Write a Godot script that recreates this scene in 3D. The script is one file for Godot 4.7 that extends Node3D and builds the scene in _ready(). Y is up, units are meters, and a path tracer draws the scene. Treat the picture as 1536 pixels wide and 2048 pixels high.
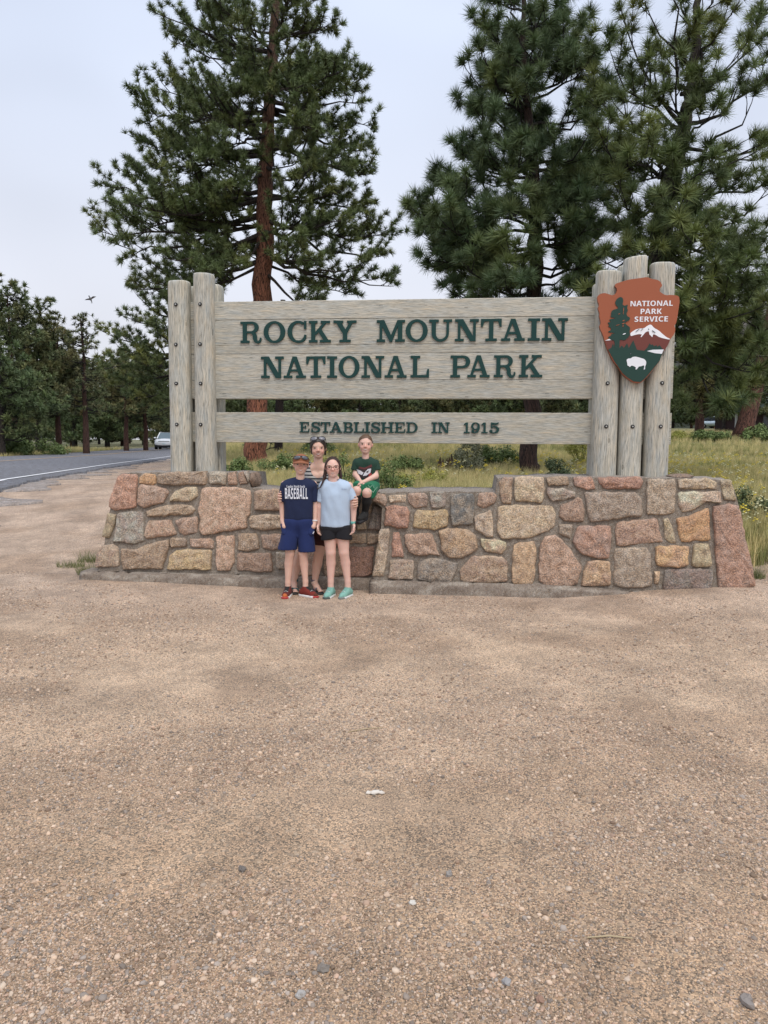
extends Node3D
# A timber park sign on a rubble-stone wall beside a road, four people in front of it, pines and a meadow behind. Metres, y up; the camera stands at the origin and looks along -z.

const EYE := Vector3(0, 1.55, 0)
const FOCAL := 1500.0          # of a picture 1536 x 2048
const WALL_AT := Vector3(0, 0, -8.08)
const WALL_TURN := -6.0        # degrees: the wall's right end is the nearer one

var view: Basis
var wall_frame: Transform3D
var names := {}
var M := {}
var n_low := FastNoiseLite.new()
var n_mid := FastNoiseLite.new()
var n_rock := FastNoiseLite.new()
var wall: Node3D
var sign: Node3D


class MB:
	var v := PackedVector3Array()
	var c := PackedColorArray()
	var t := PackedVector2Array()
	var i := PackedInt32Array()
	func add(p: Vector3, col := Color.WHITE, uv := Vector2.ZERO) -> int:
		v.append(p)
		c.append(col)
		t.append(uv)
		return v.size() - 1
	func tri(a: int, b: int, d: int) -> void:      # counter-clockwise seen from outside
		i.append(a)
		i.append(d)
		i.append(b)
	func quad(a: int, b: int, d: int, e: int) -> void:
		tri(a, b, d)
		tri(a, d, e)
	func face(p: Array, col := Color.WHITE) -> void:
		var s := v.size()
		for q in p:
			add(q, col)
		for k in range(2, p.size()):
			tri(s, s + k - 1, s + k)
	func join(o: MB, col = null) -> void:
		var s := v.size()
		v.append_array(o.v)
		if col == null:
			c.append_array(o.c)
		else:
			for k in o.v.size():
				c.append(col)
		t.append_array(o.t)
		for k in o.i:
			i.append(k + s)
	func mesh(smooth := true) -> ArrayMesh:
		var a := []
		a.resize(Mesh.ARRAY_MAX)
		var n := PackedVector3Array()
		if smooth:
			n.resize(v.size())
			for k in range(0, i.size(), 3):
				var p := v[i[k]]
				var f := (v[i[k + 2]] - p).cross(v[i[k + 1]] - p)
				n[i[k]] += f
				n[i[k + 1]] += f
				n[i[k + 2]] += f
			for k in n.size():
				n[k] = n[k].normalized() if n[k].length_squared() > 1e-20 else Vector3.UP
			a[Mesh.ARRAY_VERTEX] = v
			a[Mesh.ARRAY_COLOR] = c
			a[Mesh.ARRAY_TEX_UV] = t
			a[Mesh.ARRAY_INDEX] = i
		else:
			var fv := PackedVector3Array()
			var fc := PackedColorArray()
			var ft := PackedVector2Array()
			for k in range(0, i.size(), 3):
				var p := v[i[k]]
				var f := (v[i[k + 2]] - p).cross(v[i[k + 1]] - p).normalized()
				for m in 3:
					fv.append(v[i[k + m]])
					fc.append(c[i[k + m]])
					ft.append(t[i[k + m]])
					n.append(f)
			a[Mesh.ARRAY_VERTEX] = fv
			a[Mesh.ARRAY_COLOR] = fc
			a[Mesh.ARRAY_TEX_UV] = ft
		a[Mesh.ARRAY_NORMAL] = n
		var out := ArrayMesh.new()
		out.add_surface_from_arrays(Mesh.PRIMITIVE_TRIANGLES, a)
		return out


# ---------------------------------------------------------------- naming

func numbered(called: String) -> String:
	var k: int = names.get(called, 0)
	names[called] = k + 1
	return called if k == 0 else "%s_%03d" % [called, k]


func tag(o: Node, label := "", category := "", group := "", kind := "") -> Node:
	for p in [["label", label], ["category", category], ["group", group], ["kind", kind]]:
		if p[1]:
			o.set_meta(p[0], p[1])
	return o


func thing(called: String, label: String, category: String, at := Vector3.ZERO, group := "") -> Node3D:
	var o := Node3D.new()
	o.name = numbered(called)
	add_child(o)
	o.position = at
	tag(o, label, category, group)
	return o


func part(called: String, mesh: Mesh, mat: Material, parent: Node = self) -> MeshInstance3D:
	var o := MeshInstance3D.new()
	o.name = numbered(called) if parent == self else called
	if parent != self:
		var k := 1
		while parent.has_node(NodePath(str(o.name))):
			o.name = "%s_%03d" % [called, k]
			k += 1
	o.mesh = mesh
	o.material_override = mat
	parent.add_child(o, true)
	return o


var counts := {}
func piece(called: String, mesh: Mesh, mat: Material, parent: Node) -> MeshInstance3D:   # like part(), for many alike pieces
	var key := "%d %s" % [parent.get_instance_id(), called]
	var k: int = counts.get(key, 0)
	counts[key] = k + 1
	var o := MeshInstance3D.new()
	o.name = called if k == 0 else "%s_%03d" % [called, k]
	o.mesh = mesh
	o.material_override = mat
	parent.add_child(o, true)
	return o


func scatter(called: String, mesh: Mesh, mat: Material, where: Array[Transform3D], tints: PackedColorArray, parent: Node = self) -> MultiMeshInstance3D:
	var mm := MultiMesh.new()
	mm.transform_format = MultiMesh.TRANSFORM_3D
	mm.use_colors = true
	mm.mesh = mesh
	mm.instance_count = where.size()
	for k in where.size():
		mm.set_instance_transform(k, where[k])
		mm.set_instance_color(k, tints[k])
	var o := MultiMeshInstance3D.new()
	o.name = numbered(called) if parent == self else called
	o.multimesh = mm
	o.material_override = mat
	o.set_meta("kind", "stuff")
	parent.add_child(o, true)
	return o


func rng_of(s: int) -> RandomNumberGenerator:
	var r := RandomNumberGenerator.new()
	r.seed = s
	return r


# the point seen at a pixel of the 1536 x 2048 photograph, at a depth (metres along -z)
func place(px: float, py: float, depth: float) -> Vector3:
	var d := view * Vector3((px - 768.0) / FOCAL, (1024.0 - py) / FOCAL, -1.0)
	return EYE + d * (depth / -d.z)


# ---------------------------------------------------------------- shapes

func area2(p: PackedVector2Array) -> float:
	var s := 0.0
	for k in p.size():
		s += p[k].cross(p[(k + 1) % p.size()])
	return s


func ccw(p: PackedVector2Array) -> PackedVector2Array:
	if area2(p) < 0.0:
		p.reverse()
	return p


func prism(mb: MB, poly: PackedVector2Array, z0: float, z1: float, col := Color.WHITE, edge = null) -> void:
	poly = ccw(poly.duplicate())
	var idx := Geometry2D.triangulate_polygon(poly)
	var s := mb.v.size()
	for p in poly:
		mb.add(Vector3(p.x, p.y, z1), col, p)
	for k in range(0, idx.size(), 3):
		var a := poly[idx[k]]
		if (poly[idx[k + 1]] - a).cross(poly[idx[k + 2]] - a) > 0.0:
			mb.tri(s + idx[k], s + idx[k + 1], s + idx[k + 2])
		else:
			mb.tri(s + idx[k], s + idx[k + 2], s + idx[k + 1])
	var ec: Color = col if edge == null else edge
	for k in poly.size():
		var p := poly[k]
		var q := poly[(k + 1) % poly.size()]
		mb.face([Vector3(p.x, p.y, z0), Vector3(q.x, q.y, z0), Vector3(q.x, q.y, z1), Vector3(p.x, p.y, z1)], ec)


func box(mb: MB, lo: Vector3, hi: Vector3, bev := 0.0, col := Color.WHITE, uvs := Vector2.ZERO, uvo := Vector2.ZERO) -> void:
	# chamfered box; UVs lie along x and y (or z on top) for grain that runs along x
	var c := (lo + hi) / 2.0
	var h := (hi - lo) / 2.0
	for ax in 3:
		var bx := (ax + 1) % 3
		var cx := (ax + 2) % 3
		for s in [-1.0, 1.0]:
			var p := []
			for q in [[-1, -1], [1, -1], [1, 1], [-1, 1]]:
				var w := Vector3.ZERO
				w[ax] = s * h[ax]
				w[bx] = q[0] * (h[bx] - bev)
				w[cx] = q[1] * (h[cx] - bev)
				p.append(c + w)
			if s < 0:
				p.reverse()
			box_face(mb, p, col, uvs, uvo)
		if bev > 0.0:
			for s in [[-1.0, -1.0], [1.0, -1.0], [1.0, 1.0], [-1.0, 1.0]]:
				var e := []
				for q in [-1.0, 1.0]:
					var w := Vector3.ZERO
					w[ax] = q * (h[ax] - bev)
					w[bx] = s[0] * h[bx]
					w[cx] = s[1] * (h[cx] - bev)
					var w2 := w
					w2[bx] = s[0] * (h[bx] - bev)
					w2[cx] = s[1] * h[cx]
					e.append([c + w, c + w2])
				var f := [e[0][0], e[1][0], e[1][1], e[0][1]]
				if (f[1] - f[0]).cross(f[2] - f[0]).dot(f[0] - c) < 0.0:
					f.reverse()
				box_face(mb, f, col, uvs, uvo)
	if bev > 0.0:
		for sx in [-1.0, 1.0]:
			for sy in [-1.0, 1.0]:
				for sz in [-1.0, 1.0]:
					var s := Vector3(sx, sy, sz)
					var f := []
					for ax in 3:
						var w := s * (h - Vector3.ONE * bev)
						w[ax] = s[ax] * h[ax]
						f.append(c + w)
					if (f[1] - f[0]).cross(f[2] - f[0]).dot(s) < 0.0:
						f.reverse()
					box_face(mb, f, col, uvs, uvo)


func box_face(mb: MB, p: Array, col: Color, uvs: Vector2, uvo: Vector2) -> void:
	var s := mb.v.size()
	for q in p:
		mb.add(q, col, Vector2(q.x, q.y + q.z) * uvs + uvo)
	for k in range(2, p.size()):
		mb.tri(s, s + k - 1, s + k)


func tube(mb: MB, pts: Array, radii: Array, sides: int, col := Color.WHITE, capped := true, lump := 0.0, uvs := Vector2(1, 1)) -> void:
	var n := pts.size()
	var t0: Vector3 = (pts[1] - pts[0]).normalized()
	var side := t0.cross(Vector3.RIGHT if absf(t0.x) < 0.8 else Vector3.BACK).normalized()
	var first := mb.v.size()
	var run := 0.0
	for k in n:
		var t: Vector3 = (pts[mini(k + 1, n - 1)] - pts[maxi(k - 1, 0)]).normalized()
		side = (side - t * side.dot(t)).normalized()
		var up := t.cross(side)
		if k:
			run += (pts[k] - pts[k - 1]).length()
		for s in sides + 1:
			var a := TAU * s / sides
			var r: float = radii[k]
			if lump > 0.0:
				r *= 1.0 + lump * n_rock.get_noise_3d(cos(a) * 30.0, sin(a) * 30.0, run * 25.0)
			mb.add(pts[k] + (side * cos(a) + up * sin(a)) * r, col, Vector2(float(s) / sides * uvs.x, run * uvs.y))
	for k in n - 1:
		for s in sides:
			var a := first + k * (sides + 1) + s
			mb.quad(a, a + 1, a + sides + 2, a + sides + 1)
	if capped:
		for e in [0, n - 1]:
			var mid := mb.add(pts[e], col)
			for s in sides:
				var a: int = first + e * (sides + 1) + s
				if e == 0:
					mb.tri(mid, a + 1, a)
				else:
					mb.tri(mid, a, a + 1)


func ball(mb: MB, c: Vector3, r: Vector3, rings := 8, sides := 12, col := Color.WHITE, turn := Basis()) -> void:
	var s := mb.v.size()
	for k in rings + 1:
		var a := PI * k / rings
		for m in sides + 1:
			var b := TAU * m / sides
			mb.add(c + turn * (Vector3(sin(a) * cos(b), cos(a), -sin(a) * sin(b)) * r), col)
	for k in rings:
		for m in sides:
			var a := s + k * (sides + 1) + m
			mb.quad(a, a + sides + 1, a + sides + 2, a + 1)


# ---------------------------------------------------------------- distance fields (for bodies and clothes)

# prims: [a, b, ra, rb] tapered capsules, or [centre, radii, basis] ellipsoids; less: the same, carved away; cuts: [point, normal] keep what lies behind
func one(p: Vector3, q: Array) -> float:
	if q.size() == 3:
		var w: Vector3 = (p - q[0]) * (q[2] as Basis)
		var r: Vector3 = q[1]
		var k0 := (w / r).length()
		var k1 := (w / (r * r)).length()
		return k0 * (k0 - 1.0) / maxf(k1, 1e-6)
	var a: Vector3 = q[0]
	var ba: Vector3 = q[1] - a
	var t := clampf((p - a).dot(ba) / maxf(ba.length_squared(), 1e-9), 0.0, 1.0)
	return (p - a - ba * t).length() - lerpf(q[2], q[3], t)


func field(prims: Array, cell: float, k: float, less := [], cuts := [], wob := 0.0, wfreq := 3.6) -> MB:
	var lo := Vector3.ONE * 1e9
	var hi := -lo
	var boxes := []
	for q in prims:
		var a: Vector3
		var b: Vector3
		if q.size() == 3:
			var r := Vector3.ONE * maxf(q[1].x, maxf(q[1].y, q[1].z))
			a = q[0] - r
			b = q[0] + r
		else:
			var r := Vector3.ONE * maxf(q[2], q[3])
			a = q[0].min(q[1]) - r
			b = q[0].max(q[1]) + r
		boxes.append([a, b])
		lo = lo.min(a)
		hi = hi.max(b)
	lo -= Vector3.ONE * (k + cell * 3.0)
	hi += Vector3.ONE * (k + cell * 3.0)
	var nx := int((hi.x - lo.x) / cell) + 2
	var ny := int((hi.y - lo.y) / cell) + 2
	var nz := int((hi.z - lo.z) / cell) + 2
	var f := PackedFloat32Array()
	f.resize(nx * ny * nz)
	f.fill(0.2)
	var sy := nx
	var sz := nx * ny
	for n in prims.size():
		var q: Array = prims[n]
		var m := k + cell * 2.5
		var a: Vector3 = (boxes[n][0] - lo - Vector3.ONE * m) / cell
		var b: Vector3 = (boxes[n][1] - lo + Vector3.ONE * m) / cell
		for z in range(maxi(0, int(a.z)), mini(nz - 1, int(b.z) + 1) + 1):
			for y in range(maxi(0, int(a.y)), mini(ny - 1, int(b.y) + 1) + 1):
				for x in range(maxi(0, int(a.x)), mini(nx - 1, int(b.x) + 1) + 1):
					var at := x + y * sy + z * sz
					var d := one(lo + Vector3(x, y, z) * cell, q)
					var e := f[at]
					var h := maxf(k - absf(d - e), 0.0) / k
					f[at] = minf(d, e) - h * h * k * 0.25
	if less.size() or cuts.size() or wob > 0.0:
		for z in nz:
			for y in ny:
				for x in nx:
					var at := x + y * sy + z * sz
					if f[at] < 0.05 and f[at] > -0.05 or f[at] < 0.0:
						var p := lo + Vector3(x, y, z) * cell
						var d := f[at]
						if wob > 0.0:
							d += wob * n_mid.get_noise_3d(p.x * wfreq * 14.0 + p.y * wfreq * 5.0, p.y * wfreq * 5.0 - p.x * wfreq * 3.0, p.z * wfreq * 9.0)
						for q in less:
							d = maxf(d, -one(p, q))
						for q in cuts:
							d = maxf(d, (p - q[0]).dot(q[1]))
						f[at] = d
	var out := MB.new()
	var id := PackedInt32Array()
	id.resize(f.size())
	id.fill(-1)
	var corner := [0, 1, sy, sy + 1, sz, sz + 1, sz + sy, sz + sy + 1]
	var edges := [[0, 1], [2, 3], [4, 5], [6, 7], [0, 2], [1, 3], [4, 6], [5, 7], [0, 4], [1, 5], [2, 6], [3, 7]]
	var offs := [Vector3(0, 0, 0), Vector3(1, 0, 0), Vector3(0, 1, 0), Vector3(1, 1, 0), Vector3(0, 0, 1), Vector3(1, 0, 1), Vector3(0, 1, 1), Vector3(1, 1, 1)]
	var far := cell * 2.2
	for z in nz - 1:
		for y in ny - 1:
			for x in nx - 1:
				var at := x + y * sy + z * sz
				if absf(f[at]) > far:
					continue
				var inside := 0
				for n in 8:
					if f[at + corner[n]] < 0.0:
						inside += 1
				if inside == 0 or inside == 8:
					continue
				var sum := Vector3.ZERO
				var cnt := 0
				for e in edges:
					var d0 := f[at + corner[e[0]]]
					var d1 := f[at + corner[e[1]]]
					if (d0 < 0.0) != (d1 < 0.0):
						sum += (offs[e[0]] as Vector3).lerp(offs[e[1]], d0 / (d0 - d1))
						cnt += 1
				id[at] = out.add(lo + (Vector3(x, y, z) + sum / cnt) * cell)
	var steps := [[1, sy, sz], [sy, sz, 1], [sz, 1, sy]]
	for z in range(1, nz - 1):
		for y in range(1, ny - 1):
			for x in range(1, nx - 1):
				var at := x + y * sy + z * sz
				if id[at] < 0 and absf(f[at]) > far:
					continue
				var here := f[at] < 0.0
				for s in steps:
					if here != (f[at + s[0]] < 0.0):
						var a := id[at]
						var b := id[at - s[1]]
						var c := id[at - s[1] - s[2]]
						var d := id[at - s[2]]
						if a < 0 or b < 0 or c < 0 or d < 0:
							continue
						if here:
							out.quad(a, b, c, d)
						else:
							out.quad(a, d, c, b)
	return out


# ---------------------------------------------------------------- materials

func noise_bytes(size: int, freq: float, octaves: int, s: int, cell := -1) -> PackedByteArray:
	var n := FastNoiseLite.new()
	n.seed = s
	n.frequency = freq
	n.fractal_octaves = octaves
	n.noise_type = FastNoiseLite.TYPE_SIMPLEX_SMOOTH
	if cell >= 0:
		n.noise_type = FastNoiseLite.TYPE_CELLULAR
		n.fractal_type = FastNoiseLite.FRACTAL_NONE
		n.cellular_return_type = cell
		n.cellular_jitter = 1.0
	var im := n.get_seamless_image(size, size, false, false, 0.12)
	im.convert(Image.FORMAT_L8)
	return im.get_data()


func picture(w: int, h: int, rgb: PackedByteArray) -> ImageTexture:
	return ImageTexture.create_from_image(Image.create_from_data(w, h, false, Image.FORMAT_RGB8, rgb))


func grey_picture(w: int, h: int, l: PackedByteArray) -> ImageTexture:
	return ImageTexture.create_from_image(Image.create_from_data(w, h, false, Image.FORMAT_L8, l))


func lin(r: float, g: float, b: float) -> Color:
	return Color(r, g, b).linear_to_srgb()


func srgb(r: float, g: float, b: float) -> Color:       # a linear colour from 0..255 display values
	return Color(r / 255.0, g / 255.0, b / 255.0).srgb_to_linear()


func paint(c: Color, rough := 0.8, vertex := false) -> StandardMaterial3D:
	var m := StandardMaterial3D.new()
	m.albedo_color = c
	m.roughness = rough
	m.vertex_color_use_as_albedo = vertex
	return m


func make_materials() -> void:
	var v0 := PackedByteArray()
	# gravel: packed sand with grains of three sizes
	var S := 1024
	var blot := noise_bytes(S, 0.006, 4, 11)
	var fine := noise_bytes(S, 0.25, 2, 12)
	var cell_v := noise_bytes(S, 0.085, 1, 13, FastNoiseLite.RETURN_CELL_VALUE)
	var cell_d := noise_bytes(S, 0.085, 1, 13, FastNoiseLite.RETURN_DISTANCE)
	var small_v := noise_bytes(S, 0.2, 1, 14, FastNoiseLite.RETURN_CELL_VALUE)
	var small_d := noise_bytes(S, 0.2, 1, 14, FastNoiseLite.RETURN_DISTANCE)
	var rgb := PackedByteArray()
	rgb.resize(S * S * 3)
	var hgt := PackedByteArray()
	hgt.resize(S * S)
	for k in S * S:
		var b := blot[k] / 255.0
		var f := fine[k] / 255.0
		var g := small_v[k] / 255.0
		var gd := small_d[k] / 255.0
		var c := cell_v[k] / 255.0
		var cd := cell_d[k] / 255.0
		var l := 0.90 + 0.14 * (b - 0.5) + 0.46 * (g - 0.5) + 0.46 * (f - 0.5) - 0.24 * smoothstep(0.3, 0.75, gd)
		var h := 0.25 + 0.25 * (1.0 - gd) + 0.1 * f + 0.15 * b
		var warm := 0.02 * (g - 0.5) * 3.0
		if c > 0.72 - 0.25 * (b - 0.5) and cd < 0.55:
			l = 0.70 + 0.26 * fposmod(c * 37.0, 1.0) + 0.05 * f
			warm = 0.05 * (fposmod(c * 91.0, 1.0) - 0.6)
			h = 0.55 + 0.45 * (0.55 - cd)
		rgb[k * 3] = clampi(int(235.0 * (l + warm)), 0, 255)
		rgb[k * 3 + 1] = clampi(int(235.0 * l), 0, 255)
		rgb[k * 3 + 2] = clampi(int(235.0 * (l - warm)), 0, 255)
		hgt[k] = clampi(int(255.0 * h), 0, 255)
	var t_gravel := picture(S, S, rgb)
	var t_gravel_h := grey_picture(S, S, hgt)
	# speckled rock
	S = 512
	var big := noise_bytes(S, 0.012, 4, 21)
	var mid := noise_bytes(S, 0.05, 3, 22)
	fine = noise_bytes(S, 0.3, 2, 23)
	small_v = noise_bytes(S, 0.3, 1, 24, FastNoiseLite.RETURN_CELL_VALUE)
	rgb = PackedByteArray()
	rgb.resize(S * S * 3)
	hgt = PackedByteArray()
	hgt.resize(S * S)
	for k in S * S:
		var b := big[k] / 255.0 - 0.5
		var m := mid[k] / 255.0 - 0.5
		var f := fine[k] / 255.0 - 0.5
		var s := small_v[k] / 255.0
		var l := 0.77 + 0.28 * b + 0.40 * m + 0.24 * f
		if s > 0.8:
			l += 0.16
		elif s < 0.18:
			l -= 0.20
		var warm := 0.09 * m - 0.05 * b
		rgb[k * 3] = clampi(int(240.0 * (l + warm)), 0, 255)
		rgb[k * 3 + 1] = clampi(int(240.0 * l), 0, 255)
		rgb[k * 3 + 2] = clampi(int(240.0 * (l - warm)), 0, 255)
		hgt[k] = clampi(int(255.0 * (0.5 + 0.5 * b + 0.6 * m + 0.25 * f)), 0, 255)
	var t_rock := picture(S, S, rgb)
	var t_rock_h := grey_picture(S, S, hgt)
	# weathered board: the grain runs along u
	var W := 1024
	var H := 512
	var n1 := FastNoiseLite.new()
	n1.seed = 31
	n1.frequency = 1.0
	n1.fractal_octaves = 3
	var n2 := FastNoiseLite.new()
	n2.seed = 32
	n2.frequency = 1.0
	n2.fractal_octaves = 2
	var knots := [Vector3(140, 70, 9), Vector3(520, 300, 12), Vector3(830, 420, 8), Vector3(690, 130, 7), Vector3(300, 455, 10)]
	rgb = PackedByteArray()
	rgb.resize(W * H * 3)
	hgt = PackedByteArray()
	hgt.resize(W * H)
	for y in H:
		for x in W:
			var a := TAU * x / W
			var ca := cos(a)
			var sa := sin(a)
			var wave := n2.get_noise_3d(ca * 1.0, sa * 1.0, y * 0.010)
			var yy := y + wave * 9.0
			var g1 := n1.get_noise_3d(ca * 0.9, sa * 0.9, yy * 0.10)
			var g2 := n1.get_noise_3d(ca * 2.6 + 9.0, sa * 2.6, yy * 0.33)
			var stain := n2.get_noise_3d(ca * 1.1 + 40.0, sa * 1.1, y * 0.016 + 7.0)
			var l := 0.77 + 0.12 * g1 + 0.15 * g2
			if g2 < -0.22:
				l += 0.55 * (g2 + 0.22)
			for q in knots:
				var kx: float = (x - q.x) / (q.z * 2.2)
				var ky: float = (y - q.y) / q.z
				var e := kx * kx + ky * ky
				if e < 6.0:
					l += 0.10 * sin(sqrt(e) * 9.0) * exp(-e * 0.8) - 0.24 * exp(-e * 3.0)
			var k := y * W + x
			var warm := 0.018 + 0.05 * stain * (0.4 + absf(g1)) + 0.03 * g1
			rgb[k * 3] = clampi(int(235.0 * (l + warm * 0.8)), 0, 255)
			rgb[k * 3 + 1] = clampi(int(235.0 * (l + 0.012)), 0, 255)
			rgb[k * 3 + 2] = clampi(int(235.0 * (l - warm)), 0, 255)
			hgt[k] = clampi(int(255.0 * (0.55 + 0.35 * g1 + 0.45 * g2)), 0, 255)
	var t_wood := picture(W, H, rgb)
	var t_wood_h := grey_picture(W, H, hgt)
	# bark: plates drawn out along v
	S = 512
	rgb = PackedByteArray()
	rgb.resize(S * S * 3)
	hgt = PackedByteArray()
	hgt.resize(S * S)
	for y in S:
		for x in S:
			var a := TAU * x / S
			var r := n1.get_noise_3d(cos(a) * 2.4, sin(a) * 2.4, y * 0.009)
			var q := n1.get_noise_3d(cos(a) * 7.0, sin(a) * 7.0, y * 0.03 + 50.0)
			var ridge := 1.0 - absf(r) * 3.2
			var crack := smoothstep(0.55, 0.95, ridge + 0.25 * q)
			var l := 0.8 - 0.5 * crack + 0.3 * q
			var k := y * S + x
			rgb[k * 3] = clampi(int(230.0 * l), 0, 255)
			rgb[k * 3 + 1] = clampi(int(230.0 * (l - 0.03 * q)), 0, 255)
			rgb[k * 3 + 2] = clampi(int(230.0 * (l + 0.04 * q)), 0, 255)
			hgt[k] = clampi(int(255.0 * (0.75 - 0.6 * crack + 0.25 * q)), 0, 255)
	var t_bark := picture(S, S, rgb)
	var t_bark_h := grey_picture(S, S, hgt)
	# soft blotches, for large areas and for cloth
	S = 512
	big = noise_bytes(S, 0.012, 5, 41)
	rgb = PackedByteArray()
	rgb.resize(S * S * 3)
	for k in S * S:
		var l := 0.90 + 0.20 * (big[k] / 255.0 - 0.5)
		rgb[k * 3] = clampi(int(255.0 * l), 0, 255)
		rgb[k * 3 + 1] = clampi(int(253.0 * l), 0, 255)
		rgb[k * 3 + 2] = clampi(int(250.0 * l), 0, 255)
	var t_blot := picture(S, S, rgb)
	var t_blot_h := grey_picture(S, S, big)

	var m := paint(Color.WHITE, 0.95, true)
	m.albedo_texture = t_gravel
	m.heightmap_enabled = true
	m.heightmap_texture = t_gravel_h
	m.heightmap_scale = 1.0
	m.detail_enabled = true
	m.detail_blend_mode = BaseMaterial3D.BLEND_MODE_MUL
	m.detail_uv_layer = BaseMaterial3D.DETAIL_UV_2
	m.detail_albedo = t_blot
	m.uv2_scale = Vector3(0.21, 0.21, 1)
	M.ground = m
	m = paint(Color.WHITE, 0.92, true)
	m.albedo_texture = t_rock
	m.heightmap_enabled = true
	m.heightmap_texture = t_rock_h
	m.heightmap_scale = 1.1
	m.uv1_triplanar = true
	m.uv1_scale = Vector3.ONE * 1.7
	M.rock = m
	m = m.duplicate()
	m.albedo_color = Color.WHITE
	m.uv1_scale = Vector3.ONE * 3.1
	m.heightmap_scale = 0.8
	M.mortar = m
	m = m.duplicate()
	m.uv1_scale = Vector3.ONE * 0.7
	m.uv1_world_triplanar = true
	m.heightmap_scale = 0.2
	m.roughness = 0.85
	M.asphalt = m
	m = paint(Color.WHITE, 0.85, true)
	m.albedo_texture = t_wood
	m.heightmap_enabled = true
	m.heightmap_texture = t_wood_h
	m.heightmap_scale = 0.35
	M.wood = m
	m = paint(Color.WHITE, 0.95, true)
	m.albedo_texture = t_bark
	m.heightmap_enabled = true
	m.heightmap_texture = t_bark_h
	m.heightmap_scale = 3.0
	M.bark = m
	m = paint(Color.WHITE, 0.9, true)
	m.heightmap_enabled = true
	m.heightmap_texture = t_blot_h
	m.heightmap_scale = 0.5
	m.uv1_triplanar = true
	m.uv1_scale = Vector3(1.6, 0.8, 1.6)
	m.rim_enabled = true
	m.rim = 0.06
	M.cloth = m
	M.plain = paint(Color.WHITE, 0.8, true)
	M.needles = paint(Color.WHITE, 0.65, true)
	M.needles.backlight_enabled = true
	M.needles.backlight = Color(0.25, 0.3, 0.15)
	M.leaf = paint(Color.WHITE, 0.7, true)
	M.leaf.backlight_enabled = true
	M.leaf.backlight = Color(0.35, 0.4, 0.2)
	M.pebble = paint(Color.WHITE, 0.85, true)
	M.letter = paint(lin(0.010, 0.047, 0.043), 0.95)
	M.enamel = paint(Color.WHITE, 0.5, true)
	M.metal = paint(lin(0.02, 0.02, 0.02), 0.7)
	M.bolt_end = paint(lin(0.55, 0.55, 0.52), 0.4)
	M.bolt_end.metallic = 0.6
	M.skin = paint(Color.WHITE, 0.55, true)
	M.skin.subsurf_scatter_enabled = true
	M.skin.subsurf_scatter_strength = 0.12
	M.hair = paint(Color.WHITE, 0.5, true)
	M.gloss = paint(Color.WHITE, 0.15, true)
	M.line = paint(lin(0.72, 0.72, 0.72), 0.7)
	M.yellow_line = paint(lin(0.55, 0.33, 0.1), 0.7)


# ---------------------------------------------------------------- ground

func table(t: Array, x: float) -> float:
	for k in range(1, t.size()):
		if x < t[k][0]:
			return lerpf(t[k - 1][1], t[k][1], clampf((x - t[k - 1][0]) / (t[k][0] - t[k - 1][0]), 0.0, 1.0))
	return t[-1][1]


const LEFT_RISE := [[9.0, 0.0], [12.0, 0.32], [16.7, 0.72], [28.0, 0.8], [46.0, 0.86], [75.0, 1.12], [120.0, 1.6], [300.0, 4.0], [900.0, 8.0]]
const RIGHT_RISE := [[8.3, 0.0], [9.3, 0.22], [10.5, 0.38], [13.0, 0.55], [20.0, 0.86], [28.0, 1.25], [37.0, 1.8], [55.0, 2.35], [75.0, 3.1], [110.0, 4.6], [150.0, 5.6], [300.0, 8.0], [900.0, 12.0]]


func wall_uv(x: float, z: float) -> Vector2:       # along the wall, in front of it
	var p := wall_frame.affine_inverse() * Vector3(x, 0, z)
	return Vector2(p.x, p.z)


func ground_h(x: float, z: float, rough := true) -> float:
	var d := maxf(-z, 0.1)
	var side := smoothstep(-0.30, -0.06, x / maxf(d, 8.0))
	var h := lerpf(table(LEFT_RISE, d), table(RIGHT_RISE, d), side)
	var w := wall_uv(x, z)
	if d < 14.0:
		h += 0.14 * smoothstep(1.6, 3.7, w.x) * smoothstep(1.4, 0.1, w.y) * (1.0 - smoothstep(9.0, 13.0, d))
		h += 0.03 * smoothstep(-1.2, -3.2, w.x) * smoothstep(1.0, 0.2, absf(w.y))
	var off := smoothstep(0.0, 2.0, maxf(x - road_x(d) - 0.8, road_x(d) - 7.8 - x)) if d > 2.0 else 1.0
	if not rough:
		return h
	h += n_low.get_noise_2d(x * 6.0, z * 6.0) * lerpf(0.012, 0.10, smoothstep(9.0, 30.0, d)) * off
	h += n_low.get_noise_2d(x * 45.0, z * 45.0) * 0.006 * off - 0.05 * (1.0 - off)
	return h


func dirt_share(x: float, z: float) -> float:     # 1 on the bare lot, 0 in the meadow and the woods
	var d := -z
	var w := wall_uv(x, z)
	var e := n_low.get_noise_2d(x * 14.0, z * 14.0)
	if d < 6.0:
		return 1.0
	if x < road_x(d) - 7.2:
		return 0.0
	var left := smoothstep(-0.255, -0.285, (x + e * 0.25) / d)              # the road shoulder beside the sign
	var front := smoothstep(-0.35, -0.05, w.y + e * 0.3 - 0.25 * smoothstep(3.6, 4.4, w.x))
	var right := smoothstep(3.5, 3.9, w.x) * smoothstep(-1.5, -0.55, w.y + e * 0.35)
	return clampf(maxf(front, maxf(left, right)), 0.0, 1.0)


func road_x(d: float) -> float:                    # the white edge line
	return -8.55 - 0.157 * (d - 16.7)


func spread(step: float, near: float, far: float, grow: float) -> Array:
	var a := [0.0]
	while a[-1] < far:
		a.append(a[-1] + (step if a[-1] < near else maxf(step, a[-1] * grow)))
	return a


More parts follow.
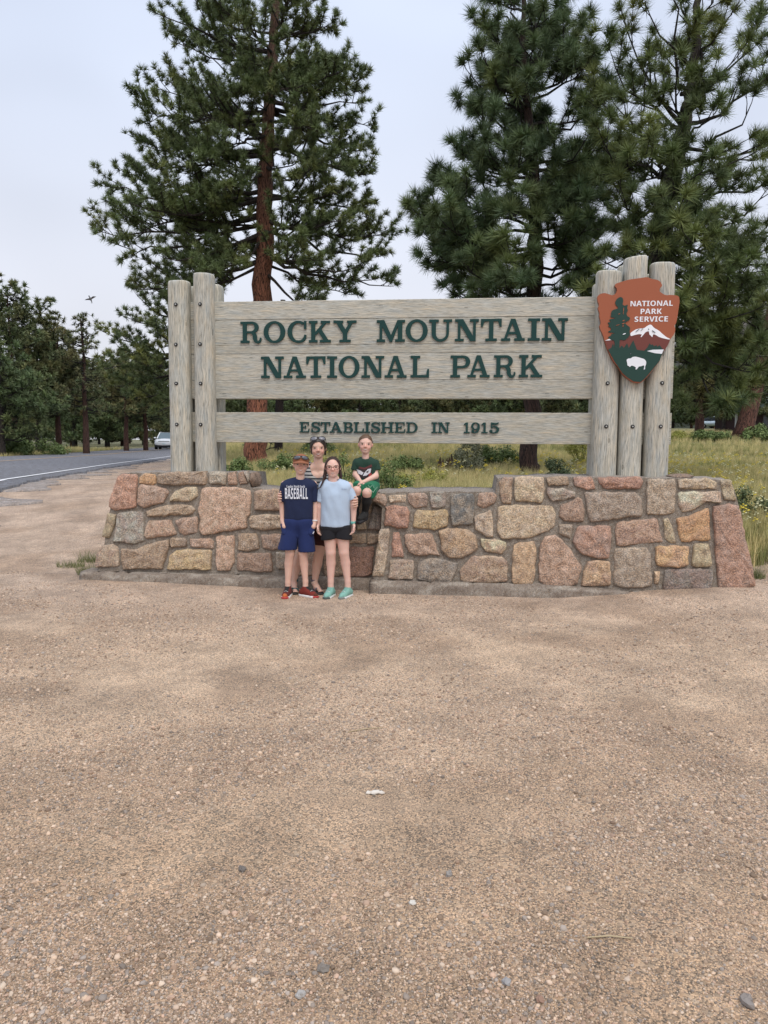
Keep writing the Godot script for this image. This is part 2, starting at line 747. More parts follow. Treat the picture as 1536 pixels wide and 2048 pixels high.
func build_ground() -> void:
	var xs := []
	var half := spread(0.11, 5.0, 700.0, 0.05)
	for k in range(half.size() - 1, 0, -1):
		xs.append(-half[k])
	xs.append_array(half)
	var zs := []
	for k in range(20, 0, -1):
		zs.append(k * k * 0.06)
	for q in spread(0.09, 12.0, 900.0, 0.035):
		zs.append(-q)
	var mb := MB.new()
	var uv2 := PackedVector2Array()
	var dirt := Color(0.92, 0.675, 0.465)
	var pinkish := Color(0.88, 0.665, 0.505)
	var meadow := Color(0.36, 0.37, 0.16)
	var woods := Color(0.22, 0.20, 0.11)
	for z in zs:
		for x in xs:
			var d := dirt_share(x, z)
			var e := 0.5 + 0.5 * n_low.get_noise_2d(x * 9.0 + 300.0, z * 9.0)
			var c := dirt.lerp(pinkish, smoothstep(-5.5, -8.0, z) * 0.8 + 0.2 * e)
			c = c * lerpf(0.92, 1.10, e)
			c = c.lerp(Color(0.60, 0.41, 0.27), 0.5 * smoothstep(0.05, 0.4, n_low.get_noise_2d(x * 30.0 + 40.0, z * 30.0)) + 0.0)
			c = c.lerp(Color(0.65, 0.445, 0.28), 0.75 * smoothstep(-5.0, -1.8, z))
			var g := meadow.lerp(Color(0.55, 0.48, 0.25), e * 0.8)
			if x < road_x(-z) - 7.0:
				g = woods.lerp(meadow, e)
			mb.add(Vector3(x, ground_h(x, z), z), g.lerp(c, d), Vector2(x * 0.77 + z * 0.14, z * 0.77 - x * 0.14))
			uv2.append(Vector2(x * 0.8 - z * 0.6, z * 0.8 + x * 0.6))
	var nx := xs.size()
	for r in zs.size() - 1:
		for q in nx - 1:
			var a := r * nx + q
			mb.quad(a, a + 1, a + nx + 1, a + nx)
	var me := mb.mesh()
	var arr := me.surface_get_arrays(0)
	arr[Mesh.ARRAY_TEX_UV2] = uv2
	var am := ArrayMesh.new()
	am.add_surface_from_arrays(Mesh.PRIMITIVE_TRIANGLES, arr)
	tag(part("ground", am, M.ground), "", "", "", "structure")


func build_road() -> void:
	# a slab whose right edge is broken away, an older broken apron beside it, and two painted lines
	var r := rng_of(5)
	var slab := MB.new()
	var old := MB.new()
	var black := Color(0.29, 0.29, 0.315)
	var d := -6.0
	var prev := -1
	var prev_old := -1
	while d < 420.0:
		var jag := n_low.get_noise_2d(d * 30.0, 3.0) * 0.22 + n_low.get_noise_2d(d * 120.0, 9.0) * 0.10
		var x1 := road_x(d) + 0.5 + jag
		var a := slab.v.size()
		for q in 9:
			var x := lerpf(x1, road_x(d) - 7.6, q / 8.0)
			var tone := black * (1.0 + 0.12 * n_low.get_noise_2d(x * 20.0, d * 4.0))
			slab.add(Vector3(x, ground_h(x, -d, false) + 0.03 + 0.1 * smoothstep(0.0, 0.4, q / 8.0), -d), tone)
		slab.add(Vector3(x1 + 0.01, ground_h(x1, -d) - 0.1, -d), black * 0.8)
		if prev >= 0:
			for q in 8:
				slab.quad(prev + q, a + q, a + q + 1, prev + q + 1)
			slab.quad(prev + 9, a + 9, a, prev)
		prev = a
		var width := maxf(0.0, 0.2 + n_low.get_noise_2d(d * 22.0, 40.0) * 1.9 + n_low.get_noise_2d(d * 130.0, 70.0) * 0.3)
		var b := old.v.size()
		for q in 4:
			var x := lerpf(x1 + width, x1 - 0.3, q / 3.0)
			old.add(Vector3(x, ground_h(x, -d) + (0.03 if width > 0.05 else -0.05), -d), Color(0.55, 0.47, 0.41))
		old.add(Vector3(x1 + width + 0.01, ground_h(x1 + width, -d) - 0.1, -d), Color(0.12, 0.11, 0.1))
		if prev_old >= 0:
			for q in 3:
				old.quad(prev_old + q, b + q, b + q + 1, prev_old + q + 1)
			old.quad(prev_old + 4, b + 4, b, prev_old)
		prev_old = b
		d += 0.12 if d > 8.0 and d < 60.0 else 1.5
	tag(part("road", slab.mesh(), M.asphalt), "", "", "", "structure")
	tag(part("broken_asphalt_edge", old.mesh(), M.asphalt), "", "", "", "structure")
	for l in [["white_edge_line", 0.0, 0.11, M.line], ["yellow_centre_line", -4.02, 0.11, M.yellow_line]]:
		var mb := MB.new()
		var p := -1
		d = -6.0
		while d < 300.0:
			var a := mb.v.size()
			for s in [0.5, -0.5]:
				var x: float = road_x(d) + l[1] + l[2] * s
				var q := (road_x(d) + 0.5 - x) / 8.1
				mb.add(Vector3(x, ground_h(x, -d, false) + 0.048 + 0.1 * smoothstep(0.0, 0.4, q), -d))
			if p >= 0:
				mb.quad(p, a, a + 1, p + 1)
			p = a
			d += 0.5 if d < 80.0 else 2.0
		tag(part(l[0], mb.mesh(), l[3]), "", "", "", "structure")
	# the pale gravel track far behind the meadow
	var path := MB.new()
	var pp := -1
	for k in 60:
		var x := lerpf(6.0, 60.0, k / 59.0)
		var a := path.v.size()
		for s in [0.0, 1.6]:
			var z: float = -36.5 - s - 0.03 * x
			path.add(Vector3(x, ground_h(x, z) + 0.05, z), Color(0.33, 0.30, 0.27))
		if pp >= 0:
			path.quad(pp, a, a + 1, pp + 1)
		pp = a
	tag(part("gravel_path", path.mesh(), M.plain), "", "", "", "structure")


func pebble_mesh(r: RandomNumberGenerator) -> ArrayMesh:
	var mb := MB.new()
	var g := (1.0 + sqrt(5.0)) / 2.0
	for p in [[-1, g, 0], [1, g, 0], [-1, -g, 0], [1, -g, 0], [0, -1, g], [0, 1, g], [0, -1, -g], [0, 1, -g], [g, 0, -1], [g, 0, 1], [-g, 0, -1], [-g, 0, 1]]:
		mb.add(Vector3(p[0], p[1], p[2]).normalized() * r.randf_range(0.72, 1.2) * Vector3(1.0, 0.62, 0.85))
	for q in [[0, 11, 5], [0, 5, 1], [0, 1, 7], [0, 7, 10], [0, 10, 11], [1, 5, 9], [5, 11, 4], [11, 10, 2], [10, 7, 6], [7, 1, 8], [3, 9, 4], [3, 4, 2], [3, 2, 6], [3, 6, 8], [3, 8, 9], [4, 9, 5], [2, 4, 11], [6, 2, 10], [8, 6, 7], [9, 8, 1]]:
		mb.tri(q[0], q[1], q[2])
	return mb.mesh(r.randf() < 0.4)


func build_gravel() -> void:
	var r := rng_of(77)
	var tones := [Color(0.55, 0.40, 0.28), Color(0.47, 0.335, 0.23), Color(0.60, 0.45, 0.33), Color(0.26, 0.18, 0.12), Color(0.50, 0.34, 0.24), Color(0.56, 0.44, 0.33), Color(0.26, 0.21, 0.17), Color(0.36, 0.30, 0.25), Color(0.30, 0.20, 0.135)]
	for n in 4:
		var where: Array[Transform3D] = []
		var tint := PackedColorArray()
		while where.size() < 70000:
			var d := 1.7 * pow(9.0 / 1.7, r.randf())
			var x := r.randf_range(-0.62, 0.62) * (d + 0.4)
			var z := -d
			var clump := n_low.get_noise_2d(x * 28.0 + 90.0, z * 28.0)
			if r.randf() > 0.5 + 1.4 * clump:
				continue
			var w := wall_uv(x, z)
			if w.y < 0.24 and w.x > -3.6 and w.x < 4.0:
				continue
			var s := 0.0023 * exp(r.randfn(0.0, 0.55)) * (0.75 + 0.10 * d)
			if r.randf() < 0.02:
				s *= r.randf_range(1.6, 3.2)
			s = minf(s, 0.015)
			var b := Basis.from_euler(Vector3(r.randf_range(-0.4, 0.4), r.randf() * TAU, r.randf_range(-0.4, 0.4))).scaled(Vector3.ONE * s)
			where.append(Transform3D(b, Vector3(x, ground_h(x, z) + s * 0.12, z)))
			tint.append((tones[r.randi() % tones.size()] as Color) * r.randf_range(0.65, 1.15))
		scatter("gravel", pebble_mesh(r), M.pebble, where, tint)


# ---------------------------------------------------------------- the stone wall

const FACE := {"L": -0.08, "R": 0.10}      # how far each half of the wall stands forward at the ground; both lean back by a tenth
const STONE := {
	"red": Color(0.33, 0.165, 0.13), "orange": Color(0.40, 0.21, 0.105), "brown": Color(0.25, 0.18, 0.135), "grey": Color(0.25, 0.235, 0.215),
	"pink": Color(0.35, 0.225, 0.18), "dark red": Color(0.20, 0.115, 0.09), "dusky": Color(0.27, 0.175, 0.145), "tan": Color(0.42, 0.33, 0.24),
	"slate": Color(0.25, 0.24, 0.22), "olive": Color(0.32, 0.27, 0.18), "pale": Color(0.35, 0.275, 0.22), "yellow": Color(0.35, 0.255, 0.14),
	"dark grey": Color(0.17, 0.15, 0.14), "blue": Color(0.12, 0.122, 0.125), "tan orange": Color(0.36, 0.24, 0.155), "grey brown": Color(0.25, 0.205, 0.175),
	"slate dusk": Color(0.24, 0.195, 0.165), "white": Color(0.44, 0.36, 0.29), "pink red": Color(0.33, 0.18, 0.145)}


func stone(side: String, tone: String, uv: Array) -> void:
	var r := rng_of(hash(uv))
	var p := PackedVector2Array()
	for k in range(0, uv.size(), 2):
		p.append(Vector2(uv[k], uv[k + 1]) / 100.0)
	p = ccw(p)
	var q := PackedVector2Array()          # corners rounded off, edges broken
	for k in p.size():
		var a := p[k]
		var b := p[(k + 1) % p.size()]
		var m := maxi(2, int((b - a).length() / 0.045))
		for j in m:
			var t := lerpf(0.08, 0.92, float(j) / (m - 1))
			q.append(a.lerp(b, t) + Vector2(r.randf_range(-1, 1), r.randf_range(-1, 1)) * 0.0075)
	var mid := Vector2.ZERO
	for a in q:
		mid += a / q.size()
	var size := sqrt(absf(area2(q)) / 2.0)
	var bulge := clampf(size * 0.08, 0.008, 0.020) * r.randf_range(0.7, 1.4)
	var proud := r.randf_range(0.010, 0.026)
	var tilt := Vector2(r.randf_range(-1, 1), r.randf_range(-1, 1)) * 0.05
	var mb := MB.new()
	var base: Color = (STONE[tone] as Color).lerp(Color(0.39, 0.31, 0.24), 0.06 if tone in ["blue", "dark grey", "slate", "slate dusk", "dark red"] else 0.30) * Color(1.07, 1.05, 0.96) * r.randf_range(2.2, 2.7)
	var other: Color = STONE[["brown", "grey brown", "pale", "dusky", "tan"][r.randi() % 5]] * 2.05
	var off := r.randf() * 500.0
	var rings := [[0.0, -0.05], [0.0, proud - 0.008], [0.006, proud + bulge * 0.35], [0.020, proud + bulge * 0.75], [0.055, proud + bulge * 0.95]]
	for g in rings.size() + 2:
		for k in q.size():
			var to := mid - q[k]
			var s: Vector2
			var z := 0.0
			if g < rings.size():
				s = q[k] + to.normalized() * minf(rings[g][0], to.length() * 0.45)
				z = rings[g][1]
			else:
				s = q[k].lerp(mid, 0.55 if g == rings.size() else 0.8)
				z = proud + bulge * (1.0 if g == rings.size() else 1.04)
			if g > 0:
				z += n_rock.get_noise_3d(s.x * 260.0, s.y * 260.0, off) * 0.009 + n_rock.get_noise_3d(s.x * 100.0, s.y * 100.0, off) * 0.014 * minf(1.0, g / 3.0)
				z += (s - mid).dot(tilt)
			var c := base.lerp(other, clampf(0.2 + 0.9 * n_rock.get_noise_3d(s.x * 80.0 + off, s.y * 80.0, off), 0.0, 0.5))
			mb.add(Vector3(s.x, s.y, FACE[side] - 0.1 * s.y + z), c)
	var n := q.size()
	for g in rings.size() + 1:
		for k in n:
			var a := g * n + k
			var b := g * n + (k + 1) % n
			mb.quad(a, b, b + n, a + n)
	var last := (rings.size() + 1) * n
	var c := mb.add(Vector3(mid.x, mid.y, FACE[side] - 0.1 * mid.y + proud + bulge * 1.05), base)
	for k in n:
		mb.tri(last + k, last + (k + 1) % n, c)
	piece("stone", mb.mesh(), M.rock, wall)


func mortar(mb: MB, side: String, outline: Array, back: float) -> void:
	var r := rng_of(9)
	var p := PackedVector2Array()
	for k in outline.size():
		var a: Vector2 = outline[k]
		var b: Vector2 = outline[(k + 1) % outline.size()]
		var m := maxi(1, int((b - a).length() / 0.09))
		for j in m:
			var s := a.lerp(b, float(j) / m)
			if s.y > 0.3:
				s += Vector2(r.randf_range(-1, 1), r.randf_range(-1, 1)) * 0.009
			p.append(s)
	p = ccw(p)
	var col := Color(0.50, 0.42, 0.34)
	var idx := Geometry2D.triangulate_polygon(p)
	var s := mb.v.size()
	for q in p:
		mb.add(Vector3(q.x, q.y, FACE[side] - 0.1 * q.y), col)
	for k in range(0, idx.size(), 3):
		var a := p[idx[k]]
		if (p[idx[k + 1]] - a).cross(p[idx[k + 2]] - a) > 0.0:
			mb.tri(s + idx[k], s + idx[k + 1], s + idx[k + 2])
		else:
			mb.tri(s + idx[k], s + idx[k + 2], s + idx[k + 1])
	for k in p.size():
		var a := p[k]
		var b := p[(k + 1) % p.size()]
		var prev: Array
		for g in 7:
			var t := g / 6.0
			var row := []
			for q in [a, b]:
				var z := lerpf(FACE[side] - 0.1 * q.y, back, t)
				var up := 0.03 * t * (1.0 - t) + 0.012 * n_rock.get_noise_3d(q.x * 90.0, z * 90.0, 5.0) if q.y > 0.6 and g > 0 else 0.0
				row.append(Vector3(q.x, q.y + up, z))
			if g:
				mb.face([prev[0], row[0], row[1], prev[1]], Color(0.60, 0.52, 0.44))
			prev = row


func plinth(u0: float, u1: float, front: float, top: float, fade: float) -> MB:
	# a rough concrete footing with a broken upper edge
	var mb := MB.new()
	var n := int((u1 - u0) / 0.05) + 1
	var prof := [[-0.3, 0.0], [-0.2, 0.004], [0.35, 0.0], [0.72, -0.004], [0.90, -0.014], [1.0, -0.045], [1.02, -0.10], [1.03, -0.32]]
	for k in n + 1:
		var u := lerpf(u0, u1, float(k) / n)
		var chip := maxf(0.0, n_rock.get_noise_2d(u * 55.0, front * 100.0) - 0.05) * 0.09
		for j in prof.size():
			var v: float = prof[j][0] * top
			var z: float = front + prof[j][1]
			if j in [3, 4, 5]:
				z -= chip * (j - 2) * 0.5
				v -= chip * (5 - j) * 0.3
			z += n_rock.get_noise_3d(u * 40.0, v * 120.0, 30.0) * 0.016
			v += n_rock.get_noise_2d(u * 60.0, j * 9.0) * 0.008 - fade * smoothstep(0.55, 1.0, float(k) / n) * 0.06
			var tone := Color(0.44, 0.355, 0.28).lerp(Color(0.64, 0.55, 0.45), smoothstep(0.05, 0.3, n_rock.get_noise_2d(u * 30.0 + 77.0, j * 14.0)))
			mb.add(Vector3(u, v, z), tone)
	var w := prof.size()
	for k in n:
		for j in w - 1:
			var a := k * w + j
			mb.quad(a, a + w, a + w + 1, a + 1)
	for e in [0, n]:
		var s: int = e * w
		var c := mb.add(Vector3(lerpf(u0, u1, float(e) / n), 0.0, front - 0.32), Color(0.5, 0.42, 0.35))
		for j in w - 1:
			if e == 0:
				mb.tri(c, s + j, s + j + 1)
			else:
				mb.tri(c, s + j + 1, s + j)
	return mb


func build_wall() -> void:
	wall = thing("stone_wall", "long low rubble stone wall in pink, grey and tan carrying the wooden sign", "wall")
	wall.transform = wall_frame
	var mb := MB.new()
	mortar(mb, "L", [Vector2(-3.36, -0.3), Vector2(-3.31, 0.14), Vector2(-3.24, 0.45), Vector2(-3.20, 0.75), Vector2(-3.12, 1.0), Vector2(-3.06, 1.235), Vector2(-2.6, 1.25), Vector2(-1.56, 1.255), Vector2(-1.53, 1.09), Vector2(-1.3, 1.065), Vector2(-0.5, 1.06), Vector2(0.16, 1.055), Vector2(0.16, -0.3)], -0.92)
	part("mortar", mb.mesh(false), M.mortar, wall)
	mb = MB.new()
	mortar(mb, "R", [Vector2(-0.10, -0.3), Vector2(-0.10, 0.15), Vector2(-0.03, 0.65), Vector2(-0.02, 0.9), Vector2(-0.12, 0.97), Vector2(-0.06, 1.055), Vector2(0.5, 1.085), Vector2(1.19, 1.085), Vector2(1.215, 1.235), Vector2(2.0, 1.255), Vector2(3.0, 1.25), Vector2(3.59, 1.24), Vector2(3.66, 1.0), Vector2(3.74, 0.6), Vector2(3.84, 0.1), Vector2(3.85, -0.3)], -0.95)
	part("mortar", mb.mesh(false), M.mortar, wall)
	part("concrete_footing", plinth(-3.47, -0.06, 0.035, 0.118, 0.0).mesh(), M.mortar, wall)
	part("concrete_footing", plinth(-0.135, 2.95, 0.20, 0.128, 1.0).mesh(), M.mortar, wall)
	stone("L", "red", [-308, 121, -303, 123, -286, 123, -285, 115, -286, 85, -296, 83, -312, 81, -319, 85, -318, 91, -316, 101])
	stone("L", "orange", [-284, 119, -277, 124, -264, 122, -263, 112, -267, 111, -284, 112])
	stone("L", "brown", [-261, 123, -246, 126, -205, 127, -203, 120, -204, 112, -220, 112, -246, 110, -255, 112, -262, 114])
	stone("L", "grey", [-201, 126, -193, 127, -181, 127, -181, 112, -198, 112, -201, 116])
	stone("L", "pink", [-179, 126, -170, 127, -168, 112, -179, 112])
	stone("L", "dark red", [-167, 126, -162, 127, -156, 114, -166, 112])
	stone("L", "grey", [-161, 127, -156, 128, -154, 116, -155, 114])
	stone("L", "dusky", [-284, 109, -280, 111, -252, 108, -248, 102, -254, 90, -267, 88, -276, 84, -285, 88])
	stone("L", "tan", [-247, 95, -240, 105, -226, 109, -214, 109, -214, 99, -222, 93, -239, 92, -247, 92])
	stone("L", "brown", [-274, 81, -257, 87, -233, 90, -221, 88, -216, 83, -219, 78, -260, 75, -273, 75])
	stone("L", "pink", [-208, 109, -168, 110, -153, 105, -152, 91, -152, 80, -157, 74, -156, 64, -176, 60, -207, 55, -211, 60, -210, 70, -213, 85])
	stone("L", "slate", [-308, 79, -291, 81, -278, 81, -277, 70, -277, 50, -276, 47, -287, 43, -298, 45, -312, 45, -312, 55])
	stone("L", "olive", [-320, 78, -310, 76, -310, 67, -315, 53, -318, 49, -326, 51, -325, 59, -321, 70])
	stone("L", "pink", [-275, 62, -271, 70, -245, 72, -242, 64, -238, 55, -252, 52, -274, 49, -276, 54])
	stone("L", "dusky", [-240, 71, -230, 75, -214, 76, -213, 67, -214, 57, -231, 54, -235, 58])
	stone("L", "brown", [-148, 106, -128, 108, -110, 107, -109, 84, -135, 84, -147, 84, -148, 94])
	stone("L", "pale", [-154, 74, -151, 78, -127, 80, -109, 79, -109, 64, -139, 62, -151, 64, -154, 68])
	stone("L", "pale", [-327, 41, -311, 43, -306, 39, -305, 27, -305, 17, -334, 16, -333, 29])
	stone("L", "brown", [-303, 37, -286, 38, -260, 47, -247, 50, -246, 43, -251, 25, -253, 16, -265, 16, -299, 14, -302, 24])
	stone("L", "brown", [-244, 51, -229, 52, -225, 48, -225, 43, -235, 41, -244, 40, -245, 44])
	stone("L", "pink", [-222, 51, -197, 52, -194, 47, -194, 40, -205, 40, -222, 42])
	stone("L", "yellow", [-246, 31, -238, 37, -226, 39, -196, 38, -196, 26, -196, 16, -219, 16, -248, 15])
	stone("L", "pink", [-191, 54, -182, 55, -171, 55, -170, 44, -170, 24, -175, 16, -189, 15, -191, 21])
	stone("L", "brown", [-166, 58, -145, 58, -142, 48, -141, 41, -153, 38, -166, 39])
	stone("L", "dusky", [-140, 57, -124, 58, -109, 57, -109, 44, -126, 40, -138, 42])
	stone("L", "dusky", [-167, 36, -128, 37, -126, 26, -126, 16, -141, 15, -168, 17])
	stone("L", "grey", [-123, 38, -108, 38, -107, 18, -121, 19])
	stone("L", "pink", [-104, 104, -76, 103, -74, 100, -74, 77, -78, 76, -103, 76, -105, 79, -105, 101])
	stone("L", "grey", [-69, 105, -43, 104, -41, 101, -41, 76, -45, 75, -68, 75, -70, 78, -70, 101])
	stone("L", "brown", [-103, 71, -71, 71, -69, 67, -69, 48, -73, 46, -102, 46, -104, 50, -104, 68])
	stone("L", "dusky", [-64, 70, -45, 70, -43, 66, -43, 50, -47, 48, -63, 48, -65, 52, -65, 67])
	stone("L", "pink", [-100, 42, -75, 41, -73, 38, -73, 14, -77, 12, -99, 12, -102, 15, -101, 39])
	stone("L", "brown", [-67, 44, -48, 43, -46, 40, -46, 14, -50, 12, -66, 12, -68, 16, -68, 40])
	stone("L", "dark grey", [-13, 92, -1, 88, -2, 77, -5, 63, -20, 65, -18, 71])
	stone("L", "olive", [-31, 75, -22, 74, -21, 65, -31, 64])
	stone("L", "brown", [-32, 98, -15, 92, -15, 85, -19, 80, -31, 81])
	stone("L", "grey", [-39, 104, -17, 105, -17, 94, -24, 95, -32, 99, -39, 98])
	stone("L", "brown", [-40, 60, -22, 60, -21, 49, -40, 49])
	stone("L", "brown", [-20, 60, -5, 60, -9, 49, -20, 48])
	stone("L", "dark red", [-40, 45, -11, 46, -12, 32, -14, 14, -38, 12])
	stone("R", "dusky", [-14, 103, -7, 106, 1, 105, 4, 97, 1, 92, -12, 97])
	stone("R", "pale", [5, 104, 23, 105, 23, 96, 6, 95])
	stone("R", "dusky", [26, 106, 44, 107, 47, 103, 47, 92, 33, 90, 26, 97])
	stone("R", "slate", [49, 108, 65, 109, 67, 101, 67, 92, 51, 90, 49, 100])
	stone("R", "blue", [71, 106, 96, 107, 97, 93, 95, 74, 74, 72, 72, 84])
	stone("R", "dusky", [101, 107, 118, 108, 121, 104, 118, 96, 107, 91, 99, 94])
	stone("R", "red", [2, 91, 7, 93, 25, 92, 28, 85, 27, 69, 19, 68, 0, 72])
	stone("R", "yellow", [33, 85, 35, 88, 68, 89, 70, 83, 69, 72, 54, 67, 31, 70])
	stone("R", "pale", [97, 83, 114, 90, 117, 81, 118, 61, 111, 61, 98, 69])
	stone("R", "tan", [122, 94, 142, 96, 179, 95, 182, 86, 182, 74, 174, 68, 156, 61, 125, 59, 120, 68])
	stone("R", "pale", [-4, 68, 6, 68, 7, 62, 3, 28, 1, 17, -11, 16, -9, 37])
	stone("R", "red", [10, 64, 18, 64, 23, 38, 9, 38])
	stone("R", "pink", [22, 62, 52, 64, 56, 54, 62, 40, 49, 41, 36, 40, 28, 44, 23, 55])
	stone("R", "tan orange", [59, 67, 70, 70, 91, 69, 99, 62, 101, 48, 95, 43, 83, 38, 71, 38, 63, 45])
	stone("R", "tan", [104, 59, 117, 59, 131, 56, 132, 50, 127, 44, 109, 46, 104, 52])
	stone("R", "grey brown", [8, 35, 21, 36, 34, 35, 33, 15, 18, 13, 6, 14])
	stone("R", "dark grey", [36, 31, 49, 38, 71, 35, 81, 32, 77, 21, 74, 12, 51, 11, 37, 14])
	stone("R", "brown", [86, 31, 95, 41, 126, 41, 133, 36, 133, 14, 109, 12, 84, 14, 82, 24])
	stone("R", "tan orange", [138, 53, 145, 57, 160, 57, 163, 49, 160, 12, 137, 12])
	stone("R", "pink", [166, 55, 171, 62, 182, 65, 198, 50, 210, 32, 206, 14, 198, 10, 171, 11, 165, 16])
	stone("R", "brown", [122, 119, 127, 124, 137, 124, 136, 97, 126, 97, 123, 108])
	stone("R", "tan", [139, 124, 148, 126, 169, 125, 171, 111, 167, 98, 153, 99, 139, 100])
	stone("R", "brown", [172, 125, 194, 126, 196, 117, 173, 116])
	stone("R", "grey", [173, 114, 188, 114, 202, 109, 202, 105, 189, 101, 178, 99, 173, 107])
	stone("R", "dusky", [186, 95, 205, 104, 209, 102, 212, 93, 210, 79, 192, 79, 185, 85])
	stone("R", "grey brown", [185, 75, 200, 76, 200, 67, 197, 60, 186, 65])
	stone("R", "red", [200, 125, 219, 126, 223, 113, 213, 112, 201, 117])
	stone("R", "red", [225, 125, 268, 127, 271, 122, 269, 114, 232, 113, 226, 120])
	stone("R", "slate dusk", [211, 110, 245, 111, 264, 110, 270, 103, 271, 85, 256, 84, 233, 80, 217, 78, 213, 93])
	stone("R", "grey brown", [275, 125, 304, 124, 303, 89, 296, 87, 274, 88])
	stone("R", "tan", [306, 124, 337, 126, 346, 121, 344, 115, 306, 114])
	stone("R", "olive", [348, 124, 359, 125, 364, 103, 353, 103, 350, 113])
	stone("R", "white", [305, 111, 347, 113, 349, 100, 335, 102, 324, 94, 311, 90, 307, 96])
	stone("R", "pink", [244, 79, 286, 84, 289, 70, 292, 59, 270, 57, 245, 54, 243, 68])
	stone("R", "olive", [291, 83, 297, 85, 301, 76, 305, 59, 300, 58, 294, 62])
	stone("R", "orange", [304, 83, 319, 87, 336, 96, 338, 85, 339, 61, 324, 61, 310, 59, 306, 75])
	stone("R", "pink red", [204, 74, 238, 76, 240, 64, 237, 41, 226, 41, 209, 45, 200, 57])
	stone("R", "tan orange", [215, 38, 226, 40, 238, 38, 240, 13, 215, 11, 209, 12, 211, 26])
	stone("R", "slate dusk", [242, 51, 256, 53, 276, 53, 280, 46, 281, 14, 271, 12, 254, 11, 242, 13])
	stone("R", "orange", [284, 53, 288, 55, 317, 56, 317, 35, 306, 33, 285, 35])
	stone("R", "olive", [322, 58, 337, 58, 339, 52, 341, 36, 326, 34, 320, 36])
	stone("R", "tan orange", [283, 28, 289, 30, 288, 17, 283, 16])
	stone("R", "dark grey", [293, 30, 298, 32, 341, 33, 342, 22, 340, 11, 305, 10, 292, 11])
	stone("R", "pink red", [340, 97, 358, 100, 366, 98, 370, 85, 373, 66, 381, 37, 384, 22, 384, 15, 369, 13, 347, 12, 345, 36])
	# loose cap stones bedded on top
	for c in [[3.13, 1.262, -0.2, 0.13, 0.025], [-1.53, 1.16, -0.45, 0.05, 0.07], [-1.52, 1.18, -0.28, 0.04, 0.06]]:
		var b := MB.new()
		ball(b, Vector3.ZERO, Vector3(c[3], c[4] * 1.4, 0.13), 7, 14, (STONE["brown"] as Color) * 2.0)
		for k in b.v.size():
			b.v[k] *= 1.0 + 0.35 * n_rock.get_noise_3d(b.v[k].x * 120.0 + c[0] * 50.0, b.v[k].y * 400.0, b.v[k].z * 120.0)
			b.v[k] += Vector3(c[0], c[1], c[2])
		piece("stone", b.mesh(), M.rock, wall)


# ---------------------------------------------------------------- the sign

const GREY_WOOD := Color(0.96, 0.93, 0.865)


func plank(u0: float, u1: float, v0: float, v1: float, front: float, back: float, s: int, called := "plank") -> void:
	var mb := MB.new()
	var r := rng_of(s)
	box(mb, Vector3(u0, v0, back), Vector3(u1, v1, front), 0.004, GREY_WOOD * r.randf_range(0.90, 1.05), Vector2(0.55, 1.9), Vector2(r.randf(), r.randf()))
	piece(called, mb.mesh(false), M.wood, sign)


func post(u: float, n: float, wide: float, foot: float, top: float, s: int, flat := false, called := "post", cut := 0.0) -> void:
	# a peeled log (or a squared one) with worn edges and a slanted top
	var r := rng_of(s)
	var mb := MB.new()
	var sides := 28
	var rows := [[foot, 0.985], [foot + 0.02, 1.0], [foot + (top - foot) * 0.5, 0.985], [top - 0.05, 0.972], [top - 0.015, 0.955], [top, 0.90]]
	var uo := Vector2(r.randf(), r.randf())
	var tone := GREY_WOOD * r.randf_range(0.94, 1.04)
	for k in rows.size():
		for j in sides + 1:
			var a := TAU * j / sides
			var p := Vector2(sin(a), -cos(a))
			var e := 5.0 if flat else 2.6
			var l := pow(pow(absf(p.x), e) + pow(absf(p.y), e), -1.0 / e)
			p *= l * wide / 2.0 * rows[k][1]
			if not flat:
				p *= 1.0 + 0.02 * n_rock.get_noise_2d(a * 40.0, s * 30.0)
			var y: float = rows[k][0]
			if k > 2:
				y += cut * p.x + 0.0015 * n_rock.get_noise_2d(a * 20.0, s * 11.0)
			mb.add(Vector3(u + p.x, y, n + p.y), tone, Vector2(y * 0.45, j * wide * 3.6 / sides) + uo)
	for k in rows.size() - 1:
		for j in sides:
			var a := k * (sides + 1) + j
			mb.quad(a, a + sides + 1, a + sides + 2, a + 1)
	var last := (rows.size() - 1) * (sides + 1)
	var m := mb.add(Vector3(u, top, n), tone, uo)
	for j in sides:
		mb.tri(last + j + 1, last + j, m)
	piece(called, mb.mesh(), M.wood, sign)


func bolt(u: float, v: float, n: float) -> void:
	var mb := MB.new()
	tube(mb, [Vector3(u, v, n - 0.05), Vector3(u, v, n + 0.004), Vector3(u, v, n + 0.006)], [0.021, 0.021, 0.015], 14, Color.WHITE)
	var o := piece("bolt", mb.mesh(false), M.metal, sign)
	mb = MB.new()
	tube(mb, [Vector3(u, v, n), Vector3(u, v, n + 0.013)], [0.0085, 0.0075], 8)
	part("bolt_end", mb.mesh(false), M.bolt_end, o)


# slab-serif capitals out of strokes; unit: the cap height
func rc(x0: float, y0: float, x1: float, y1: float) -> PackedVector2Array:
	return PackedVector2Array([Vector2(x0, y0), Vector2(x1, y0), Vector2(x1, y1), Vector2(x0, y1)])


func qd(a: Array) -> PackedVector2Array:
	var p := PackedVector2Array()
	for k in range(0, a.size(), 2):
		p.append(Vector2(a[k], a[k + 1]))
	return p


func arc(c: Vector2, ro: Vector2, ri: Vector2, a0: float, a1: float) -> Array:
	var out := []
	var n := maxi(4, int(absf(a1 - a0) / 12.0))
	for k in n:
		var q := PackedVector2Array()
		for e in [[0, ro], [1, ro], [1, ri], [0, ri]]:
			var a := deg_to_rad(lerpf(a0, a1, float(k + e[0]) / n))
			q.append(c + Vector2(cos(a), sin(a)) * e[1])
		out.append(q)
	return out


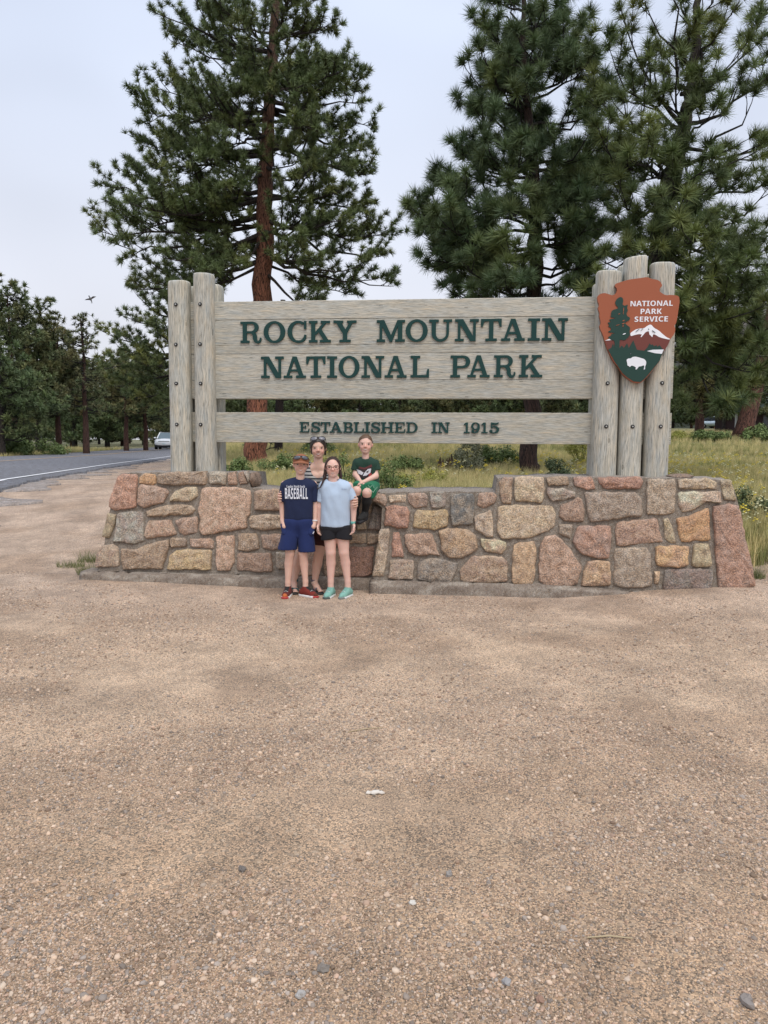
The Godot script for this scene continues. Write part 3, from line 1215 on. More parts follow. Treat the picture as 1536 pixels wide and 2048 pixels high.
func stroke(a: Array) -> Array:        # x, y, width, ...
	var pts := []
	for k in range(0, a.size(), 3):
		pts.append(Vector3(a[k], a[k + 1], a[k + 2]))
	var fine := []
	for k in pts.size() - 1:
		var p0: Vector3 = pts[maxi(k - 1, 0)]
		var p3: Vector3 = pts[mini(k + 2, pts.size() - 1)]
		for j in 5:
			fine.append((pts[k] as Vector3).cubic_interpolate(pts[k + 1], p0, p3, j / 5.0))
	fine.append(pts[-1])
	var out := []
	for k in fine.size() - 1:
		var q := PackedVector2Array()
		var l := []
		for j in [k, k + 1]:
			var t: Vector3 = fine[mini(j + 1, fine.size() - 1)] - fine[maxi(j - 1, 0)]
			var n: Vector2 = Vector2(-t.y, t.x).normalized() * fine[j].z / 2.0
			l.append([Vector2(fine[j].x, fine[j].y) + n, Vector2(fine[j].x, fine[j].y) - n])
		out.append(PackedVector2Array([l[0][1], l[1][1], l[1][0], l[0][0]]))
	return out


func glyph(ch: String) -> Array:       # [width, pieces]
	var s := 0.115
	match ch:
		"I":
			return [0.44, [rc(0.125, 0, 0.315, 1), rc(0, 0, 0.44, s), rc(0, 1 - s, 0.44, 1)]]
		"T":
			return [0.90, [rc(0.355, 0, 0.545, 1), rc(0.20, 0, 0.70, s), rc(0, 1 - s, 0.90, 1), qd([0, 1 - s, 0, 0.64, 0.075, 0.64, 0.14, 0.85, 0.16, 1 - s]), qd([0.90, 1 - s, 0.74, 1 - s, 0.76, 0.85, 0.825, 0.64, 0.90, 0.64])]]
		"H":
			return [1.0, [rc(0.11, 0, 0.30, 1), rc(0.70, 0, 0.89, 1), rc(0, 0, 0.41, s), rc(0.59, 0, 1, s), rc(0, 1 - s, 0.41, 1), rc(0.59, 1 - s, 1, 1), rc(0.3, 0.45, 0.7, 0.56)]]
		"N":
			return [1.0, [rc(0.12, 0, 0.235, 1), rc(0.765, 0, 0.88, 1), qd([0.10, 1, 0.64, 0, 0.88, 0, 0.88, 0.02, 0.345, 1]), rc(0, 0, 0.375, s), rc(0.625, 1 - s, 1, 1), rc(0, 1 - s, 0.3, 1)]]
		"A":
			return [1.04, [qd([0.11, 0.05, 0.235, 0.05, 0.545, 0.96, 0.42, 1.0]), qd([0.42, 1, 0.74, 0.05, 0.95, 0.05, 0.61, 1]), rc(0, 0, 0.40, s), rc(0.58, 0, 1.04, s), rc(0.3, 0.30, 0.72, 0.40)]]
		"O":
			return [0.98, arc(Vector2(0.49, 0.5), Vector2(0.49, 0.515), Vector2(0.28, 0.405), 0, 360)]
		"C":
			return [0.88, arc(Vector2(0.49, 0.5), Vector2(0.49, 0.515), Vector2(0.28, 0.405), 52, 270) + stroke([0.49, 0.04, 0.11, 0.66, 0.07, 0.12, 0.78, 0.18, 0.12, 0.83, 0.36, 0.09]) + [rc(0.76, 0.62, 0.87, 1.0)]]
		"K":
			return [1.04, [rc(0.11, 0, 0.30, 1), rc(0, 0, 0.41, s), rc(0, 1 - s, 0.41, 1), qd([0.29, 0.36, 0.37, 0.36, 0.85, 0.92, 0.72, 0.95, 0.29, 0.47]), rc(0.56, 1 - s, 1.0, 1), qd([0.40, 0.56, 0.74, 0.05, 0.97, 0.05, 0.55, 0.68]), rc(0.52, 0, 1.04, s)]]
		"Y":
			return [1.04, [qd([0.09, 0.95, 0.43, 0.38, 0.62, 0.46, 0.33, 0.95]), qd([0.745, 0.95, 0.50, 0.52, 0.62, 0.42, 0.90, 0.95]), rc(0.43, 0, 0.62, 0.47), rc(0, 1 - s, 0.44, 1), rc(0.62, 1 - s, 1.04, 1), rc(0.27, 0, 0.78, s)]]
		"M":
			return [1.28, [rc(0.13, 0, 0.25, 1), rc(0.96, 0, 1.16, 1), qd([0.10, 1, 0.59, 0, 0.70, 0, 0.74, 0.12, 0.34, 1]), qd([0.63, 0, 0.70, 0, 1.06, 1, 0.94, 1, 0.58, 0.14]), rc(0, 0, 0.38, s), rc(0.84, 0, 1.28, s), rc(0, 1 - s, 0.3, 1), rc(0.98, 1 - s, 1.28, 1)]]
		"U":
			return [1.0, [rc(0.11, 0.36, 0.30, 1), rc(0.755, 0.36, 0.87, 1), rc(0, 1 - s, 0.42, 1), rc(0.62, 1 - s, 1, 1)] + arc(Vector2(0.49, 0.37), Vector2(0.38, 0.385), Vector2(0.19, 0.265), 180, 270) + arc(Vector2(0.49, 0.37), Vector2(0.38, 0.385), Vector2(0.265, 0.265), 270, 360)]
		"L":
			return [0.84, [rc(0.11, 0, 0.30, 1), rc(0, 0, 0.84, s), rc(0, 1 - s, 0.43, 1), qd([0.72, 0, 0.84, 0, 0.84, 0.39, 0.765, 0.39, 0.72, 0.2])]]
		"P":
			return [0.88, [rc(0.11, 0, 0.30, 1), rc(0, 0, 0.43, s), rc(0, 1 - s, 0.55, 1), rc(0.3, 0.42, 0.55, 0.52)] + arc(Vector2(0.55, 0.71), Vector2(0.33, 0.29), Vector2(0.135, 0.18), -90, 90)]
		"R":
			return [1.02, [rc(0.11, 0, 0.30, 1), rc(0, 0, 0.42, s), rc(0, 1 - s, 0.54, 1), rc(0.3, 0.45, 0.54, 0.55)] + arc(Vector2(0.54, 0.725), Vector2(0.33, 0.275), Vector2(0.135, 0.165), -90, 90) + stroke([0.46, 0.50, 0.1, 0.60, 0.46, 0.15, 0.68, 0.34, 0.19, 0.70, 0.17, 0.18, 0.77, 0.05, 0.14, 0.88, 0.04, 0.11, 0.95, 0.12, 0.09, 0.96, 0.24, 0.07])]
		"S":
			return [0.80, stroke([0.72, 0.70, 0.09, 0.64, 0.88, 0.11, 0.42, 0.96, 0.11, 0.18, 0.88, 0.16, 0.12, 0.72, 0.18, 0.22, 0.59, 0.19, 0.42, 0.51, 0.2, 0.62, 0.42, 0.19, 0.70, 0.27, 0.18, 0.62, 0.11, 0.16, 0.40, 0.04, 0.11, 0.16, 0.11, 0.11, 0.08, 0.32, 0.09]) + [rc(0.66, 0.66, 0.75, 1.0), rc(0.03, 0, 0.12, 0.36)]]
		"E":
			return [0.90, [rc(0.11, 0, 0.30, 1), rc(0, 0, 0.86, s), rc(0, 1 - s, 0.84, 1), rc(0.3, 0.46, 0.55, 0.56), rc(0.50, 0.36, 0.59, 0.66), qd([0.73, 1 - s, 0.77, 0.66, 0.84, 0.66, 0.84, 1 - s]), qd([0.75, s, 0.86, s, 0.90, 0.36, 0.82, 0.36])]]
		"B":
			return [0.88, [rc(0.11, 0, 0.30, 1), rc(0, 0, 0.55, s), rc(0, 1 - s, 0.52, 1), rc(0.3, 0.47, 0.55, 0.57)] + arc(Vector2(0.52, 0.745), Vector2(0.30, 0.255), Vector2(0.115, 0.155), -90, 90) + arc(Vector2(0.54, 0.275), Vector2(0.34, 0.28), Vector2(0.14, 0.17), -90, 90)]
		"D":
			return [0.98, [rc(0.11, 0, 0.30, 1), rc(0, 0, 0.5, s), rc(0, 1 - s, 0.5, 1)] + arc(Vector2(0.48, 0.5), Vector2(0.5, 0.5), Vector2(0.29, 0.388), -90, 90)]
		"1":
			return [0.56, [rc(0.2, 0, 0.39, 1), rc(0.02, 0, 0.56, s), qd([0.2, 1, 0.02, 0.83, 0.02, 0.73, 0.2, 0.8])]]
		"9":
			return [0.78, arc(Vector2(0.38, 0.65), Vector2(0.38, 0.36), Vector2(0.185, 0.255), 0, 360) + stroke([0.67, 0.66, 0.17, 0.66, 0.42, 0.18, 0.56, 0.16, 0.16, 0.34, 0.04, 0.11, 0.15, 0.07, 0.11, 0.10, 0.18, 0.14]) + arc(Vector2(0.15, 0.19), Vector2(0.12, 0.12), Vector2(0.01, 0.01), 0, 360)]
		"5":
			return [0.76, [qd([0.13, 0.99, 0.13, 0.46, 0.22, 0.46, 0.22, 0.84, 0.23, 0.99]), qd([0.13, 1.0, 0.13, 0.80, 0.45, 0.78, 0.68, 0.85, 0.70, 1.01, 0.5, 0.95])] + stroke([0.16, 0.50, 0.08, 0.28, 0.59, 0.11, 0.48, 0.60, 0.15, 0.65, 0.40, 0.19, 0.58, 0.15, 0.17, 0.36, 0.04, 0.11, 0.15, 0.08, 0.11, 0.10, 0.18, 0.12]) + arc(Vector2(0.14, 0.20), Vector2(0.12, 0.12), Vector2(0.01, 0.01), 0, 360)]
	return [0.5, []]


func word(text: String, spans: Array, v0: float, v1: float) -> void:
	for k in text.length():
		var g := glyph(text[k])
		var u0: float = spans[k * 2]
		var s := Vector2((spans[k * 2 + 1] - u0) / g[0], v1 - v0)
		var mb := MB.new()
		var lift := 0.0
		for p in g[1]:
			var q := PackedVector2Array()
			for a in p:
				q.append(Vector2(u0, v0) + a * s)
			if absf(area2(q)) > 1e-7:
				prism(mb, q, -0.43, -0.400 + 0.013 + lift)
				lift += 0.00013
		piece("letter", mb.mesh(false), M.letter, sign)


func build_sign() -> void:
	sign = thing("park_sign", "weathered grey timber sign board with raised dark green lettering on log posts", "sign")
	sign.transform = wall_frame
	var seams := [2.094, 2.302, 2.596, 2.695, 2.981, 3.184]
	for k in 5:
		plank(-2.545, 3.075, seams[k] + (0.0009 if k else 0.0), seams[k + 1] - (0.0009 if k < 4 else 0.0), -0.400 - [0.0, 0.002, 0.001, 0.003, 0.0][k], -0.53, 60 + k)
	plank(-2.545, 3.075, 1.598, 1.941, -0.402, -0.53, 71, "lower_board")
	# front posts
	post(-2.395, -0.385, 0.252, 1.245, 3.405, 81, false, "post", 0.02)
	post(-2.105, -0.385, 0.235, 1.245, 3.485, 82, false, "post", -0.03)
	post(2.362, -0.385, 0.272, 1.245, 3.43, 83, false, "post", -0.05)
	post(2.633, -0.385, 0.248, 1.245, 3.575, 84, false, "post", 0.12)
	post(2.912, -0.385, 0.262, 1.245, 3.505, 85, false, "post", -0.02)
	# their partners behind the boards
	post(-2.37, -0.68, 0.22, 1.2, 3.40, 91, true, "rear_post")
	post(-2.11, -0.68, 0.24, 1.2, 3.42, 92, true, "rear_post")
	post(2.37, -0.68, 0.26, 1.2, 3.36, 93, false, "rear_post")
	post(2.62, -0.68, 0.24, 1.2, 3.55, 94, false, "rear_post")
	post(2.90, -0.68, 0.24, 1.2, 3.45, 95, true, "rear_post")
	for b in [[-2.393, 3.134], [-2.40, 2.691], [-2.402, 2.256], [-2.404, 1.795], [-2.114, 3.135], [-2.12, 2.695], [-2.12, 2.256], [-2.127, 1.795], [2.36, 2.247], [2.36, 1.79], [2.637, 1.79], [2.924, 2.249], [2.926, 1.791]]:
		bolt(b[0], b[1], -0.252 if b[0] > 2.8 else -0.259 if b[0] > 2.5 else -0.247 if b[0] > 2.0 else -0.2645 if b[0] > -2.2 else -0.2565)
	word("ROCKYMOUNTAIN", [-1.691, -1.443, -1.422, -1.174, -1.147, -0.929, -0.903, -0.654, -0.623, -0.364, -0.136, 0.179, 0.187, 0.432, 0.446, 0.698, 0.731, 0.990, 1.014, 1.238, 1.235, 1.490, 1.523, 1.651, 1.673, 1.947], 2.720, 2.958)
	word("NATIONALPARK", [-1.455, -1.193, -1.193, -0.939, -0.933, -0.715, -0.695, -0.582, -0.564, -0.328, -0.305, -0.051, -0.045, 0.202, 0.245, 0.451, 0.687, 0.904, 0.874, 1.118, 1.163, 1.402, 1.435, 1.687], 2.326, 2.566)
	word("ESTABLISHEDIN1915", [-1.012, -0.898, -0.880, -0.774, -0.769, -0.659, -0.666, -0.521, -0.511, -0.400, -0.390, -0.276, -0.270, -0.205, -0.195, -0.088, -0.083, 0.063, 0.072, 0.193, 0.203, 0.331, 0.485, 0.549, 0.555, 0.688, 0.842, 0.910, 0.924, 1.023, 1.036, 1.107, 1.122, 1.236], 1.714, 1.833)


# ---------------------------------------------------------------- the arrowhead shield

const SHIELD := {
	"outline": [-423, 336, -397, 365, -347, 375, -309, 363, -270, 348, -236, 362, -221, 397, -225, 422, -245, 442, -241, 467, -174, 488, -99, 509, 1, 520, 82, 532, 120, 512, 183, 501, 215, 482, 238, 440, 214, 416, 209, 384, 238, 362, 273, 342, 338, 345, 407, 334, 418, 280, 411, 217, 402, 129, 392, 60, 372, 28, 386, -4, 378, -54, 337, -111, 320, -162, 279, -232, 255, -277, 238, -334, 197, -392, 155, -449, 100, -520, 51, -565, -25, -558, -90, -513, -142, -467, -183, -396, -236, -338, -290, -235, -325, -144, -349, -61, -393, 23, -376, 68, -397, 138, -391, 164, -412, 215, -400, 253, -417, 292],
	"mountain": [-330, -119, -266, -94, -80, -69, -68, -44, -6, -6, 100, 18, 134, 43, 195, -8, 273, -79, 335, -111, 319, -162, 277, -232, 109, -234, -11, -230, -176, -216, -290, -222, -316, -157],
	"snow": [-74, -44, -19, -6, 19, 3, 63, 3, 100, 31, 134, 46, 169, 7, 221, -22, 253, -53, 298, -89, 337, -108, 324, -114, 229, -91, 178, -59, 159, -59, 154, -91, 138, -71, 122, -59, 117, -23, 86, -33, 65, -58, 41, -87, 34, -83, 49, -58, 14, -54, -29, -64, -67, -76],
	"snow_left": [-330, -120, -266, -92, -257, -114],
	"hills": [-294, -215, -259, -190, -248, -151, -228, -190, -177, -197, -155, -171, -135, -197, -102, -149, -82, -198, -40, -118, 1, -217, 77, -227, 108, -192, 128, -151, 144, -170, 157, -161, 176, -183, 195, -168, 208, -187, 229, -171, 259, -206, 277, -226, 253, -280, 236, -333, 194, -388, 97, -512, 50, -553, -19, -546, -87, -503, -138, -458, -226, -332],
	"river": [103, -231, 159, -218, 274, -216, 256, -261, 185, -254],
	"bison": [-103, -319, -84, -307, -59, -307, -41, -291, -9, -288, 29, -298, 80, -314, 100, -340, 98, -372, 89, -391, 90, -420, 75, -424, 83, -391, 76, -378, 51, -388, 26, -391, 17, -404, 2, -424, -8, -420, -2, -400, -31, -384, -53, -381, -65, -398, -75, -387, -91, -381, -95, -352],
	"tree": [-225, 308, -188, 332, -162, 320, -155, 288, -163, 250, -140, 237, -108, 253, -114, 211, -104, 192, -119, 161, -112, 132, -80, 116, -85, 90, -135, 65, -109, 39, -76, 14, -81, -31, -74, -57, -92, -89, -129, -120, -173, -110, -180, -120, -178, -210, -230, -209, -230, -119, -268, -113, -304, -84, -270, -68, -264, -49, -220, -43, -277, -36, -306, -29, -272, -10, -269, 9, -304, 29, -286, 41, -312, 67, -274, 73, -294, 99, -269, 105, -218, 111, -282, 124, -276, 137, -274, 182, -253, 200, -209, 209, -206, 225, -229, 245, -239, 270],
}


func smooth_outline(a: Array) -> PackedVector2Array:
	var p := PackedVector2Array()
	for k in range(0, a.size(), 2):
		p.append(Vector2(a[k], a[k + 1]) / 1000.0)
	var q := PackedVector2Array()
	for k in p.size():
		q.append(p[k].lerp(p[(k + 1) % p.size()], 0.2))
		q.append(p[k].lerp(p[(k + 1) % p.size()], 0.8))
	return q


func lettering(text: String, x0: float, x1: float, y0: float, y1: float, z: float, face := "Droid Sans", weight := 700) -> ArrayMesh:
	var tm := TextMesh.new()
	var f := SystemFont.new()
	f.font_names = PackedStringArray([face])
	f.font_weight = weight
	tm.font = f
	tm.text = text
	tm.font_size = 64
	tm.depth = 0.0015
	tm.pixel_size = 0.01
	var a := tm.surface_get_arrays(0)
	var v: PackedVector3Array = a[Mesh.ARRAY_VERTEX]
	var lo := v[0]
	var hi := v[0]
	for p in v:
		lo = lo.min(p)
		hi = hi.max(p)
	for k in v.size():
		v[k] = Vector3(remap(v[k].x, lo.x, hi.x, x0, x1), remap(v[k].y, lo.y, hi.y, y0, y1), z + 0.0015 * (v[k].z - lo.z) / maxf(hi.z - lo.z, 1e-6))
	a[Mesh.ARRAY_VERTEX] = v
	a[Mesh.ARRAY_TANGENT] = null
	var m := ArrayMesh.new()
	m.add_surface_from_arrays(Mesh.PRIMITIVE_TRIANGLES, a)
	return m


func build_shield() -> void:
	var o := thing("arrowhead_shield", "brown arrowhead shield with white bison, green tree and snowy mountain, mounted on the right posts", "emblem")
	o.transform = wall_frame * Transform3D(Basis(), Vector3(2.6406, 2.8076, -0.253))
	var brown := Color(0.335, 0.092, 0.036)
	var green := Color(0.004, 0.040, 0.030)
	var mb := MB.new()
	prism(mb, smooth_outline(SHIELD.outline), 0.0, 0.045, brown, Color(0.20, 0.06, 0.03))
	part("board", mb.mesh(false), M.enamel, o)
	var z := 0.0452
	for l in [["mountain", Color(0.155, 0.036, 0.026), "mountain"], ["snow", Color(0.86, 0.88, 0.92), "mountain_snow"], ["snow_left", Color(0.86, 0.88, 0.92), "mountain_snow"], ["hills", green, "green_hills"], ["tree", green, "tree_silhouette"], ["river", Color(0.78, 0.8, 0.84), "river"], ["bison", Color(0.80, 0.82, 0.86), "bison"]]:
		mb = MB.new()
		var p: PackedVector2Array
		if l[0] in ["hills", "snow_left", "river"]:
			p = PackedVector2Array()
			for k in range(0, SHIELD[l[0]].size(), 2):
				p.append(Vector2(SHIELD[l[0]][k], SHIELD[l[0]][k + 1]) / 1000.0)
		else:
			p = smooth_outline(SHIELD[l[0]])
		prism(mb, p, z - 0.004, z + 0.0025, l[1])
		part(l[2], mb.mesh(false), M.enamel, o)
		z += 0.0012
	# gaps in the tree and marks on the snow and the bison
	mb = MB.new()
	for g in [[-0.150, 0.20, 0.004, 0.022, brown], [-0.152, 0.165, 0.003, 0.016, brown], [-0.193, 0.155, 0.011, 0.004, brown], [-0.146, 0.085, 0.012, 0.006, brown], [-0.148, 0.055, 0.014, 0.006, brown], [-0.15, 0.03, 0.006, 0.008, brown], [-0.205, 0.04, 0.02, 0.003, brown], [-0.135, -0.052, 0.017, 0.006, Color(0.78, 0.8, 0.84)]]:
		var p := PackedVector2Array()
		for k in 8:
			p.append(Vector2(g[0] + g[2] * cos(TAU * k / 8), g[1] + g[3] * sin(TAU * k / 8) + 0.3 * g[2] * cos(TAU * k / 8)))
		prism(mb, p, z - 0.004, z + 0.003, g[4])
	for g in [[0.0, -0.015, 0.02, 0.004], [0.045, -0.008, 0.012, 0.003], [0.113, -0.005, 0.004, 0.006], [0.165, -0.03, 0.018, 0.004], [-0.062, -0.258, 0.004, 0.006]]:
		var p := PackedVector2Array()
		for k in 8:
			p.append(Vector2(g[0] + g[2] * cos(TAU * k / 8), g[1] + g[3] * sin(TAU * k / 8) + (0.8 if g[0] < 0.1 else -0.6) * g[2] * cos(TAU * k / 8)))
		prism(mb, p, z - 0.004, z + 0.003, Color(0.12, 0.14, 0.16))
	tag(part("painted_details", mb.mesh(false), M.enamel, o), "", "", "", "stuff")
	for l in [["NATIONAL", -0.080, 0.349, 0.233, 0.288], ["PARK", 0.026, 0.240, 0.152, 0.207], ["SERVICE", -0.033, 0.306, 0.072, 0.127]]:
		part("lettering", lettering(l[0], l[1], l[2], l[3], l[4], 0.0462), paint(lin(0.8, 0.8, 0.84), 0.6), o)


# ---------------------------------------------------------------- pines

func tuft_mesh(s: int, needles: int, length: float, width: float, spread_deg: float) -> ArrayMesh:
	# a brush of long needles round the end of a twig that points along +y
	var r := rng_of(s)
	var mb := MB.new()
	for k in needles:
		var t := r.randf()
		var a := r.randf() * TAU
		var open := deg_to_rad(r.randf_range(0.12, 1.0) * spread_deg)
		var d := Vector3(sin(open) * cos(a), cos(open), sin(open) * sin(a))
		var root := Vector3(0, -0.35 * length * t, 0)
		var l := length * r.randf_range(0.75, 1.1)
		var side := d.cross(Vector3(r.randf_range(-1, 1), r.randf_range(-1, 1), r.randf_range(-1, 1))).normalized() * width
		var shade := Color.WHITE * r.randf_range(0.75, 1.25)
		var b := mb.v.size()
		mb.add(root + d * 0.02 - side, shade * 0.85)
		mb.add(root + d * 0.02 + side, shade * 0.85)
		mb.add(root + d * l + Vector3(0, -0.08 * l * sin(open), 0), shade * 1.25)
		mb.tri(b, b + 1, b + 2)
	return mb.mesh(false)


func aim(d: Vector3, r: RandomNumberGenerator, size: float) -> Basis:
	var y := d.normalized()
	var x := y.cross(Vector3(r.randf_range(-1, 1), r.randf_range(-1, 1), r.randf_range(-1, 1))).normalized()
	return Basis(x, y, x.cross(y)).scaled(Vector3.ONE * size)


class Pine:
	var wood := MB.new()
	var trunk := MB.new()
	var tufts: Array[Transform3D] = []
	var tints := PackedColorArray()


func limb(t: Pine, r: RandomNumberGenerator, from: Vector3, to: Vector3, r0: float, o: Dictionary) -> void:
	# a limb from the trunk to its tip, with side branches whose twigs carry tufts
	var span := (to - from).length()
	var n := maxi(5, int(span / 0.45))
	var sag: float = o.get("sag", 0.12)
	var rise := Vector3.UP * span * (sag + r.randf_range(-0.06, 0.08))
	var wander := Vector3(r.randf_range(-1, 1), r.randf_range(-0.4, 0.4), r.randf_range(-1, 1)) * span * 0.05
	var pts := []
	var radii := []
	for k in n + 1:
		var s := float(k) / n
		var p := from.lerp(to, s) + rise * (-4.0 * s * (s - 1.0)) * (0.4 if o.get("droop", false) else -0.45) + wander * sin(s * 5.0 + span)
		p += Vector3(n_rock.get_noise_3d(p.x * 60.0, p.y * 60.0, p.z * 60.0), n_rock.get_noise_3d(p.y * 60.0, p.z * 60.0, p.x * 60.0), 0.0) * 0.22 * minf(s * 4.0, 1.0)
		pts.append(p)
		radii.append(lerpf(r0, 0.011, pow(s, 0.7)))
	tube(t.wood, pts, radii, 6, o.wood, true, 0.1, Vector2(1, 0.6))
	var size: float = o.tuft
	var bare: float = o.get("bare", 0.3)
	var step: float = o.get("step", 0.26)
	var s := bare
	var flip := 1.0 if r.randf() < 0.5 else -1.0
	while s < 1.0:
		var k := mini(int(s * n), n - 1)
		var p: Vector3 = (pts[k] as Vector3).lerp(pts[k + 1], s * n - k)
		if n_rock.get_noise_3d(p.x * 5.5, p.y * 7.0, p.z * 5.5) < o.get("gaps", -0.5) and s < 0.93:      # foliage in clumps, with air between
			s += step / span
			continue
		var dir: Vector3 = (pts[k + 1] - pts[k]).normalized()
		var across := dir.cross(Vector3.UP).normalized() * flip
		flip = -flip
		var l2: float = minf(o.get("side", 0.42) * span * (1.15 - 0.75 * s), o.get("side_most", 1.5)) * r.randf_range(0.6, 1.1) + size * 0.5
		var d2: Vector3 = (dir * r.randf_range(0.3, 0.95) + across * r.randf_range(0.2, 1.0) + Vector3.UP * r.randf_range(-0.25, 0.95) * o.get("lift", 1.0)).normalized()
		twig(t, r, p, d2, l2, lerpf(r0, 0.012, s) * 0.42 + 0.006, o)
		s += step / span * r.randf_range(0.7, 1.3)
	twig(t, r, pts[-1], (pts[-1] - pts[-2]).normalized() + Vector3.UP * 0.2, size * 1.2, 0.012, o)


func twig(t: Pine, r: RandomNumberGenerator, p: Vector3, d: Vector3, l: float, r0: float, o: Dictionary) -> void:
	var size: float = o.tuft
	var bend := Vector3.UP * 0.28 * l
	var a := p
	var b := p + d * l * 0.5 + Vector3(r.randf_range(-1, 1), r.randf_range(-1, 1), r.randf_range(-1, 1)) * l * 0.08
	var c := p + d * l + bend * r.randf_range(0.2, 1.0)
	tube(t.wood, [a, b, c], [r0, r0 * 0.7, 0.006], 4, o.wood, false)
	var gap: float = o.get("gap", 0.62)
	var n := maxi(1, int(l / (size * gap)))
	for k in n + 1:
		var s := lerpf(0.30 if l > size * 1.6 else 0.7, 1.0, float(k) / maxi(n, 1))
		if k < n and r.randf() > o.get("fill", 0.9):
			continue
		var at := a.lerp(b, s * 2.0) if s < 0.5 else b.lerp(c, s * 2.0 - 1.0)
		var out := (d * 0.7 + Vector3.UP * 0.45 + Vector3(r.randf_range(-1, 1), r.randf_range(-0.6, 0.9), r.randf_range(-1, 1)) * 0.8).normalized()
		var off := size * r.randf_range(0.25, 0.75) if k < n else size * 0.15
		if off > size * 0.3:
			tube(t.wood, [at, at + out * off], [0.008, 0.005], 3, o.wood, false)
		tuft(t, r, at + out * off, out, o)


func tuft(t: Pine, r: RandomNumberGenerator, at: Vector3, out: Vector3, o: Dictionary) -> void:
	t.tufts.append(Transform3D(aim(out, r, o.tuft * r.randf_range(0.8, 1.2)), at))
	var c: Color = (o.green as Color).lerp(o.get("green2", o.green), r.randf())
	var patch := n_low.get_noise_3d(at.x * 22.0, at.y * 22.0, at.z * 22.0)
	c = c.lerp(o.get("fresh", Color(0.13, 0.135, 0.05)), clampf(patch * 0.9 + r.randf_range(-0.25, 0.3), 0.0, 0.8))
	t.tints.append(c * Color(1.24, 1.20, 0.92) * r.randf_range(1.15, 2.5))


func finish_tree(t: Pine, root: Node3D, mesh: Mesh, o: Dictionary) -> void:
	for mb in [t.trunk, t.wood]:
		for k in mb.v.size():
			mb.v[k] -= root.position
	for k in t.tufts.size():
		t.tufts[k].origin -= root.position
	part("trunk", t.trunk.mesh(), M.bark, root)
	part("branches", t.wood.mesh(), M.bark, root)
	scatter("needles", mesh, M.needles, t.tufts, t.tints, root)


# trunk: [px, py, radius] from the foot up; limbs: [origin py, tip px, tip py, depth step, radius]
func traced_pine(root: Node3D, depth: float, trunk: Array, limbs: Array, o: Dictionary, s: int, mesh: Mesh) -> Pine:
	var t := Pine.new()
	var r := rng_of(s)
	var pts := []
	var radii := []
	for k in trunk.size() - 1:
		for j in 6:
			var f := j / 6.0
			pts.append(place(lerpf(trunk[k][0], trunk[k + 1][0], f), lerpf(trunk[k][1], trunk[k + 1][1], f), depth))
			radii.append(lerpf(trunk[k][2], trunk[k + 1][2], f))
	pts.append(place(trunk[-1][0], trunk[-1][1], depth))
	radii.append(trunk[-1][2])
	for k in pts.size():
		pts[k] += Vector3(n_rock.get_noise_2d(k * 14.0, s * 10.0), 0, n_rock.get_noise_2d(k * 14.0, s * 17.0)) * 0.08
	tube(t.trunk, pts, radii, 18, o.bark, true, 0.09, Vector2(2, 0.55))
	for k in t.trunk.v.size():
		var h: float = (t.trunk.v[k].y - pts[0].y) / (pts[-1].y - pts[0].y)
		t.trunk.c[k] = (o.bark as Color).lerp(o.get("bark_top", o.bark), smoothstep(0.25, 0.75, h)) * (1.0 + 0.25 * n_rock.get_noise_3d(t.trunk.v[k].x * 40.0, t.trunk.v[k].y * 20.0, s))
	for l in limbs:
		# where the trunk passes that height
		var k := 0
		while k < trunk.size() - 2 and trunk[k + 1][1] > l[0]:
			k += 1
		var f: float = clampf((l[0] - trunk[k][1]) / (trunk[k + 1][1] - trunk[k][1]), 0.0, 1.0)
		var from := place(lerpf(trunk[k][0], trunk[k + 1][0], f), l[0], depth)
		var to := from.lerp(place(l[1], l[2], depth - l[3]), 0.92)
		limb(t, r, from, to, l[4] if l.size() > 4 else 0.07, o)
	finish_tree(t, root, mesh, o)
	return t


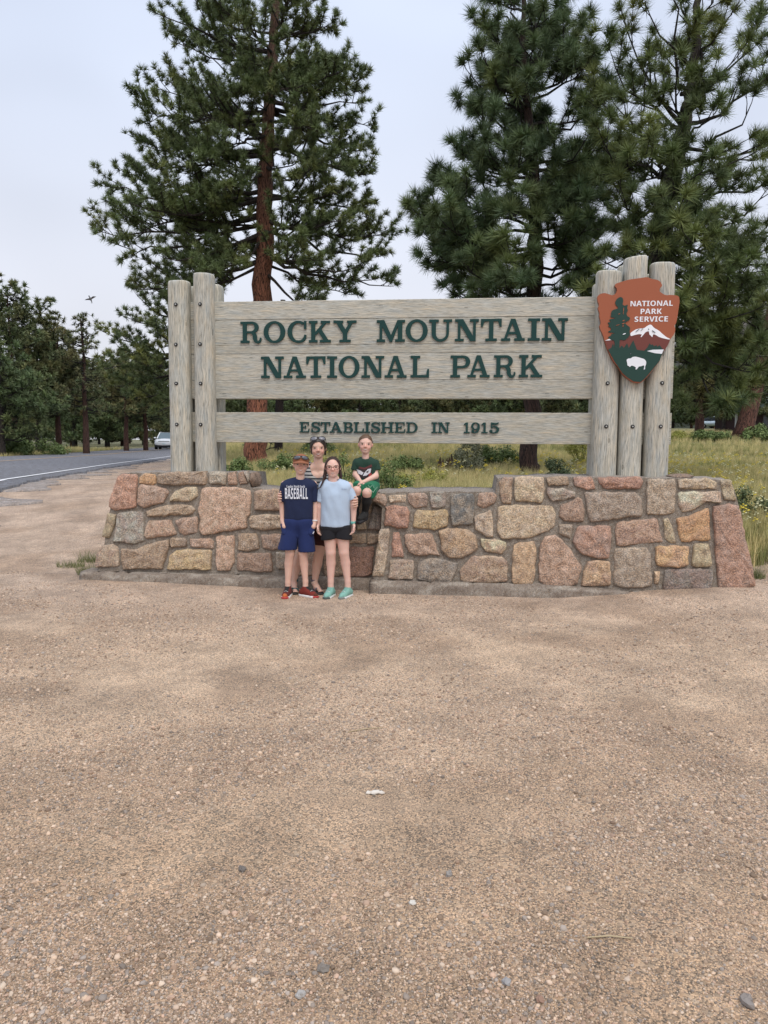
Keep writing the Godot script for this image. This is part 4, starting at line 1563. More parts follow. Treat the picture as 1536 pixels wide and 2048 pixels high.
func build_big_pines() -> void:
	var small := tuft_mesh(1, 46, 1.0, 0.040, 95.0)
	var large := tuft_mesh(2, 85, 1.0, 0.026, 100.0)
	var r := rng_of(404)
	# the tall old pine behind the left half of the sign
	var root := thing("pine_tree", "tall red-barked pine rising behind the left half of the sign", "tree", place(508, 950, 24.0))
	var limbs := []
	for l in [[103, 308, 24, 0.6], [118, 345, 85, -0.8], [95, 420, -10, 1.2], [150, 400, 110, 2.0], [240, 262, 210, 0.4], [230, 300, 165, -1.4], [250, 330, 235, 2.2], [300, 268, 295, -0.5], [310, 300, 330, 1.6], [388, 205, 375, 0.3], [380, 240, 350, -1.6], [400, 250, 410, 2.2], [430, 181, 470, 0.2], [440, 225, 500, 1.5], [425, 215, 440, -1.8], [470, 300, 520, 2.4], [480, 290, 545, -2.0], [525, 255, 590, -0.6], [530, 330, 590, 1.0],
			[70, 680, 45, 0.4], [85, 640, 20, -1.2], [60, 600, -20, 1.0], [140, 728, 165, 0.5], [130, 690, 120, -1.5], [160, 700, 150, 2.0], [215, 752, 250, -0.5], [200, 735, 210, 1.8], [225, 745, 300, -1.8], [280, 750, 350, 0.2], [285, 700, 330, 1.6], [390, 750, 410, -0.4], [400, 690, 380, 1.8], [440, 780, 465, 0.5], [450, 770, 520, -1.4], [460, 700, 440, 2.2], [505, 792, 570, 0.4], [500, 740, 545, 2.0], [520, 700, 590, -1.6], [540, 640, 610, 1.4], [480, 420, 560, 2.6], [500, 640, 520, 2.8], [350, 440, 380, 2.4], [330, 620, 350, 2.4], [270, 430, 290, 2.6], [240, 640, 250, 2.7], [180, 470, 190, 2.4], [170, 610, 170, 2.5]]:
		limbs.append([l[0], l[1], l[2], l[3], 0.085 if absf(l[1] - 520.0) > 190.0 else 0.06])
	for k in 18:                                        # behind the trunk, and above the picture
		var y := -160.0 + k * 39.0
		var reach := lerpf(90.0, 210.0, clampf((y + 160.0) / 600.0, 0.0, 1.0))
		limbs.append([y + 30.0, 530.0 + r.randf_range(-1, 1) * reach, y + r.randf_range(-25, 15), r.randf_range(-3.2, -1.2) if k % 3 else r.randf_range(1.0, 2.6), 0.05])
	traced_pine(root, 24.0, [[508, 962, 0.46], [511, 930, 0.37], [514, 840, 0.33], [524, 600, 0.30], [529, 420, 0.25], [534, 270, 0.20], [545, 100, 0.15], [551, 0, 0.12], [556, -170, 0.05]], limbs,
		{"bark": Color(0.56, 0.225, 0.13), "bark_top": Color(0.36, 0.20, 0.14), "wood": Color(0.15, 0.12, 0.10), "tuft": 0.215, "green": Color(0.045, 0.066, 0.032), "green2": Color(0.062, 0.085, 0.040), "fresh": Color(0.115, 0.125, 0.05), "bare": 0.20, "side": 0.42, "side_most": 1.55, "gap": 0.60, "step": 0.095, "gaps": -0.04, "lift": 0.9, "sag": 0.10, "fill": 0.95}, 1, small)
	# the young dense pine right of centre
	root = thing("pine_tree", "dense dark long-needled pine behind the right half of the sign board", "tree", place(1058, 948, 19.0))
	limbs = []
	for l in [[40, 1011, -10, 0.2], [90, 956, 55, 0.3], [110, 985, 100, -0.8], [200, 941, 150, 0.3], [190, 960, 120, 1.2], [260, 917, 205, -0.3], [280, 950, 240, 1.4], [330, 905, 300, 0.2], [340, 930, 330, -1.3], [350, 960, 300, 1.8], [430, 862, 375, 0.4], [440, 900, 380, 1.6], [480, 822, 438, 0.2], [470, 850, 470, -1.2], [490, 880, 450, 1.9], [540, 857, 515, 0.5], [540, 890, 540, -1.2], [560, 930, 545, 1.8], [600, 905, 590, 0.2], [610, 960, 600, 1.6],
			[30, 1126, 15, 0.3], [60, 1090, 30, 1.2], [100, 1175, 55, -0.2], [120, 1140, 90, 1.3], [160, 1215, 90, 0.2], [180, 1180, 140, 1.5], [230, 1230, 190, -0.4], [250, 1190, 220, 1.7], [300, 1230, 290, 0.4], [320, 1170, 290, 1.9], [380, 1240, 360, -0.2], [400, 1190, 390, 1.8], [450, 1245, 440, 0.2], [470, 1180, 460, 1.9], [520, 1240, 520, 0.3], [540, 1150, 540, 2.0], [580, 1220, 590, 0.4], [590, 1120, 590, 2.0], [620, 1180, 640, -0.8], [640, 950, 640, -1.0], [420, 1040, 420, 2.2], [320, 1030, 310, 2.2], [220, 1040, 200, 2.0], [120, 1050, 100, 1.6], [510, 1020, 500, 2.3], [570, 1010, 570, 2.3], [700, 1150, 720, -1.5], [690, 960, 730, -1.2]]:
		limbs.append([l[0] + 25, l[1], l[2], l[3], 0.05])
	for k in 20:
		var y := -120.0 + k * 36.0
		var reach := lerpf(40.0, 170.0, clampf((y + 120.0) / 560.0, 0.0, 1.0))
		limbs.append([y + 40.0, 1060.0 + r.randf_range(-1, 1) * reach, y + r.randf_range(-25, 15), r.randf_range(-2.4, -0.8), 0.04])
	traced_pine(root, 19.0, [[1058, 965, 0.29], [1058, 930, 0.23], [1064, 800, 0.20], [1070, 560, 0.18], [1072, 412, 0.15], [1056, 258, 0.11], [1048, 100, 0.075], [1046, -120, 0.03]], limbs,
		{"bark": Color(0.13, 0.072, 0.055), "wood": Color(0.085, 0.068, 0.06), "tuft": 0.30, "green": Color(0.034, 0.058, 0.034), "green2": Color(0.050, 0.075, 0.040), "fresh": Color(0.095, 0.115, 0.045), "bare": 0.20, "side": 0.45, "side_most": 1.1, "gap": 0.58, "step": 0.12, "gaps": -0.10, "sag": 0.16, "lift": 1.2, "fill": 0.95}, 2, large)
	# the open pine behind the shield
	root = thing("pine_tree", "open-crowned pine with bare crooked limbs behind the arrowhead shield", "tree", place(1326, 960, 16.5))
	limbs = []
	for l in [[250, 1236, 45, 0.3, 0.06], [260, 1215, 110, 0.9, 0.05], [300, 1170, 190, -0.6, 0.05], [330, 1245, 215, 1.0, 0.06], [345, 1205, 300, 1.6, 0.07], [350, 1270, 330, 1.8, 0.05], [180, 1290, 10, 0.6, 0.05], [150, 1330, -40, 1.0, 0.05], [140, 1480, 10, 0.3, 0.05], [190, 1530, 50, -0.4, 0.05], [230, 1470, 120, 1.4, 0.06], [250, 1560, 140, 0.4, 0.06], [300, 1520, 210, 1.2, 0.06], [330, 1590, 260, -0.5, 0.06], [370, 1500, 300, 1.6, 0.06], [390, 1570, 360, 0.8, 0.06], [420, 1430, 370, 1.8, 0.05], [430, 1600, 450, 0.2, 0.07], [460, 1480, 440, 2.0, 0.06], [500, 1580, 520, 1.0, 0.075], [505, 1520, 560, 2.0, 0.06], [510, 1430, 560, 1.8, 0.05], [520, 1600, 620, 0.0, 0.06], [540, 1500, 660, 1.5, 0.06], [560, 1410, 680, 1.6, 0.05], [580, 1540, 720, 1.2, 0.05], [600, 1450, 760, 0.8, 0.045], [610, 1390, 740, 1.2, 0.04], [480, 1240, 450, 0.9, 0.06], [520, 1200, 530, 0.6, 0.055], [560, 1190, 570, 1.2, 0.05], [420, 1230, 390, 1.3, 0.05], [580, 1250, 620, -1.2, 0.05], [600, 1400, 650, -1.5, 0.05], [540, 1520, 600, -1.8, 0.06], [470, 1500, 500, -1.8, 0.06], [620, 1560, 790, -0.6, 0.05], [610, 1500, 800, 0.4, 0.045], [600, 1600, 700, -1.6, 0.05], [200, 1400, 60, -1.2, 0.04], [300, 1420, 230, 1.6, 0.05], [360, 1300, 260, 1.8, 0.05], [400, 1400, 330, 2.0, 0.05], [450, 1360, 420, 2.2, 0.05], [500, 1390, 480, 2.4, 0.05], [530, 1460, 560, 2.2, 0.05], [560, 1500, 640, 2.4, 0.05], [600, 1420, 700, 2.4, 0.05], [600, 1520, 760, 2.2, 0.05], [560, 1600, 660, 1.8, 0.05], [260, 1350, 130, 1.6, 0.05], [220, 1440, 160, 1.4, 0.05], [420, 1540, 400, 1.4, 0.06], [480, 1290, 500, 1.8, 0.05], [580, 1370, 620, 2.4, 0.05], [620, 1370, 800, 1.4, 0.04], [620, 1460, 820, 1.6, 0.04], [100, 1440, -60, 0.8, 0.04], [90, 1350, -80, -0.6, 0.04]]:
		limbs.append(l)
	traced_pine(root, 16.5, [[1302, 975, 0.33], [1304, 900, 0.27], [1316, 520, 0.22], [1338, 380, 0.185], [1366, 270, 0.15], [1384, 180, 0.115], [1394, 40, 0.08], [1402, -140, 0.03]], limbs,
		{"bark": Color(0.15, 0.12, 0.105), "wood": Color(0.11, 0.095, 0.085), "tuft": 0.27, "green": Color(0.040, 0.062, 0.030), "green2": Color(0.060, 0.082, 0.036), "fresh": Color(0.11, 0.125, 0.045), "bare": 0.36, "side": 0.40, "side_most": 1.0, "gap": 0.75, "step": 0.14, "gaps": -0.08, "sag": 0.2, "lift": 1.2, "fill": 0.92}, 3, large)


func forest_pine(root: Node3D, height: float, reach: float, s: int, o: Dictionary, mesh: Mesh) -> void:
	var t := Pine.new()
	var r := rng_of(s)
	var pts := []
	var radii := []
	for k in 9:
		var f := k / 8.0
		pts.append(root.position + Vector3(n_rock.get_noise_2d(k * 9.0, s * 20.0) * 0.3 * f + o.get("lean", 0.0) * f * height, height * f - 0.3, 0.0))
		radii.append(lerpf(o.get("girth", 0.3), 0.03, pow(f, 0.9)))
	tube(t.trunk, pts, radii, 10, o.bark, true, 0.08, Vector2(2, 0.4))
	var y: float = o.get("clear", 0.22) * height
	while y < height * 0.99:
		var f := y / height
		var c: float = o.get("clear", 0.22)
		var shape := sin(PI * clampf(lerpf(0.30, 1.0, (f - c) / (1.0 - c)), 0.0, 1.0))
		var l: float = reach * maxf(0.18, pow(maxf(shape, 0.0), 0.8)) * r.randf_range(0.55, 1.12)
		var a := r.randf() * TAU
		var from: Vector3 = root.position + Vector3(o.get("lean", 0.0) * f * height, y, 0)
		limb(t, r, from, from + Vector3(cos(a) * l, l * r.randf_range(-0.1, 0.35), sin(a) * l), 0.05, o)
		y += o.get("whorl", 0.13) * r.randf_range(0.6, 1.4)
	finish_tree(t, root, mesh, o)


func build_forest() -> void:
	var mesh := tuft_mesh(3, 26, 1.0, 0.085, 100.0)
	var bark := Color(0.25, 0.12, 0.085)
	var grey := Color(0.17, 0.14, 0.12)
	var base := {"wood": Color(0.06, 0.05, 0.042), "tuft": 0.36, "green": Color(0.042, 0.062, 0.034), "green2": Color(0.066, 0.082, 0.042), "fresh": Color(0.12, 0.105, 0.055), "gap": 0.75, "step": 0.36, "side": 0.42, "side_most": 1.5, "fill": 0.92, "bare": 0.12}
	var made := []
	# [px of the foot, py of the foot, depth, height, reach, clear share, kind, label]
	var spots := [
		[30, 912, 50, 11.2, 3.6, 0.22, 0, "tall round-topped pine at the left edge of the photo beyond the road"],
		[78, 908, 53, 9.6, 3.3, 0.26, 1, "wide pine with bare fork near its top, second tall one from the left edge"],
		[118, 908, 52, 9.4, 2.6, 0.30, 2, "pine with brownish lower boughs beside the slim bare-topped one beyond the road"],
		[173, 906, 50, 9.4, 1.8, 0.30, 3, "slim sparse pine with a long bare red trunk beyond the road"],
		[253, 903, 62, 8.3, 3.0, 0.34, 2, "dark pine with a leaning trunk beyond the road, left of the white car"],
		[292, 902, 66, 8.6, 3.1, 0.32, 0, "pine whose trunk stands directly behind the white car"],
		[5, 925, 42, 6.2, 2.9, 0.12, 4, "low bushy blue-green pine at the left edge beyond the road"],
		[52, 910, 62, 7.4, 3.4, 0.10, 4, "dark bushy pine filling the space under the two tallest left pines"],
		[150, 900, 78, 9.4, 3.6, 0.08, 4, "dark bushy pine deep in the wood behind the slim bare trunk"],
		[215, 900, 80, 8.9, 3.8, 0.08, 4, "dark bushy pine deep in the wood left of the leaning trunk"],
		[330, 898, 84, 9.4, 4.0, 0.08, 1, "dark pine deep in the wood right behind the sign's left posts"],
		[420, 895, 80, 9.8, 4.0, 0.10, 0, "far dark pine seen between the left posts and the red trunk"],
		[480, 890, 86, 9.8, 4.2, 0.08, 1, "far dark pine seen just left of the red trunk"],
		[560, 885, 82, 9.2, 4.2, 0.08, 4, "far dark pine seen through the slot right of the red trunk"],
		[640, 880, 86, 8.6, 4.2, 0.08, 2, "far dark pine above the woman seen through the sign's slot"],
		[720, 876, 84, 7.8, 4.2, 0.06, 4, "far dark pine above the seated boy seen through the sign's slot"],
		[800, 872, 88, 8.2, 4.2, 0.06, 1, "far dark pine behind the middle of the sign's slot"],
		[870, 872, 84, 8.4, 4.2, 0.06, 0, "far dark pine behind the tree stump"],
		[945, 870, 82, 9.4, 4.2, 0.06, 2, "far dark pine behind the slot left of the dense pine's trunk"],
		[1020, 868, 80, 9.4, 4.0, 0.06, 4, "far dark pine close behind the dense pine's trunk"],
		[1110, 868, 78, 9.4, 4.0, 0.06, 1, "far dark pine behind the round bush at the dense pine"],
		[1190, 866, 74, 9.8, 4.0, 0.08, 0, "far dark pine behind the sign's right posts"],
		[1290, 864, 72, 9.6, 3.8, 0.08, 4, "far dark pine hidden behind the arrowhead shield"],
		[1398, 868, 43, 6.4, 2.6, 0.24, 2, "small pine with a thin dark trunk on the rise right of the sign"],
		[1450, 850, 68, 8.8, 3.6, 0.16, 1, "far dark pine right of the sign, left of the cabin"],
		[1545, 850, 62, 9.8, 3.8, 0.2, 0, "far dark pine at the right edge of the photo beside the cabin"],
	]
	for q in spots:
		var at := place(q[0], q[1], q[2])
		at.y = ground_h(at.x, at.z)
		var near: bool = q[2] < 70 and q[0] < 300
		var root := thing("pine_tree", q[7], "tree", at, "pines standing in the wood beyond" if q[2] >= 72 else "pines along the far side of the road" if q[0] < 320 else "")
		var o := base.duplicate()
		o.bark = [bark, grey, bark * 0.8, Color(0.17, 0.085, 0.06), grey * 0.7][q[6]]
		o.clear = q[5]
		o.girth = 0.24 if near else 0.3
		match int(q[6]):
			1:
				o.green = Color(0.045, 0.060, 0.034)
				o.whorl = 0.14
			2:
				o.green2 = Color(0.085, 0.085, 0.042)
				o.fresh = Color(0.15, 0.115, 0.062)
			3:
				o.whorl = 0.12
				o.fill = 0.65
				o.tuft = 0.26
				o.green2 = Color(0.08, 0.08, 0.05)
				o.bare = 0.35
			4:
				o.green = Color(0.040, 0.062, 0.034)
				o.green2 = Color(0.056, 0.080, 0.040)
				o.fresh = Color(0.10, 0.105, 0.05)
		if q[2] >= 72:
			o.step = 0.55
			o.tuft = 0.5
			o.whorl = 0.15
		forest_pine(root, q[3], q[4], 100 + made.size(), o, mesh)
		made.append(root)
	# the wood goes on: copies of the far pines, further back
	var r0 := rng_of(515)
	for k in 84:
		var src: Node3D = made[10 + r0.randi() % 13]
		var far := r0.randf_range(92.0, 150.0)
		var x := (-0.56 + 1.4 * (k + r0.randf()) / 84.0) * far
		var c := src.duplicate() as Node3D
		c.name = numbered("pine_tree")
		add_child(c)
		c.position = Vector3(x, ground_h(x, -far), -far)
		c.rotation.y = r0.randf() * TAU
		c.scale = Vector3.ONE * r0.randf_range(0.85, 1.15) * (1.0 if absf(x / far + 0.02) > 0.08 else 0.8)
		tag(c, "one of the many dark pines forming the far edge of the meadow and wood", "tree", "pines of the distant wood")
	# the big-limbed pine right behind the left posts
	var root := thing("pine_tree", "low spreading pine with thick twisted limbs just left of the sign's left posts", "tree", place(395, 930, 34.0))
	var limbs := []
	for l in [[700, 190, 660, 0.3, 0.10], [680, 196, 735, 0.8, 0.08], [720, 215, 780, -0.6, 0.08], [660, 240, 630, 0.6, 0.09], [650, 270, 590, -0.4, 0.09], [640, 300, 560, 0.8, 0.09], [640, 340, 540, 0.2, 0.08], [700, 230, 700, 1.8, 0.08], [740, 250, 800, 1.2, 0.07], [750, 290, 820, 0.4, 0.07], [720, 270, 730, 2.0, 0.08], [690, 300, 660, 2.2, 0.07], [760, 320, 830, 1.8, 0.06], [650, 380, 560, 1.0, 0.07], [650, 430, 590, 0.5, 0.07], [700, 460, 640, 0.6, 0.07], [740, 480, 720, 0.3, 0.06], [760, 470, 800, 1.0, 0.06], [700, 300, 640, -1.8, 0.07], [730, 240, 760, -1.8, 0.07]]:
		limbs.append(l)
	traced_pine(root, 34.0, [[395, 945, 0.36], [394, 900, 0.3], [392, 760, 0.26], [388, 650, 0.2], [384, 560, 0.1]], limbs,
		{"bark": Color(0.16, 0.13, 0.11), "wood": Color(0.17, 0.15, 0.13), "tuft": 0.25, "green": Color(0.040, 0.060, 0.030), "green2": Color(0.060, 0.078, 0.036), "fresh": Color(0.14, 0.14, 0.04), "bare": 0.34, "side": 0.36, "side_most": 1.4, "gap": 0.65, "step": 0.19, "sag": 0.22, "fill": 0.92}, 7, tuft_mesh(1, 40, 1.0, 0.05, 95.0))
	# a dark second trunk beside the red one, and the leaning trunk at the right
	root = thing("pine_tree", "thin dark pine trunk with dead twigs right beside the big red trunk", "tree", place(556, 945, 30.0))
	var t := Pine.new()
	var r := rng_of(61)
	var o := {"bark": Color(0.075, 0.05, 0.04), "wood": Color(0.05, 0.04, 0.035), "tuft": 0.24, "green": Color(0.040, 0.060, 0.030), "bare": 0.4, "fill": 0.6, "gap": 0.9}
	tube(t.trunk, [place(556, 950, 30.0), place(557, 900, 30.0), place(560, 760, 30.0), place(566, 600, 30.0)], [0.21, 0.17, 0.15, 0.10], 12, o.bark, true, 0.1, Vector2(2, 0.5))
	for l in [[905, 620, 925], [890, 505, 900], [870, 640, 880], [800, 630, 780], [700, 640, 690], [640, 500, 630], [620, 620, 610], [720, 490, 730]]:
		limb(t, r, place(559, l[0], 30.0), place(l[1], l[2], 30.0 + r.randf_range(-1, 1)), 0.035, o)
	finish_tree(t, root, tuft_mesh(1, 40, 1.0, 0.05, 95.0), o)
	root = thing("pine_tree", "leaning pine trunk with peeling red bark at the right edge in front of the cabin", "tree", place(1488, 868, 42.0))
	t = Pine.new()
	o = {"bark": Color(0.26, 0.12, 0.085), "wood": Color(0.055, 0.047, 0.042), "tuft": 0.3, "green": Color(0.036, 0.054, 0.030), "green2": Color(0.05, 0.07, 0.036), "bare": 0.3, "fill": 0.85, "gap": 0.8, "step": 0.4}
	tube(t.trunk, [place(1484, 876, 42.0), place(1490, 858, 42.0), place(1505, 800, 42.0), place(1522, 740, 42.0), place(1545, 600, 42.0)], [0.58, 0.46, 0.42, 0.36, 0.2], 16, o.bark, true, 0.16, Vector2(2, 0.4))
	for l in [[770, 1420, 760], [760, 1460, 720], [740, 1440, 690], [720, 1600, 700], [700, 1480, 650], [690, 1400, 660], [680, 1600, 640], [640, 1500, 590], [620, 1460, 600], [610, 1620, 560], [780, 1590, 790], [750, 1500, 770], [730, 1400, 720]]:
		limb(t, r, place(1518, l[0], 42.0), place(l[1], l[2], 42.0 + r.randf_range(-2, 2)), 0.07, o)
	finish_tree(t, root, mesh, o)


# ---------------------------------------------------------------- meadow

func blade_clump(s: int, blades: int, tall: float, wide: float, splay: float) -> ArrayMesh:
	var r := rng_of(s)
	var mb := MB.new()
	for k in blades:
		var a := r.randf() * TAU
		var foot := Vector3(cos(a), 0, sin(a)) * r.randf() * 0.07
		var lean := Vector3(cos(a + r.randf_range(-1, 1)), 0, sin(a + r.randf_range(-1, 1))) * splay * r.randf()
		var h := tall * r.randf_range(0.5, 1.15)
		var side := Vector3(r.randf_range(-1, 1), 0, r.randf_range(-1, 1)).normalized() * wide
		var c := Color.WHITE * r.randf_range(0.75, 1.2)
		var b := mb.v.size()
		mb.add(foot - side, c)
		mb.add(foot + side, c)
		mb.add(foot + Vector3.UP * h * 0.6 + lean * h * 0.35 + side * 0.7, c)
		mb.add(foot + Vector3.UP * h * 0.6 + lean * h * 0.35 - side * 0.7, c)
		mb.add(foot + Vector3.UP * h + lean * h, c * 1.15)
		mb.quad(b, b + 1, b + 2, b + 3)
		mb.tri(b + 3, b + 2, b + 4)
	return mb.mesh(false)


func build_grass() -> void:
	var r := rng_of(88)
	var kinds := [
		[blade_clump(11, 26, 0.30, 0.006, 0.45), [Color(0.24, 0.265, 0.10), Color(0.19, 0.23, 0.08), Color(0.30, 0.30, 0.125)], 22000],
		[blade_clump(12, 22, 0.42, 0.005, 0.30), [Color(0.56, 0.48, 0.25), Color(0.48, 0.43, 0.21), Color(0.40, 0.38, 0.17)], 34000],
		[blade_clump(13, 30, 0.20, 0.008, 0.7), [Color(0.19, 0.22, 0.085), Color(0.28, 0.27, 0.125), Color(0.36, 0.33, 0.18)], 20000]]
	for q in kinds:
		var where: Array[Transform3D] = []
		var tint := PackedColorArray()
		while where.size() < q[2]:
			var d := 8.2 * pow(75.0 / 8.2, r.randf())
			var x := r.randf_range(-0.72, 0.62) * (d + 1.0)
			var z := -d
			var w := wall_uv(x, z)
			if w.y > -1.0 and w.x < 3.95 and w.x > -3.6:
				continue
			if x > road_x(d) - 8.2 and x < road_x(d) + 1.5:
				continue
			if r.randf() < dirt_share(x, z) * 1.25 or (z < -36.3 and z > -39.9 and x > 5.5):
				continue
			var straw := n_low.get_noise_2d(x * 7.0 + 500.0, z * 7.0)
			if q[1][0].r > 0.5 and straw < -0.2 and r.randf() < 0.8:
				continue
			if q[1][0].r < 0.3 and straw > 0.2 and r.randf() < 0.6:
				continue
			var s := r.randf_range(0.7, 1.25) * lerpf(1.0, 0.62, smoothstep(11.0, 16.0, d)) * lerpf(1.0, 1.8, smoothstep(20.0, 60.0, d)) * (0.75 if x < road_x(d) or w.x > 3.7 and d < 13.0 else 1.0)
			where.append(Transform3D(Basis.from_euler(Vector3(0, r.randf() * TAU, 0)).scaled(Vector3(s * lerpf(1.0, 1.8, smoothstep(15.0, 60.0, d)), s, s)), Vector3(x, ground_h(x, z) - 0.01, z)))
			tint.append((q[1][r.randi() % 3] as Color) * Color(1.05, 1.0, 0.95) * r.randf_range(0.9, 1.35))
		scatter("meadow_grass", q[0], M.leaf, where, tint)
	# yellow and cream flower heads among the grass
	var fl := MB.new()
	for k in 5:
		ball(fl, Vector3(r.randf_range(-1, 1) * 0.03, 0.36 + r.randf_range(-0.03, 0.03), r.randf_range(-1, 1) * 0.03), Vector3(0.016, 0.009, 0.016), 3, 6, Color.WHITE)
	var where: Array[Transform3D] = []
	var tint := PackedColorArray()
	while where.size() < 1500:
		var d := r.randf_range(9.0, 26.0)
		var x := r.randf_range(-0.15, 0.6) * d
		if dirt_share(x, -d) > 0.1 or wall_uv(x, -d).y > -1.0 and wall_uv(x, -d).x < 4.1:
			continue
		if n_low.get_noise_2d(x * 25.0, d * 25.0) < 0.05 + (0.15 if x < 3.0 else 0.0):
			continue
		where.append(Transform3D(Basis().scaled(Vector3.ONE * r.randf_range(0.7, 1.2)), Vector3(x, ground_h(x, -d), -d)))
		tint.append(Color(0.62, 0.5, 0.06) if r.randf() < 0.6 else Color(0.62, 0.6, 0.36))
	scatter("meadow_flowers", fl.mesh(), M.leaf, where, tint)


# a bush: stems and a cloud of small leaves, gathered in uneven lobes
func bush(called: String, label: String, at: Vector3, wide: float, tall: float, leaf: float, count: int, tone: Color, tone2: Color, s: int, narrow := 1.0, group := "") -> Node3D:
	at.y = ground_h(at.x, at.z) - 0.02
	var root := thing(called, label, "bush", at, group)
	var r := rng_of(s)
	var stems := MB.new()
	var leaves := MB.new()
	var lobes := []
	for k in 15:
		var a := r.randf() * TAU
		var q := sqrt(r.randf())
		lobes.append([Vector3(cos(a) * q * wide * 0.42, tall * r.randf_range(0.25, 0.88) * (1.0 - 0.3 * q * q), sin(a) * q * wide * 0.42), r.randf_range(0.12, 0.24) * (wide + tall) * 0.5])
		var top: Vector3 = lobes[-1][0]
		tube(stems, [Vector3(top.x * 0.15, 0, top.z * 0.15), top * 0.55 + Vector3(r.randf_range(-1, 1), 0, r.randf_range(-1, 1)) * 0.04, top * 1.05], [0.012, 0.008, 0.004], 4, Color(0.12, 0.09, 0.065))
	for k in count:
		var l: Array = lobes[r.randi() % lobes.size()]
		var d: Vector3 = Vector3(r.randfn(), r.randfn(), r.randfn()).normalized() * l[1] * pow(r.randf(), 0.45)
		var p: Vector3 = l[0] + d
		if p.y < 0.03:
			continue
		var n: Vector3 = (d.normalized() + Vector3(r.randf_range(-1, 1), r.randf_range(-0.4, 1.2), r.randf_range(-1, 1)) * 0.9).normalized()
		var x: Vector3 = n.cross(Vector3(r.randf_range(-1, 1), r.randf_range(-1, 1), r.randf_range(-1, 1))).normalized()
		var y: Vector3 = n.cross(x) * leaf * r.randf_range(0.7, 1.3)
		x *= leaf * 0.45 * narrow
		var c := tone.lerp(tone2, r.randf()) * r.randf_range(0.75, 1.25)
		leaves.face([p - y, p + x, p + y, p - x], c)
	part("stems", stems.mesh(), M.bark, root)
	tag(part("foliage", leaves.mesh(false), M.leaf, root), "", "", "", "stuff")
	return root


